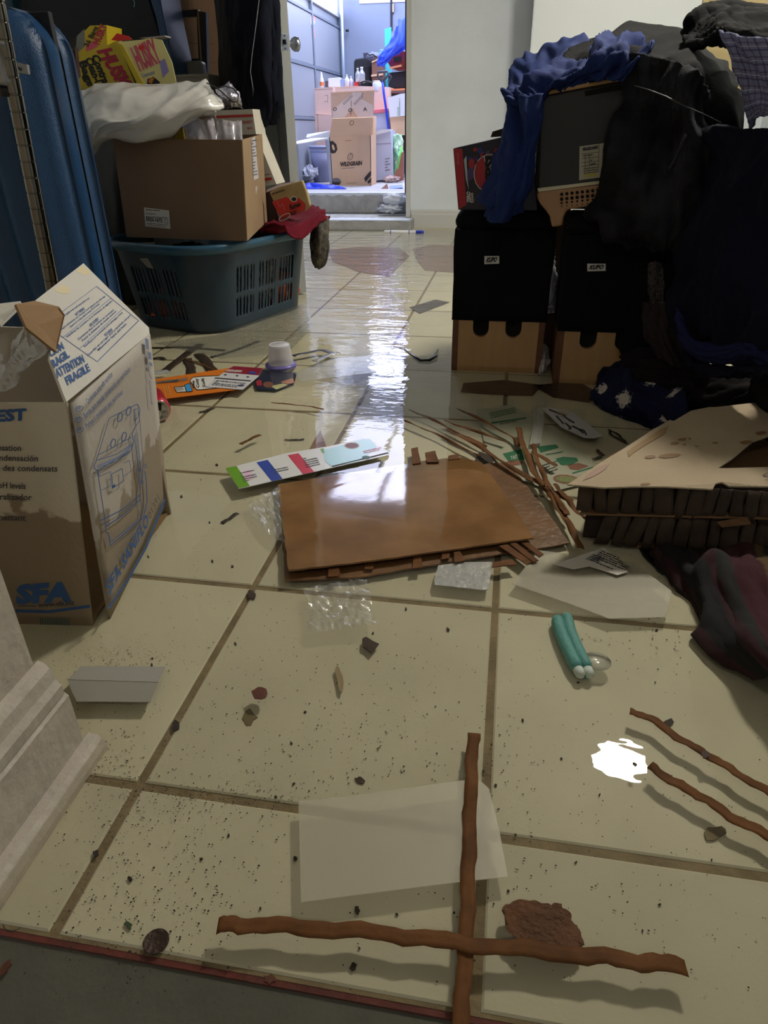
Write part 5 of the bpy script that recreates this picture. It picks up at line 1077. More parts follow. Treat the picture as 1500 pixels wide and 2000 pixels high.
# ================================================================== THINGS IN THE WATER
strip = M('wet_kraft_strip', (112, 75, 44), .6, bump=.15, bs=90, var=.4, vs=26, spec=.08); strip2 = M('dark_wet_strip', (60, 42, 28), .7, bump=.3, bs=60, var=.35, vs=20)
sheetm = M('soaked_board', (142, 106, 70), .05, bump=.025, bs=9, var=.25, vs=9, rgb2=(114, 84, 54), spec=.5)
def R_(name, lab, cat, pix, w_, mat, group=None, **k):
    o = ribbon(name, pix, w_, mat, **k); tag(o, lab, cat, group); return o
R_('cardboard_strip', 'long brown wet strip running straight toward the viewer, crossed by another', 'strip', [(925, 1432), (921, 1500), (918, 1600), (915, 1700), (912, 1800), (906, 1900), (900, 2000), (896, 2090)], .0150, strip, z=.026, seed=1, wob=.0008)
R_('cardboard_strip', 'long brown wet strip floating left to right across the very front', 'strip', [(425, 1807), (480, 1806), (600, 1812), (740, 1822), (860, 1837), (1000, 1852), (1150, 1866), (1250, 1878), (1340, 1887)], .0152, strip, z=.029, seed=2, wob=.0016)
R_('cardboard_strip', 'upper one of two brown strips leaving the frame right of the lamp reflection', 'strip', [(1230, 1390), (1268, 1402), (1330, 1444), (1385, 1476), (1440, 1510), (1510, 1552), (1600, 1600)], .0120, strip, z=.027, seed=3, wob=.0014)
R_('cardboard_strip', 'lower one of two brown strips, starting at the lamp reflection', 'strip', [(1268, 1495), (1318, 1528), (1370, 1556), (1430, 1596), (1500, 1632), (1600, 1690)], .0135, strip, z=.027, seed=4, wob=.0014)
# tangle beside the board
tg = [('upper brown strip of the tangle reaching toward the right covered box', [(892, 797), (940, 820), (998, 852), (1014, 870)], .0085, .030), ('short brown strip lying along the tangle above the dark patches', [(868, 821), (926, 841), (987, 861)], .0095, .031),
      ('longest brown strip of the tangle crossing down to the honeycomb cardboard', [(872, 838), (931, 868), (976, 899), (1032, 932), (1074, 957), (1118, 980)], .0130, .033), ('short blunt brown strip standing out at the top of the tangle', [(1012, 836), (1026, 880), (1043, 922), (1062, 950)], .0135, .038),
      ('brown strip bending right in the middle of the tangle', [(1040, 868), (1052, 905), (1068, 940), (1090, 975), (1108, 1005)], .0110, .035), ('brown strip at the lower end of the tangle beside the board corner', [(1064, 950), (1092, 993), (1118, 1036), (1134, 1072)], .0130, .031),
      ('brown strip ending at the torn tip of the honeycomb cardboard', [(1084, 946), (1106, 972), (1130, 1002), (1160, 1022)], .0110, .040), ('pale brown strip emerging left of the tangle under the doorway reflection', [(800, 800), (850, 822), (900, 848), (950, 872)], .0080, .0245),
      ('thin brown strip crossing the doorway reflection edge', [(790, 822), (840, 842), (900, 872), (938, 892)], .0070, .0245)]
for k, (lab, p, w_, z) in enumerate(tg): R_('cardboard_strip', lab, 'strip', p, w_, strip, z=z, seed=10+k, wob=.001, curl=.003)
R_('cardboard_flake', 'torn brown sliver pointing right in the strip tangle', 'flake', [(1040, 882), (1062, 895), (1086, 909)], .012, strip, z=.034, seed=30)
# strips sunk on the tiles at the left, in front of the basket
for k, (lab, p, w_) in enumerate([('dark sunken strip lying level before the basket, nearest to it', [(296, 679), (360, 678), (440, 684)], .016), ('dark sunken strip slanting down left before the basket', [(392, 672), (355, 698), (318, 728)], .030),
      ('short wide dark sunken strip pointing toward the orange packaging', [(388, 690), (402, 706), (416, 726)], .036), ('long dark sunken strip reaching toward the plastic cup', [(412, 698), (458, 684), (506, 666)], .016),
      ('short dark sunken strip left of centre among the crossed ones', [(365, 700), (372, 716), (374, 730)], .030), ('dark sunken scrap at the corner of the pump carton', [(298, 700), (312, 698), (322, 702)], .016)]):
    R_('sunken_strip', lab, 'strip', p, w_, strip2, z=.004, seed=40+k, wob=.001)
R_('sunken_strip', 'light brown sunken strip among the dark ones before the basket', 'strip', [(360, 701), (390, 710), (418, 722)], .009, strip, z=.006, seed=47)
R_('cardboard_strip', 'thin orange-brown strip floating left of the doorway reflection', 'strip', [(530, 786), (560, 789), (600, 793), (632, 799)], .006, strip, z=.026, seed=48)
R_('cardboard_flake', 'rust-brown slip floating below the orange packaging', 'flake', [(470, 868), (488, 858), (508, 849)], .011, strip, z=.026, seed=49)
R_('cardboard_flake', 'dark slender slip left of the brochure', 'flake', [(556, 858), (575, 859), (594, 857)], .006, strip2, z=.004, seed=50)
R_('cardboard_flake', 'dark slip on the tiles right of the red can', 'flake', [(390, 805), (404, 801), (418, 796)], .009, strip2, z=.004, seed=51)
R_('cardboard_flake', 'dark slip on the tiles left of the brown board', 'flake', [(434, 1022), (448, 1012), (464, 1002)], .009, strip2, z=.003, seed=52)
for k, p in enumerate([[(1190, 842), (1198, 852), (1226, 866)], [(1188, 838), (1206, 848), (1222, 862)]]): R_('sunken_strip', ('dark hair-like strip near the snowflake blanket, left one', 'dark hair-like strip near the snowflake blanket, right one')[k], 'strip', p, .006, strip2, z=.006, seed=60+k)
for k, p in enumerate([[(1158, 896), (1176, 892)], [(1166, 878), (1178, 890)]]): R_('sunken_strip', ('small dark strip level at the cardboard edge', 'small dark strip upright at the cardboard edge')[k], 'strip', p, .008, strip2, z=.006, seed=64+k)
# sunken brown leaves of board in the dark water before the covered boxes
for k, (lab, px) in enumerate([('dark soaked paper sheet sunk in front of the left covered box', [(905, 748), (985, 742), (1060, 752), (1040, 772), (960, 770), (900, 765)]), ('dark soaked paper sheet sunk in front of the right covered box', [(1040, 752), (1130, 745), (1170, 768), (1150, 785), (1080, 775)]),
      ('dark square tab sunk between board and strip tangle, upper one', [(942, 880), (950, 857), (984, 862), (976, 886)]), ('dark square tab sunk between board and strip tangle, lower one', [(924, 905), (936, 882), (968, 892), (958, 912)]), ('brown soaked paper sunk before the far wall', [(806, 486), (842, 478), (890, 480), (892, 532), (830, 528), (812, 505)]),
      ('brown soaked paper sunk under the far part of the doorway reflection', [(640, 488), (700, 482), (780, 484), (800, 500), (760, 540), (700, 530), (650, 510)]), ('long dark paper sunk right of the far doorway reflection', [(800, 600), (850, 585), (878, 590), (820, 612)]), ('dark wedge of board sunk left of the brochure', [(590, 905), (612, 862), (626, 840), (640, 880), (640, 905)])]):
    o = slab('soaked_paper', [F(x, y, .004) for x, y in px], .0015, strip2 if k in (0, 1, 2, 3, 6) else M('soaked_tan_paper', (140, 104, 82), .7, var=.2), dirv=(0, 0, -1)); tag(o, lab, 'paper')

# ---- soaked brown board: two sheets with torn tabs
bd = thing('soaked_board', 'large soaked brown cardboard square floating in the middle of the floor', 'cardboard', F(780, 1000, 0))
def tilt(px, py, z0=.040, z1=.023):
    k = min(1, max(0, (py-900)/210)); return F(px, py, z1+(z0-z1)*k)
def wavy(pix, fn, n=7, amp=.0015, seed=0):
    r = random.Random(seed); out = []
    for (a, b_), (c, d_) in zip(pix, pix[1:]+pix[:1]):
        for k in range(n):
            u = k/n; p = fn(a+(c-a)*u, b_+(d_-b_)*u); out.append(p+Vector((r.uniform(-1, 1), r.uniform(-1, 1), 0))*amp*(k > 0))
    return out
slab('top_sheet', wavy([(543, 946), (553, 1030), (564, 1113), (730, 1094), (880, 1073), (1042, 1050), (1000, 985), (940, 903), (900, 893), (840, 898), (640, 930)], tilt, seed=1), .0035, sheetm, bd, dirv=(0, 0, -1))
slab('bottom_sheet', wavy([(552, 1060), (556, 1133), (700, 1127), (830, 1105), (960, 1085), (1112, 1060), (1080, 1015), (1015, 930), (985, 903), (950, 905)], lambda x, y: tilt(x, y, .018, .016), seed=2), .003, M('soaked_board_dark', (128, 90, 58), .4, bump=.3, bs=40, var=.3, vs=14), bd, dirv=(0, 0, -1))
tb = [[(806, 1110), (808, 1086), (823, 1085), (824, 1108)], [(862, 1092), (864, 1076), (880, 1075), (878, 1090)], [(888, 1098), (886, 1078), (898, 1076), (908, 1094)], [(712, 1112), (714, 1098), (729, 1097), (729, 1111)], [(974, 1066), (990, 1062), (1040, 1098), (1028, 1102)], [(996, 1062), (1008, 1060), (1052, 1094), (1042, 1098)], [(1016, 1058), (1028, 1056), (1062, 1082), (1054, 1088)],
      [(806, 906), (803, 876), (816, 873), (822, 904)], [(834, 903), (830, 884), (850, 880), (858, 902)], [(876, 898), (876, 890), (896, 886), (898, 896)], [(960, 1108), (962, 1098), (1000, 1092), (1010, 1102)], [(640, 1126), (642, 1110), (662, 1108), (664, 1124)]]
for k, p in enumerate(tb): slab('torn_tab', wavy(p, lambda x, y: F(x, y, .026+.002*(k % 3)), 3, .0008, k), .0016, strip, bd, dirv=(0, 0, -1))

# ---- QR-less brochure with colour bands
br = thing('paper_strip', 'white brochure strip with green, blue and red bands floating over the board', 'brochure', F(600, 900, .03))
BZ = .034; bp = [(441, 915), (466, 954), (482, 951), (757, 889), (760, 882), (738, 870), (722, 857), (708, 857), (640, 872), (560, 885)]
slab('sheet', [F(x, y, BZ) for x, y in bp], .0012, M('glossy_white', (222, 222, 222), .22), br, dirv=(0, 0, -1))
f = Face(F(441, 915, BZ), F(757, 889, BZ), F(466, 954, BZ), br, .0005)
gn = M('leaf_green', (106, 160, 40), .3); bl2 = M('band_blue', (48, 72, 160), .3); rd2 = M('band_red', (196, 44, 62), .3)
f.poly([(441, 914), (462, 910), (488, 949), (466, 953)], gn); f.poly([(501, 903), (523, 898), (552, 935), (531, 940)], bl2); f.poly([(562, 889), (583, 885), (614, 922), (592, 926)], rd2); f.poly([(625, 877), (632, 875), (634, 884), (630, 885)], gn)
f.poly([(632, 879), (708, 858), (722, 857), (736, 872), (700, 902), (648, 911), (634, 900)], M('pale_aqua', (170, 214, 220), .25)); 
for (x, y) in ((478, 916), (540, 902), (600, 888)): f.fine((x-2, y+26), (x+26, y+20), (x-10, y+6), darkgrey, 5, int(x), k=2)
f.poly([(474, 920), (486, 917), (496, 934), (480, 940)], M('pale_pink', (226, 190, 214), .3), k=.9); f.ell(687, 870, 13, 5, M('food_photo', (120, 70, 60), .4), k=2); f.ell(687, 870, 15, 6.5, whitep, k=1.6); f.ell(715, 893, 8, 3, M('green_dark', (30, 90, 66), .4), k=2)
f.fine((712, 886), (748, 878), (708, 880), M('pink_red', (), .4), 2, 5, k=2); f.line([(648, 911), (758, 884)], 2, darkgrey, 1.5); f.done()

# ---- papers and films near the surface
milky = film('milky_sheet', (224, 217, 200), .38, .4, .1, 30, .03); clear = film('clear_wrap', (215, 215, 210), .16, .10, 1.0, 55, .30); clear2 = film('clear_wrap_soft', (215, 215, 205), .05, .3, .2, 25, .01)
def S_(name, lab, cat, pix, z, mat, t=.0008, parent=None):
    o = slab(name, [F(x, y, z) for x, y in pix], t, mat, parent, dirv=(0, 0, -1)); 
    if parent is None: tag(o, lab, cat)
    return o
S_('translucent_sheet', 'large milky translucent sheet under the water beside the long upright strip', 'sheet', [(583, 1565), (700, 1552), (900, 1524), (940, 1526), (955, 1540), (975, 1620), (992, 1712), (900, 1722), (740, 1742), (588, 1762)], .0235, milky)
fs_ = thing('folded_slip', 'small whitish folded slip floating near the end of the baseboard', 'slip', F(230, 1340, .024))
S_('upper_leaf', '', '', [(158, 1301), (323, 1302), (309, 1332), (132, 1327)], .0265, M('milky_plastic', (160, 158, 148), .4), .0008, fs_); S_('lower_leaf', '', '', [(132, 1328), (309, 1333), (294, 1371), (150, 1370), (140, 1350)], .0255, M('milky_plastic2', (148, 146, 134), .4), .0008, fs_)
S_('tissue_slip', 'small greyish tissue slip under the lower edge of the brown board', 'slip', [(848, 1132), (856, 1104), (905, 1098), (961, 1097), (955, 1150), (944, 1152), (850, 1142)], .0235, film('tissue', (196, 196, 198), .6, .4, .4, 60, .08))
S_('clear_film', 'wide clear film sheet spreading from the board corner to the striped blanket', 'film', [(1000, 1140), (1052, 1074), (1130, 1085), (1240, 1100), (1312, 1154), (1300, 1205), (1190, 1208), (1110, 1178)], .0235, film('grey_film', (186, 178, 160), .40, .45, .08, 20, .0))
lb_ = thing('printed_slip', 'white slip with fine dark print at the near side of the honeycomb cardboard', 'slip', F(1160, 1100, .03))
S_('slip', '', '', [(1080, 1102), (1181, 1069), (1226, 1117), (1206, 1123), (1150, 1106), (1120, 1112)], .030, M('damp_paper', (196, 190, 176), .5), .0006, lb_)
f = Face(F(1110, 1090, .030), F(1181, 1069, .030), F(1206, 1123, .030), lb_, .0005); f.fine((1150, 1094), (1212, 1120), (1176, 1074), black, 7, 2, k=2); f.fine((1142, 1092), (1170, 1098), (1160, 1082), darkgrey, 4, 3, k=2); f.done()
def crumple(name, lab, pix4, z, mat, nu, nv, amp, sc, seed, thick=.0006):
    """crinkled film: facets from cell noise over a quad on the water"""
    P = [F(x, y, z) for x, y in pix4]; vs = []; fs = []
    for j in range(nv):
        for i in range(nu):
            u, v = i/(nu-1), j/(nv-1); p = P[0].lerp(P[1], u).lerp(P[3].lerp(P[2], u), v)
            h = noise.cell(Vector((u*sc, v*sc, seed)))*.3+noise.noise(Vector((u*sc*1.1, v*sc*1.1, seed)))+.5*noise.noise(Vector((u*sc*2.7, v*sc*2.7, seed)))
            e = .006*noise.noise(Vector((u*4, v*4, seed+5))); vs.append(p+Vector((e, e*.7, abs(h)*amp)))
            if i and j: k = j*nu+i; fs.append([k-nu-1, k-nu, k, k-1])
    o = mesh(name, vs, fs, mat, None, False); tag(o, lab, 'wrapper'); return o
crumple('clear_wrapper', 'crumpled clear plastic wrapper in front of the brown board', [(598, 1150), (716, 1132), (735, 1222), (606, 1238)], .024, film('crinkle', (225, 225, 220), .15, .2, .25, 40, .07), 20, 18, .012, 7, 1)
crumple('clear_wrapper', 'crumpled clear wrapper at the left edge of the brown board', [(482, 985), (546, 952), (560, 1062), (520, 1045)], .024, film('crinkle', (), .2), 16, 14, .009, 5, 2)
S_('clear_film', 'faint clear film spreading before the laundry basket', 'film', [(300, 670), (420, 655), (600, 590), (610, 640), (560, 690), (430, 700)], .0245, clear2)
S_('clear_film', 'faint clear film lying right of the plastic cup', 'film', [(575, 728), (650, 700), (780, 690), (790, 720), (640, 738), (590, 745)], .0245, clear2)
lathe('clear_disc', [(0, 0), (.019, 0), (.0195, .0006), (0, .0006)], F(1166, 1292, .0232), film('disc_clear', (200, 205, 190), .30, .2, .2, 30, .15), None, 30); tag(bpy.data.objects['clear_disc'], 'round clear plastic disc beside the teal foam piece', 'disc')
S_('bag_reflection', 'whitish sheet painting the mirrored plastic bag, left of the grey-white label', 'strip', [(1041, 795), (1060, 796), (1063, 822), (1056, 866), (1034, 868), (1042, 830)], .0235, film('reflection_film', (210, 208, 204), .55, .3, .3, 40, .1))  # whitish sheet stands in for the mirrored bag between the boxes
wl = thing('torn_label', 'torn grey-white label with scribbled silver pattern near the snowflake blanket', 'label', F(1120, 825, .028))
S_('label', '', '', [(1058, 797), (1070, 796), (1100, 800), (1120, 806), (1178, 851), (1160, 856), (1140, 855), (1096, 834)], .029, M('grey_label', (180, 180, 178), .25), .0006, wl)
f = Face(F(1058, 797, .029), F(1120, 806, .029), F(1150, 855, .029), wl, .0005)
for P in ([(1072, 800), (1090, 806), (1104, 812)], [(1100, 812), (1112, 820), (1122, 826)], [(1086, 812), (1094, 820), (1100, 828)], [(1118, 832), (1130, 838), (1140, 846)], [(1104, 826), (1116, 836), (1110, 838)], [(1128, 838), (1140, 840), (1146, 850)]): f.line(P, 3, M('scribble', (60, 60, 64), .3))
f.poly([(1084, 803), (1100, 804), (1110, 811), (1098, 809)], M('silver_foil', (230, 230, 232), .1, .9), k=2); f.done()

# green printed leaflet under the strips
lf = thing('green_leaflet', 'white leaflet with green boxes and food pictures sunk under the strip tangle', 'leaflet', F(1060, 900, .005))
S_('sheet', '', '', [(930, 800), (1000, 790), (1100, 850), (1160, 905), (1140, 945), (1080, 960), (1000, 930), (950, 880)], .008, M('sunk_white', (176, 176, 156), .5), .0006, lf)
f = Face(F(930, 800, .008), F(1100, 850, .008), F(1000, 930, .008), lf, .0006); dg = M('print_green', (30, 112, 74), .5); fd = M('food_brown', (134, 84, 62), .5)
f.poly([(982, 886), (1022, 876), (1030, 896), (996, 904)], dg); f.poly([(1050, 872), (1086, 868), (1092, 874), (1056, 884)], dg); f.poly([(1085, 896), (1100, 892), (1126, 894), (1130, 900), (1116, 908), (1096, 908)], dg); f.text('TASTY', (998, 898), (1016, 893), (997, 891), whitep, k=2)
f.poly([(1108, 908), (1130, 904), (1150, 910), (1130, 918), (1114, 916)], fd); f.line([(1118, 924), (1160, 912)], 2.5, dg); f.line([(1050, 912), (1090, 900)], 2, dg); f.line([(1066, 888), (1100, 882)], 2, dg); f.line([(960, 826), (1028, 816)], 2.5, dg); f.ell(1106, 936, 26, 9, fd, rot=.1); f.ell(1106, 936, 20, 6, M('salad', (120, 130, 70), .5), rot=.1, k=2); f.ell(1004, 904, 18, 5, fd, rot=-.05)
f.fine((960, 818), (1010, 806), (956, 806), dg, 3, 9); f.fine((978, 830), (1010, 824), (976, 826), darkgrey, 1, 3); f.fine((1060, 930), (1090, 918), (1056, 908), darkgrey, 4, 4); f.done()

# teal foam: two joined rolls with pale ends
tf = thing('foam_piece', 'teal folded foam piece with whitish end submerged right of centre', 'foam', F(1120, 1270, .01))
teal = M('teal_foam', (86, 150, 140), .6, bump=.3, bs=120, var=.12, vs=20)
for sg, nm in ((-1, 'left_roll'), (1, 'right_roll')):
    P = [F(1097+sg*9, 1206+sg*-2, .016), F(1104+sg*9, 1235, .016), F(1120+sg*9, 1272, .016), F(1138+sg*9, 1308, .017)]
    A_ = [Vector(p) for p in cat1([tuple(p) for p in P], 12)]; tube(nm, A_, [.008]+[.0100]*10+[.008], teal, tf, 14); tube('pale_tip', [A_[-1], A_[-1]+(A_[-1]-A_[-2])*1.0, A_[-1]+(A_[-1]-A_[-2])*1.4], [.0078, .007, .003], M('pale_foam', (196, 206, 196), .6), tf, 12)
    tube('pale_tip', [A_[0], A_[0]-(A_[1]-A_[0])*.45], [.007, .005], M('faded_foam', (130, 190, 178), .6), tf, 12)
tube('fold', [F(1098, 1208, .014), F(1112, 1242, .014), F(1130, 1282, .014), F(1146, 1322, .014)], .004, M('teal_foam_dark', (40, 140, 126), .6), tf, 8)

# brown pulp chunk
ck = prism('paper_pulp', wavy([(985, 1790), (982, 1772), (1008, 1758), (1040, 1758), (1078, 1768), (1090, 1764), (1112, 1780), (1118, 1800), (1132, 1815), (1140, 1838), (1136, 1850), (1110, 1858), (1055, 1866), (1030, 1850), (1010, 1836), (992, 1818)], lambda x, y: F(x, y, .024), 4, .0012, 5), wavy([(985, 1790), (982, 1772), (1008, 1758), (1040, 1758), (1078, 1768), (1090, 1764), (1112, 1780), (1118, 1800), (1132, 1815), (1140, 1838), (1136, 1850), (1110, 1858), (1055, 1866), (1030, 1850), (1010, 1836), (992, 1818)], lambda x, y: F(x, y, .020), 4, .0018, 6), M('brown_pulp', (112, 66, 28), .7, bump=.8, bs=90, var=.4, vs=26)); tag(ck, 'ragged brown lump of soaked paper behind the front strip', 'pulp')

# coins and small rounds on the sill
for k, (lab, x, y, r_, col) in enumerate((('dark brown coin lying at the sill edge in the lower left', 305, 1840, .0122, (66, 48, 38)), ('greenish corroded coin in the corner beside the baseboard', 34, 1795, .0130, (52, 62, 54)))):
    o = lathe('coin', [(0, 0), (r_*.97, 0), (r_, .0004), (r_, .0014), (r_*.97, .0018), (r_*.9, .0014), (0, .0014)], F(x, y, -.004 if k else .0), M('corroded_%d' % k, col, .45, .3, bump=.4, bs=200, var=.3, vs=90), None, 32); tag(o, lab, 'coin')

# cup and lid, orange packaging, card, can
cu = thing('plastic_cup', 'translucent plastic cup floating upside down on its purple-rimmed lid', 'cup', F(550, 722, WZ)); cc = F(549, 716, WZ)
frost = film('frosted_cup', (226, 224, 232), .6, .35, .05, 30, .04)
lathe('cup', [(0, .072), (.030, .072), (.0325, .070), (.0335, .066), (.040, .016), (.0405, .010)], cc, frost, cu, 32); lathe('rim', [(.0405, .012), (.049, .010), (.051, .004), (.049, .0), (.040, -.002), (.0405, .003)], cc, M('violet_rim', (110, 100, 180), .3, alpha=.85), cu, 36); lathe('ring', [(.028, .0722), (.030, .0735), (.032, .0722)], cc, M('frost_edge', (220, 218, 226), .3), cu, 28)
lathe('lid', [(0, -.018), (.034, -.018), (.040, -.001)], cc, film('lid_clear', (200, 196, 190), .3, .1, .1, 30, .2), cu, 28)
op = thing('orange_packaging', 'orange cardboard packaging strip with white tag print at the water left of the cup', 'packaging', F(380, 750, .03)); OZ = .03
slab('sheet', [F(x, y, OZ) for x, y in ((290, 742), (354, 733), (412, 724), (440, 720), (455, 717), (470, 758), (455, 762), (320, 779), (292, 776))], .0014, M('orange_card', (214, 118, 32), .4, var=.05), op, dirv=(0, 0, -1))
f = Face(F(302, 742, OZ), F(440, 720, OZ), F(455, 762, OZ), op, .0006); wh = whitep; bk = black
f.poly([(371, 744), (376, 737), (392, 735), (440, 733), (438, 756), (392, 761), (384, 761)], wh); f.line([(371, 744), (376, 737), (392, 735), (440, 733), (438, 756), (392, 761), (384, 761)], 1.2, bk, 2, True); f.poly([(340, 756), (361, 754), (364, 765), (345, 766)], wh); f.line([(340, 756), (361, 754), (364, 765), (345, 766)], 1, bk, 2, True)
f.poly([(360, 752), (371, 748), (376, 764), (365, 765)], M('sky_blue', (70, 150, 210), .4), k=2); f.line([(360, 752), (371, 748), (376, 764), (365, 765)], 1, bk, 2.5, True); f.text('Keep', (381, 757), (379, 743), (376, 757), bk, k=2.5); f.text('Cozy', (390, 757), (386, 739), (384, 757), bk, k=2.5); f.text('Soft', (402, 756), (398, 738), (396, 756), bk, k=2.5)
f.fine((316, 774), (312, 752), (306, 774), M('pale_orange', (230, 160, 90), .4), 3, 2, k=2); f.fine((336, 772), (330, 752), (322, 772), M('pale_orange', (), .4), 3, 3, k=2); f.fine((345, 764), (360, 762), (342, 757), bk, 3, 3, k=2.5)
f.poly([(302, 745), (340, 741), (368, 737), (366, 743), (320, 748), (303, 750)], M('soaked_tan_paper', (), .7), k=2); f.poly([(306, 747), (340, 742), (350, 741), (345, 746), (318, 747)], M('silver_foil', (), .1), k=3); f.done()
cr2 = thing('printed_card', 'white card with crimson header lying on the orange packaging', 'card', F(450, 740, .033)); CZ = .0335
slab('card', [F(x, y, CZ) for x, y in ((400, 755), (436, 728), (456, 715), (514, 719), (505, 735), (474, 761))], .0008, M('card_white', (206, 206, 208), .3), cr2, dirv=(0, 0, -1))
f = Face(F(400, 755, CZ), F(456, 715, CZ), F(474, 761, CZ), cr2, .0005); f.poly([(437, 727), (456, 715), (514, 719), (506, 733)], M('card_crimson', (130, 26, 44), .35)); f.text('GREEN BEANS', (440, 725), (470, 727), (445, 721), whitep, k=2); f.poly([(484, 728), (492, 725), (502, 727), (494, 731)], bl2, k=2)
f.line([(420, 738), (490, 744)], 2, bk); f.fine((412, 752), (470, 758), (424, 742), darkgrey, 4, 5); f.poly([(463, 752), (474, 750), (478, 753), (467, 755)], M('dark_patch', (60, 60, 90), .4)); 
for x, y in ((440, 732), (463, 734), (484, 736)): f.ell(x, y, 3, 1.2, bk)
f.done()
fp = thing('food_wrapper', 'colourful sunken food wrapper beneath the plastic cup', 'wrapper', F(530, 755, .006))
S_('wrapper', '', '', [(494, 735), (510, 722), (580, 728), (575, 748), (540, 762), (500, 760)], .012, M('dark_blue_wrap', (28, 36, 66), .3), .0008, fp); f = Face(F(494, 735, .012), F(580, 728, .012), F(540, 762, .012), fp, .0006)
f.poly([(500, 744), (510, 742), (512, 752), (502, 754)], rd2); f.ell(524, 751, 10, 6, M('food_brown', (), .5)); f.poly([(528, 754), (556, 748), (562, 752), (540, 761)], M('lemon', (206, 200, 150), .4)); f.poly([(548, 746), (572, 738), (576, 748), (556, 750)], M('salmon', (196, 130, 104), .4)); f.done()
can = thing('drink_can', 'red and silver drink can lying on its side beside the pump carton', 'can', F(312, 820, 0)); c0 = Vector(F(314, 826, .0)); c0.z = .034; cax = Vector((-.55, .80, 0)).normalized()
al = M('aluminium', (190, 190, 188), .25, 1); lathe('body', [(.0285, 0), (.031, .003), (.033, .010), (.033, .105), (.028, .117)], c0, M('can_red', (190, 34, 52), .25, .3, spec=.8), can, 36, cax)
lathe('lid', [(0, .006), (.022, .006), (.0235, .0), (.0265, -.001), (.0285, .0)], c0, al, can, 36, cax); lathe('base', [(0, .110), (.02, .112), (.0285, .117)], c0, al, can, 36, cax)
ce = c0-cax*-.0045; sd = cax.cross(Vector((0, 0, 1))); slab('opening', [ce+(sd*cos(a)*.009+Vector((0, 0, sin(a)*.012)))+Vector((0, 0, .006)) for a in np.linspace(0, 2*pi, 16)[:-1]], .0004, bk, can, dirv=-cax); slab('pull_tab', [ce-cax*.001+(sd*cos(a)*.006+Vector((0, 0, sin(a)*.010)))+Vector((0, 0, -.009)) for a in np.linspace(0, 2*pi, 16)[:-1]], .001, al, can, dirv=-cax)
S_('clear_scrap', 'small glossy clear scrap against the side of the pump carton', 'scrap', [(298, 724), (326, 722), (332, 726), (326, 730), (298, 732)], .03, film('scrap', (225, 225, 220), .5, .06, .4, 40, .4))
# dark leaf-like shapes in the doorway reflection
R_('dark_wrapper', 'dark patterned wrapper floating at the left edge of the doorway reflection', 'wrapper', [(572, 695), (600, 689), (630, 684), (648, 690)], .020, M('dark_print', (48, 36, 36), .3, rgb2=(26, 34, 56), vs=60), z=.027, seed=70)
R_('clear_spoon_wrapper', 'silvery film curl right of the dark patterned wrapper', 'wrapper', [(614, 706), (640, 694), (662, 688)], .022, film('curl', (170, 175, 185), .5, .1, .4, 40, .3), z=.027, seed=71)
o = tube('black_twig', [F(*p) for p in ((768, 676, .027), (790, 682, .028), (806, 694, .029), (822, 704, .030), (838, 703, .032), (850, 696, .036), (856, 682, .040))], [.001, .0025, .005, .008, .009, .007, .002], M('glossy_black', (14, 14, 16), .15), None, 10, squash=(1, 1, .5)); tag(o, 'curved glossy black leaf floating beside the doorway reflection edge', 'leaf')
pn = thing('white_tube', 'white plastic tube with blue cap floating before the far step', 'tube', F(790, 453, .03)); a, b_ = F(750, 453, .034), F(828, 453, .034); d_ = (b_-a)
tube('barrel', [a, a+d_*.02, a+d_*.8], [.008, .012, .012], M('white_plastic', (225, 225, 228), .35), pn, 14); tube('cap', [a+d_*.8, a+d_*.97, b_], [.0125, .011, .006], M('cap_blue', (40, 60, 190), .3), pn, 14); tube('band', [a+d_*.16, a+d_*.18], .0125, M('cap_blue', (), .3), pn, 14); tube('band', [a+d_*.62, a+d_*.64], .0125, M('cap_blue', (), .3), pn, 14)

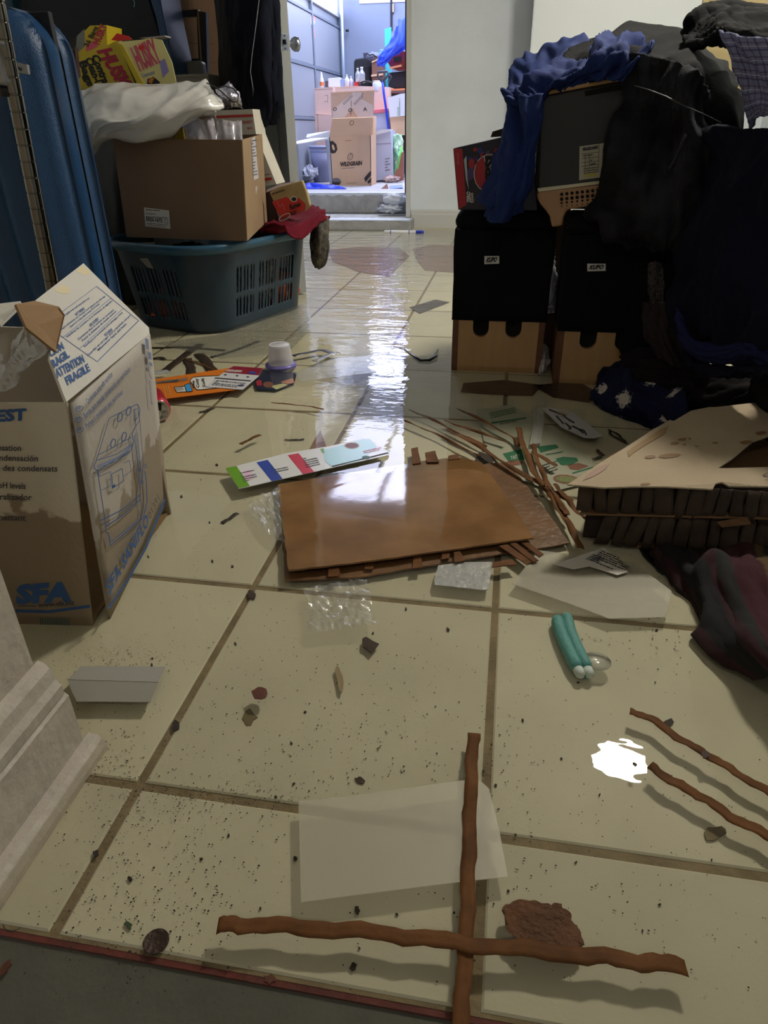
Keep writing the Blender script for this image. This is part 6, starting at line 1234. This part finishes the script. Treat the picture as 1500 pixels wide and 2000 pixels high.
# ---- larger loose flakes on the tiles
leafm = M('leaf_brown', (96, 48, 28), .5, var=.3, vs=60); ash = M('dark_flake', (44, 36, 26), .8); dull = M('dull_flake', (112, 98, 66), .8)
def flake(x, y, w_, h_, mat, lab, z=.003, rot=0, seed=0, cat='flake', name='debris_flake', group=None):
    r = random.Random(seed); n = 11; pts = []
    for k in range(n):
        a = 2*pi*k/n; rr_ = r.uniform(.6, 1.1); dx, dy = cos(a)*w_*rr_, sin(a)*h_*rr_; pts.append(F(x+dx*cos(rot)-dy*sin(rot), y+dx*sin(rot)+dy*cos(rot), z))
    o = slab(name, pts, .0012, mat, dirv=(0, 0, -1)); tag(o, lab, cat, group); return o
big = [(506, 1354, 16, 15, leafm, 'reddish brown dry leaf scrap left of centre', .026), (487, 1400, 15, 18, dull, 'dull olive stain flake below the reddish leaf scrap', .002), (663, 1325, 26, 8, M('pale_flake', (150, 132, 98), .6), 'pale curled flake right of the reddish leaf scrap', .01), (722, 1258, 15, 20, strip2, 'dark brown chip below the crumpled clear wrapper', .012),
       (490, 1160, 9, 12, strip2, 'dark chip lying on the grout left of the board', .004), (703, 1523, 11, 6, strip2, 'ragged dark chip above the milky sheet', .003), (697, 1777, 9, 6, ash, 'black chip between milky sheet and front strip', .003), (690, 1888, 12, 8, ash, 'dark greenish chip in the shadow of the front strip', .003),
       (250, 1806, 7, 11, M('green_glass', (70, 86, 64), .3), 'small green glass chip above the brown coin', .003), (187, 1667, 7, 9, ash, 'round black crumb on the left grout line', .003), (254, 1716, 6, 5, ash, 'black crumb above the green glass chip', .003), (343, 1417, 14, 8, ash, 'dark bent flake on the slanting grout line', .003),
       (1304, 1412, 16, 9, ash, 'dark grey flake beside the upper right strip', .003), (1377, 1472, 10, 9, strip2, 'dark brown chip stuck on the upper right strip', .031), (875, 1229, 5, 3, ash, 'small black chip right of the crumpled wrapper', .003), (526, 1912, 10, 12, leafm, 'brown chip lying on the red tile edge', -.002), (10, 1890, 22, 9, leafm, 'brown leaf scrap in the lower left corner', .0), (1397, 1628, 24, 16, dull, 'soft dull flake under the lower right strip', .003), (1240, 1492, 6, 4, strip2, 'chip at the edge of the lamp reflection', .026), (577, 1676, 5, 5, ash, 'round black crumb at the edge of the milky sheet', .003)]
for k, (x, y, a, b_, mt_, lab, z) in enumerate(big): flake(x, y, a, b_, mt_, lab, z, seed=k, rot=(k*.7) % 3)
rr = random.Random(99)
for k in range(50):
    x, y = rr.uniform(200, 1400), rr.uniform(830, 1900)
    if x < 160+(y-1400)*-.3 or (540 < x < 1080 and 900 < y < 1130): continue
    flake(x, y, rr.uniform(2.2, 4), rr.uniform(1.4, 3), ash, 'small dark crumb of debris lying on the flooded tiles', .0022, rr.uniform(0, 3), k+50, 'crumb', 'crumb', 'dark crumbs scattered on the tiles')
# ---- dust of fine specks
vs = []; fs = []
def speck(x, y, s):
    p = F(x, y, .0012); k = len(vs); a0 = rr.uniform(0, 6); m_ = 5
    for q in range(m_): a = a0+2*pi*q/m_; vs.append((p.x+cos(a)*s*rr.uniform(.5, 1.3), p.y+sin(a)*s*rr.uniform(.5, 1.3), .0013))
    fs.append(list(range(k, k+m_)))
for (cx_, cy__, sx_, sy_, n, s) in ((230, 1285, 70, 22, 420, .0006), (300, 1650, 130, 140, 520, .0008), (250, 1800, 120, 60, 150, .0008), (560, 1420, 260, 130, 420, .0008), (760, 1500, 120, 120, 160, .0009), (1240, 1230, 70, 50, 110, .0010), (1130, 1150, 120, 40, 60, .0009), (900, 1400, 420, 330, 420, .0007), (480, 1080, 150, 150, 200, .0008), (1000, 1560, 60, 120, 100, .0008), (420, 1560, 110, 20, 220, .0007), (420, 840, 150, 60, 120, .0012), (230, 1500, 30, 60, 160, .0007), (1300, 1700, 160, 120, 120, .0007)):
    for q in range(n):
        x, y = rr.gauss(cx_, sx_), rr.gauss(cy__, sy_)
        if y < 640 or y > 1960 or x < 40 or (x < 215 and y > 1430 and x < 205-(y-1450)*.55) : continue
        speck(x, y, s*rr.uniform(.5, 1.6))
o = mesh('dirt_specks', vs, fs, ash); tag(o, 'fine dark specks of dirt scattered over the flooded tiles', 'dirt', kind='stuff')
# ================================================================== GARAGE CONTENTS (seen through the doorway)
gk = M('garage_kraft', (226, 186, 150), .8, bump=.05, bs=100, var=.06, vs=5); gw = M('white_card_and_glare', (222, 222, 226), .6); gp = M('pinkish_card', (222, 190, 178), .8, var=.05, vs=5); ink = M('brown_ink', (60, 48, 44), .7); wgi = M('soft_ink', (120, 112, 118), .7)
yW = F(690, 363, GZ).y; print('WG', yW, GZ)
wg = thing('bread_carton', 'tan carton with leaf logo and raised lid standing inside the garage doorway', 'carton', F(690, 363, GZ))
P0, P1, P2, P3 = (649, 362), (725, 363), (724, 264), (643, 268)
fr_ = [Y(x, y, yW) for x, y in (P0, P1, P2, P3)]; dW = .26
slab('front_panel', fr_, .006, gk, wg, dirv=(0, 1, 0)); bx_ = [p+Vector((0, dW, 0)) for p in fr_]
slab('right_panel', [fr_[1], fr_[2], bx_[2], bx_[1]], .006, gk, wg, dirv=(-1, 0, 0)); lf0 = [fr_[0], fr_[3], fr_[3]+Vector((-.10, dW*.9, .0)), fr_[0]+Vector((-.08, dW*.9, 0))]
slab('left_panel', lf0, .006, gw, wg, dirv=(1, 0, 0)); slab('back_panel', bx_, .006, gk, wg, dirv=(0, -1, 0))  # white left panel stands in for daylight blowing out that side
slab('front_flap', [fr_[3], fr_[2], Y(729, 229, yW-.10), Y(649, 232, yW-.10)], .005, gk, wg)
slab('left_flap', [Y(642, 268, yW+.02), Y(642, 272, yW+.02), Y(578, 281, yW+.06), Y(578, 276, yW+.22), Y(612, 268, yW+.20)], .004, gw, wg); slab('left_flap', [Y(645, 255, yW+.1), Y(642, 272, yW+.1), Y(598, 268, yW+.2), Y(600, 262, yW+.26), Y(626, 258, yW+.26)], .004, gw, wg)  # left flaps coloured white for the same blown-out daylight
f = Face(fr_[0], fr_[1], fr_[2], wg, .002)
f.text('WILDGRAIN', (664, 325), (707, 322), (664, 317), ink, bold=.05); f.fine((667, 331), (705, 328), (667, 328), wgi, 1, 1); f.ell(684, 306, 4.5, 7, ink, rot=.35, w=1); f.line([(682, 311), (686, 300)], .8, ink); f.fine((674, 276), (690, 275), (674, 274), ink, 1, 2); f.fine((677, 359), (697, 358), (677, 357), ink, 1, 3)
f.poly([(644, 276), (650, 275), (657, 282), (659, 292), (655, 299), (649, 300), (645, 298)], ink); f.ell(651, 288, 2.5, 6, gk, k=2.5, rot=-.3)
f.poly([(650, 349), (656, 347), (663, 349), (667, 355), (663, 361), (650, 361)], wgi); f.poly([(649, 355), (666, 356), (662, 361), (650, 361)], ink, k=2); f.poly([(711, 348), (722, 335), (725, 334), (725, 342), (714, 356)], ink); f.poly([(717, 355), (725, 346), (725, 356), (719, 359)], ink); f.done()
f = Face(fr_[3], fr_[2], Y(729, 229, yW-.10), wg, .002); f.ell(687, 240, 3.5, 4.5, ink, rot=.5, w=.9); f.done()
ub = thing('taped_carton', 'upper open carton flap with pale patterned tape just behind the leaf-logo carton', 'carton', Y(690, 230, yW+.2))
yU = yW+.14; pbox('flap', [(648, 232), (729, 229), (731, 176), (646, 180)], yU, .008, M('taped_tan', (206, 172, 148), .5, var=.05), ub); pbox('body', [(651, 300), (728, 298), (729, 226), (650, 230)], yU+.13, .15, gk, ub)
f = Face(Y(648, 232, yU), Y(729, 229, yU), Y(731, 176, yU), ub, .002); tpm = M('milky_tape', (214, 196, 188), .3)
f.poly([(650, 231), (650, 215), (690, 180), (706, 180), (706, 196), (672, 230)], tpm); f.poly([(690, 215), (700, 190), (728, 205), (729, 228), (700, 230)], tpm, k=.8)
for x, y, s in ((654, 214, 'O'), (684, 216, 'O'), (713, 214, 'A')): f.text(s, (x-4, y+3), (x+4, y+2), (x-4, y-4), ink, k=2)
f.fine((672, 206), (690, 188), (668, 202), wgi, 2, 4, k=2); f.fine((694, 206), (712, 186), (690, 202), wgi, 2, 5, k=2); f.line([(686, 196), (685, 226)], 1, wgi, 2); f.line([(646, 181), (731, 177)], 2, gk, 2); f.done()
def gb_(name, lab, cat, pix, y, dep, mat, marks=None, bevel=0, edge=None):
    t_ = thing(name, lab, cat, Y(pix[0][0], pix[0][1], y)); pbox('body', pix, y, dep, mat, t_, bevel)
    return t_
def seam(t_, pts, y, w_=.8, mat=None): f = Face(Y(*pts[0], y), Y(pts[0][0]+10, pts[0][1], y), Y(pts[0][0], pts[0][1]+10, y), t_, .0015); f.line(pts, w_, mat or M('seam_line', (150, 120, 100), .8)); f.done()
c1 = gb_('pale_carton', 'pale brown carton stacked upper left behind the leaf-logo carton', 'carton', [(610, 173), (650, 170), (652, 225), (613, 223)], 7.15, .3, gp); seam(c1, [(611, 176), (650, 173)], 7.15); seam(c1, [(634, 186), (640, 186), (640, 198), (634, 198)], 7.15)
c2 = gb_('pale_carton', 'pale brown carton below another at the left behind the leaf-logo carton', 'carton', [(612, 224), (648, 225), (650, 300), (617, 300)], 7.1, .34, gp); seam(c2, [(620, 224), (622, 262)], 7.1)
c4 = gb_('wide_carton', 'wide tan carton behind the taped carton carrying bottles and boxes', 'carton', [(654, 170), (700, 168), (760, 170), (760, 300), (655, 300)], 7.25, .3, gp); seam(c4, [(655, 172), (700, 169)], 7.25, 1.2, gk)
for k, (lab, px, c_) in enumerate([('white box on top of the garage cartons beside the pointed bottle', [(641, 153), (664, 151), (665, 170), (641, 170)], (222, 224, 228)), ('narrow blue and white box right of the white box on the garage cartons', [(665, 154), (673, 154), (673, 170), (665, 170)], (150, 165, 205)), ('small blue box at the left end of the garage cartons', [(612, 164), (617, 163), (618, 171), (612, 172)], (70, 90, 150)), ('dark small box left of the white box on the garage cartons', [(635, 158), (641, 158), (641, 170), (635, 170)], (90, 80, 86)), ('short red cap-like box on the garage cartons', [(692, 160), (702, 159), (702, 169), (692, 170)], (214, 60, 60))]):
    gb_('small_box', lab, 'box', px, 7.29+.003*k, .08, M('small_box_%d' % k, c_, .5), bevel=.003)
def bottle(name, lab, px, y0, y1, w_, yy, mat, cap):
    b0 = Y(px, y1, yy); h_ = (Y(px, y0, yy)-b0).length; r_ = (Y(px+w_, y1, yy)-b0).length; t_ = thing(name, lab, 'bottle', b0)
    lathe('body', [(0, 0), (r_, 0), (r_, h_*.55), (r_*.96, h_*.6), (r_*.4, h_*.82), (r_*.36, h_*.9)], b0, mat, t_, 18); lathe('cap', [(0, h_), (r_*.42, h_), (r_*.42, h_*.9), (0, h_*.9)], b0, cap, t_, 14)
pet = film('pet_plastic', (210, 220, 228), .45, .05, .2, 30, .35); wp_ = M('bottle_white', (226, 228, 232), .4); cb2 = M('cap_white', (230, 230, 232), .4)
bottle('water_bottle', 'clear water bottle, left of two standing on the garage cartons', 699, 133, 160, 4.6, 7.31, pet, cb2); bottle('water_bottle', 'clear water bottle, right of two standing on the garage cartons', 707, 131, 162, 6.35, 7.37, pet, cb2)
bottle('white_bottle', 'short white bottle with blue label on the garage cartons', 678, 146, 169, 4.5, 7.3, wp_, cb2); bottle('white_bottle', 'second short white bottle right of the blue-labelled one', 686, 149, 169, 4, 7.33, M('lilac_bottle', (196, 196, 224), .4), cb2)
pb_ = thing('pointed_bottle', 'white pointed glue bottle with orange stripe on the left garage carton', 'bottle', Y(629, 170, 7.25)); b0 = Y(629, 171, 7.25); h_ = (Y(629, 140, 7.25)-b0).length
lathe('body', [(0, 0), (.020, 0), (.020, h_*.45), (.015, h_*.6)], b0, wp_, pb_, 16); lathe('nozzle', [(.014, h_*.58), (.004, h_), (0, h_)], b0, wp_, pb_, 14); lathe('stripe', [(.0205, h_*.1), (.0205, h_*.35)], b0, M('orange_stripe', (220, 120, 70), .5), pb_, 16)
hs_ = thing('headset', 'black headset lying on the garage cartons', 'headset', Y(715, 168, 7.31)); c0 = Y(715, 166, 7.31)
tube('headband', [c0+Vector((.07*cos(a), 0, .03*sin(a))) for a in np.linspace(0, pi, 12)], .008, black, hs_, 8); lathe('ear_cup', [(0, 0), (.025, 0), (.028, .01), (.02, .022), (0, .022)], c0+Vector((-.07, 0, -.005)), black, hs_, 16, (1, 0, .2)); lathe('ear_cup', [(0, 0), (.025, 0), (.028, .01), (.02, .022), (0, .022)], c0+Vector((.06, 0, -.005)), black, hs_, 16, (1, 0, .2))
ss = thing('black_suitcase', 'black soft suitcase standing against the garage back wall', 'suitcase', Y(709, 160, 7.95)); bs2 = M('black_luggage', (26, 26, 34), .7)
pbox('body', [(691, 120), (694, 115), (722, 111), (726, 114), (727, 300), (692, 300)], 7.9, .2, bs2, ss, .02); pbox('handle', [(709, 103), (716, 103), (717, 113), (710, 113)], 7.95, .04, M('handle_dark', (60, 62, 74), .5), ss, .004); pbox('pocket', [(696, 130), (722, 128), (723, 190), (697, 190)], 7.88, .02, bs2, ss, .006)
gt = thing('grey_bundle', 'grey tangled bundle on top of the wooden stand in the garage', 'bundle', Y(728, 112, 7.85)); heap('cloth', tuple(Y(730, 111, 7.8)), .055, M('grey_cloth', (120, 128, 150), .8), 33, (1.4, 1, .7), gt, 14)
tube('strap', [Y(716, 104, 7.75), Y(722, 108, 7.73), Y(728, 106, 7.73), Y(736, 112, 7.73)], .006, black, gt, 6)
wdn = M('dark_wood', (92, 60, 52), .4, var=.2, vs=10); ww = thing('wooden_crate', 'brown wooden crate right of the black suitcase in the garage', 'crate', Y(737, 140, 7.85))
pbox('body', [(726, 122), (748, 112), (750, 140), (748, 181), (727, 181)], 7.75, .2, M('crate_brown', (120, 84, 72), .6), ww); pbox('edge', [(726, 120), (748, 110), (748, 113), (726, 123)], 7.74, .03, gk, ww); pbox('edge', [(725, 146), (748, 143), (748, 147), (725, 150)], 7.74, .03, gk, ww)
dr2 = thing('wooden_dresser', 'dark wooden dresser at the back of the garage', 'dresser', F(755, 330, GZ)); yD = 7.4
pbox('body', [(727, 183), (800, 180), (800, 310), (728, 312)], yD, .4, wdn, dr2, .004); pbox('top', [(724, 179), (804, 175), (804, 182), (724, 184)], yD-.03, .46, M('dresser_top', (112, 80, 74), .35), dr2, .004)
for y0, y1 in ((188, 208), (212, 240)): 
    d_ = pbox('drawer', [(731, y0), (800, y0-2), (800, y1-2), (732, y1)], yD-.012, .014, M('drawer_wood', (104, 70, 62), .4), dr2, .003); lathe('knob', [(0, 0), (.01, 0), (.012, .01), (0, .016)], Y(745, (y0+y1)/2, yD-.012), M('brass_hinge', (), .4), d_, 12, (0, -1, 0))
gu = thing('guitar', 'red-brown guitar body lying on its side on the dresser', 'guitar', Y(775, 130, 7.55)); gm = M('guitar_red', (96, 32, 30), .2, coat=.6); gq = Y(775, 122, 7.57)
ol = [(757, 122), (759, 108), (768, 99), (780, 97), (796, 100), (806, 112), (806, 128), (794, 138), (776, 138), (764, 134)]
pbox('body', ol, 7.53, .10, gm, gu, .008); pbox('binding', [(758, 108), (768, 97), (784, 95), (784, 99), (769, 101), (760, 111)], 7.525, .11, M('binding', (210, 140, 100), .4), gu); pbox('binding', [(760, 131), (784, 126), (784, 130), (761, 135)], 7.524, .01, M('binding', (), .4), gu); pbox('rosette', [(768, 112), (784, 110), (784, 120), (770, 121)], 7.526, .006, M('slot_dark', (), .9), gu)
gb_('tool_case', 'black tool bag between guitar and dresser top', 'bag', [(758, 142), (800, 138), (800, 172), (758, 174)], 7.57, .2, M('black_luggage', (), .7), bevel=.01); gb_('orange_box', 'flat orange box on the dresser top', 'box', [(759, 174), (800, 172), (800, 180), (759, 181)], 7.39, .2, M('orange_box', (226, 130, 80), .5), bevel=.003)
wj = thing('white_jar', 'round whitish jar on the dresser left of the shovel', 'jar', Y(737, 178, 7.25)); b0 = Y(737, 180, 7.29); lathe('body', [(0, 0), (.040, 0), (.046, .012), (.046, .072), (.040, .085), (0, .088)], b0, M('jar_white', (206, 216, 224), .3), wj, 22); lathe('lid', [(0, .095), (.038, .095), (.041, .085), (0, .085)], b0, cb2, wj, 22)
sh_ = thing('snow_shovel', 'blue-shafted snow shovel with grey D handle standing before the dresser', 'shovel', Y(752, 215, 6.95)); yS2 = 7; gh = M('grey_handle', (70, 74, 88), .5)
tube('shaft', [Y(747, 158, yS2), Y(750, 185, yS2), Y(754, 213, yS2), Y(760, 262, yS2), Y(766, 330, yS2)], .011, M('shaft_blue', (44, 70, 220), .35), sh_, 12)
tube('grip', [Y(*p, yS2) for p in ((746, 160), (738, 148), (738, 141), (756, 139), (759, 146), (748, 160))], .011, gh, sh_, 10); pbox('blade', [(756, 300), (790, 298), (792, 340), (758, 342)], yS2+.02, .01, gh, sh_)
tube('strap', [Y(756, 140, yS2), Y(764, 150, yS2+.05), Y(758, 160, yS2+.05)], .008, gh, sh_, 8)
tl = cloth('blue_tarp', [[(772, 52, 7.35), (785, 38, 7.3), (800, 34, 7.3)], [(764, 80, 7.35), (780, 78, 7.25), (800, 80, 7.25)], [(748, 104, 7.37), (766, 100, 7.27), (790, 98, 7.25)], [(738, 120, 7.39), (752, 118, 7.33), (768, 112, 7.31)], [(740, 130, 7.39), (745, 128, 7.35), (750, 124, 7.35)]], M('tarp_blue', (50, 84, 220), .5, bump=.2, bs=20), nu=30, nv=40, fold=.04, ff=3, thick=.004, seed=80); tag(tl, 'bright blue tarp thrown over the guitar in the garage', 'tarp')
tb_ = gb_('teal_board', 'teal board standing behind the blue tarp in the garage', 'board', [(751, 57), (764, 53), (764, 250), (754, 250)], 7.85, .02, M('teal_board', (70, 196, 214), .5), bevel=.002)
cl2 = cloth('light_cloth', [[(742, 100, 7.55), (752, 94, 7.53), (760, 92, 7.55)], [(740, 108, 7.51), (750, 106, 7.47), (760, 102, 7.51)]], M('sky_cloth', (120, 170, 236), .7), nu=14, nv=10, fold=.02, thick=.004, seed=81); tag(cl2, 'light blue cloth scrap at the left edge of the blue tarp', 'cloth')
w1 = gb_('white_carton', 'tilted white carton with green side print at the right edge of the doorway', 'carton', [(757, 191), (783, 183), (800, 182), (800, 225), (761, 229)], 6.95, .3, gw); f = Face(Y(757, 191, 6.95), Y(783, 183, 6.95), Y(761, 229, 6.95), w1, .0015); f.fine((782, 226), (782, 192), (776, 226), M('print_green', (), .5), 2, 6); f.done()
w2 = gb_('tan_carton', 'tan carton under the tilted white one at the right doorway edge', 'carton', [(761, 229), (800, 226), (800, 264), (765, 264)], 6.97, .3, gk)
w3 = gb_('grey_white_bin', 'whitish bin with pink lid between the tan cartons in the garage', 'bin', [(727, 222), (759, 219), (762, 258), (727, 262)], 7.05, .3, M('lilac_white', (196, 200, 222), .5), bevel=.004); pbox('lid', [(726, 214), (757, 212), (759, 219), (726, 222)], 7.03, .34, M('pink_lid', (226, 120, 130), .4), w3, .004)
w4 = gb_('white_storage_box', 'tall white open box standing right of the leaf-logo carton', 'box', [(726, 258), (763, 255), (767, 348), (728, 352)], 6.67, .3, M('lilac_card', (206, 208, 226), .6)); pbox('flap', [(723, 264), (744, 253), (762, 252), (762, 256), (726, 266)], 6.65, .16, gw, w4); seam(w4, [(728, 282), (764, 280)], 6.67, .8, wgi); f = Face(Y(726, 258, 6.67), Y(763, 255, 6.67), Y(728, 352, 6.67), w4, .0015); f.fine((752, 336), (762, 334), (752, 308), wgi, 5, 6); f.done()
g1 = cloth('green_bag', [[(764, 266, 6.85), (774, 262, 6.81), (786, 262, 6.83)], [(766, 300, 6.81), (774, 298, 6.75), (786, 298, 6.79)], [(768, 340, 6.79), (776, 342, 6.73), (787, 344, 6.75)]], M('green_white_print', (204, 222, 200), .5, rgb2=(90, 190, 130), vs=14), nu=20, nv=30, fold=.03, thick=.004, seed=82); tag(g1, 'white and green plastic bag beside the tall white box', 'bag')
g2_ = gb_('kraft_wedge', 'folded kraft board leaning at the right garage jamb', 'cardboard', [(770, 345), (782, 300), (788, 296), (788, 352), (774, 356)], 6.61, .03, M('wedge_brown', (170, 110, 90), .7)); 
o = tube('green_stake', [Y(776, 330, 6.57), Y(785, 285, 6.59)], .008, M('lime_green', (120, 220, 90), .5), None, 8); tag(o, 'lime green stake leaning by the right garage jamb', 'stake')
bu = thing('grey_bucket', 'pale blue-grey plastic bucket on the garage floor left of the cartons', 'bucket', (-1.485, 6.75, GZ)); b0 = Vector((-1.485, 6.75, GZ)); bh = .31; bkt = M('bucket_grey', (150, 158, 196), .45)
lathe('body', [(0, .002), (.082, .002), (.084, 0), (.108, bh), (.104, bh), (.080, .006), (0, .006)], b0, bkt, bu, 30); lathe('rim', [(.104, bh-.02), (.114, bh-.018), (.116, bh), (.108, bh+.004), (.102, bh)], b0, bkt, bu, 30); lathe('band', [(.1015, bh-.05), (.108, bh-.048), (.108, bh-.04), (.1025, bh-.038)], b0, bkt, bu, 30)
gb3 = cloth('grey_plastic_bag', [[(584, 329, 6.7), (600, 325, 6.65), (620, 328, 6.67)], [(582, 337, 6.61), (600, 334, 6.55), (621, 335, 6.59)], [(584, 344, 6.55), (602, 345, 6.51), (622, 344, 6.55)]], M('grey_poly', (120, 126, 150), .3, rgb2=(200, 204, 220), vs=22, bump=.5, bs=40), nu=30, nv=20, fold=.025, thick=.003, seed=83, zmin=GZ+.004); tag(gb3, 'crumpled grey plastic bag on the floor in front of the bucket', 'bag')
bt = cloth('blue_sheet', [[(590, 362, 5.97), (625, 360, 5.93), (674, 368, 5.85)], [(590, 368, 5.89), (625, 368, 5.85), (676, 371, 5.81)], [(590, 373, 5.82), (630, 373, 5.81), (678, 373.5, 5.8)]], M('sheet_blue', (40, 70, 226), .4, bump=.3, bs=25), nu=40, nv=16, fold=.02, ff=3, thick=.003, seed=84, zmin=GZ+.004); tag(bt, 'bright blue plastic sheet lying flat on the garage floor edge', 'sheet')
wr = thing('white_rag', 'white rag bundled on the upper step at the right jamb', 'rag', Y(768, 400, 5.3)); wrm = M('white_rag', (206, 210, 220), .8, bump=.5, bs=30)
heap('bundle', tuple(Y(771, 389, 5.33)), .07, wrm, 61, (1.35, .8, .62), wr, 20, .3); heap('tail', tuple(Y(762, 408, 5.30)), .055, wrm, 62, (1.6, .9, .5), wr, 18, .6, 3)
o = slab('brown_scrap', [Y(743, 370, 5.85), Y(756, 358, 5.9), Y(759, 369, 5.85)], .004, M('rust_scrap', (120, 64, 54), .6)); tag(o, 'rust-brown cardboard scrap on the garage floor near the right jamb', 'scrap')
o = slab('blue_scrap', [Y(760, 363, 5.9), Y(786, 360, 5.95), Y(787, 366, 5.85), Y(762, 369, 5.85)], .006, M('blue_scrap', (120, 140, 226), .5)); tag(o, 'pale blue plastic scrap at the foot of the right garage jamb', 'scrap')
hp_ = heap('paper_heap', tuple(Y(765, 350, 6.61)), .05, M('shredded', (222, 214, 214), .7, rgb2=(190, 140, 130), vs=40), 71, (1.5, .8, .5), None, 16, .6, 3); tag(hp_, 'heap of pale crumpled paper beside the folded kraft board', 'paper')
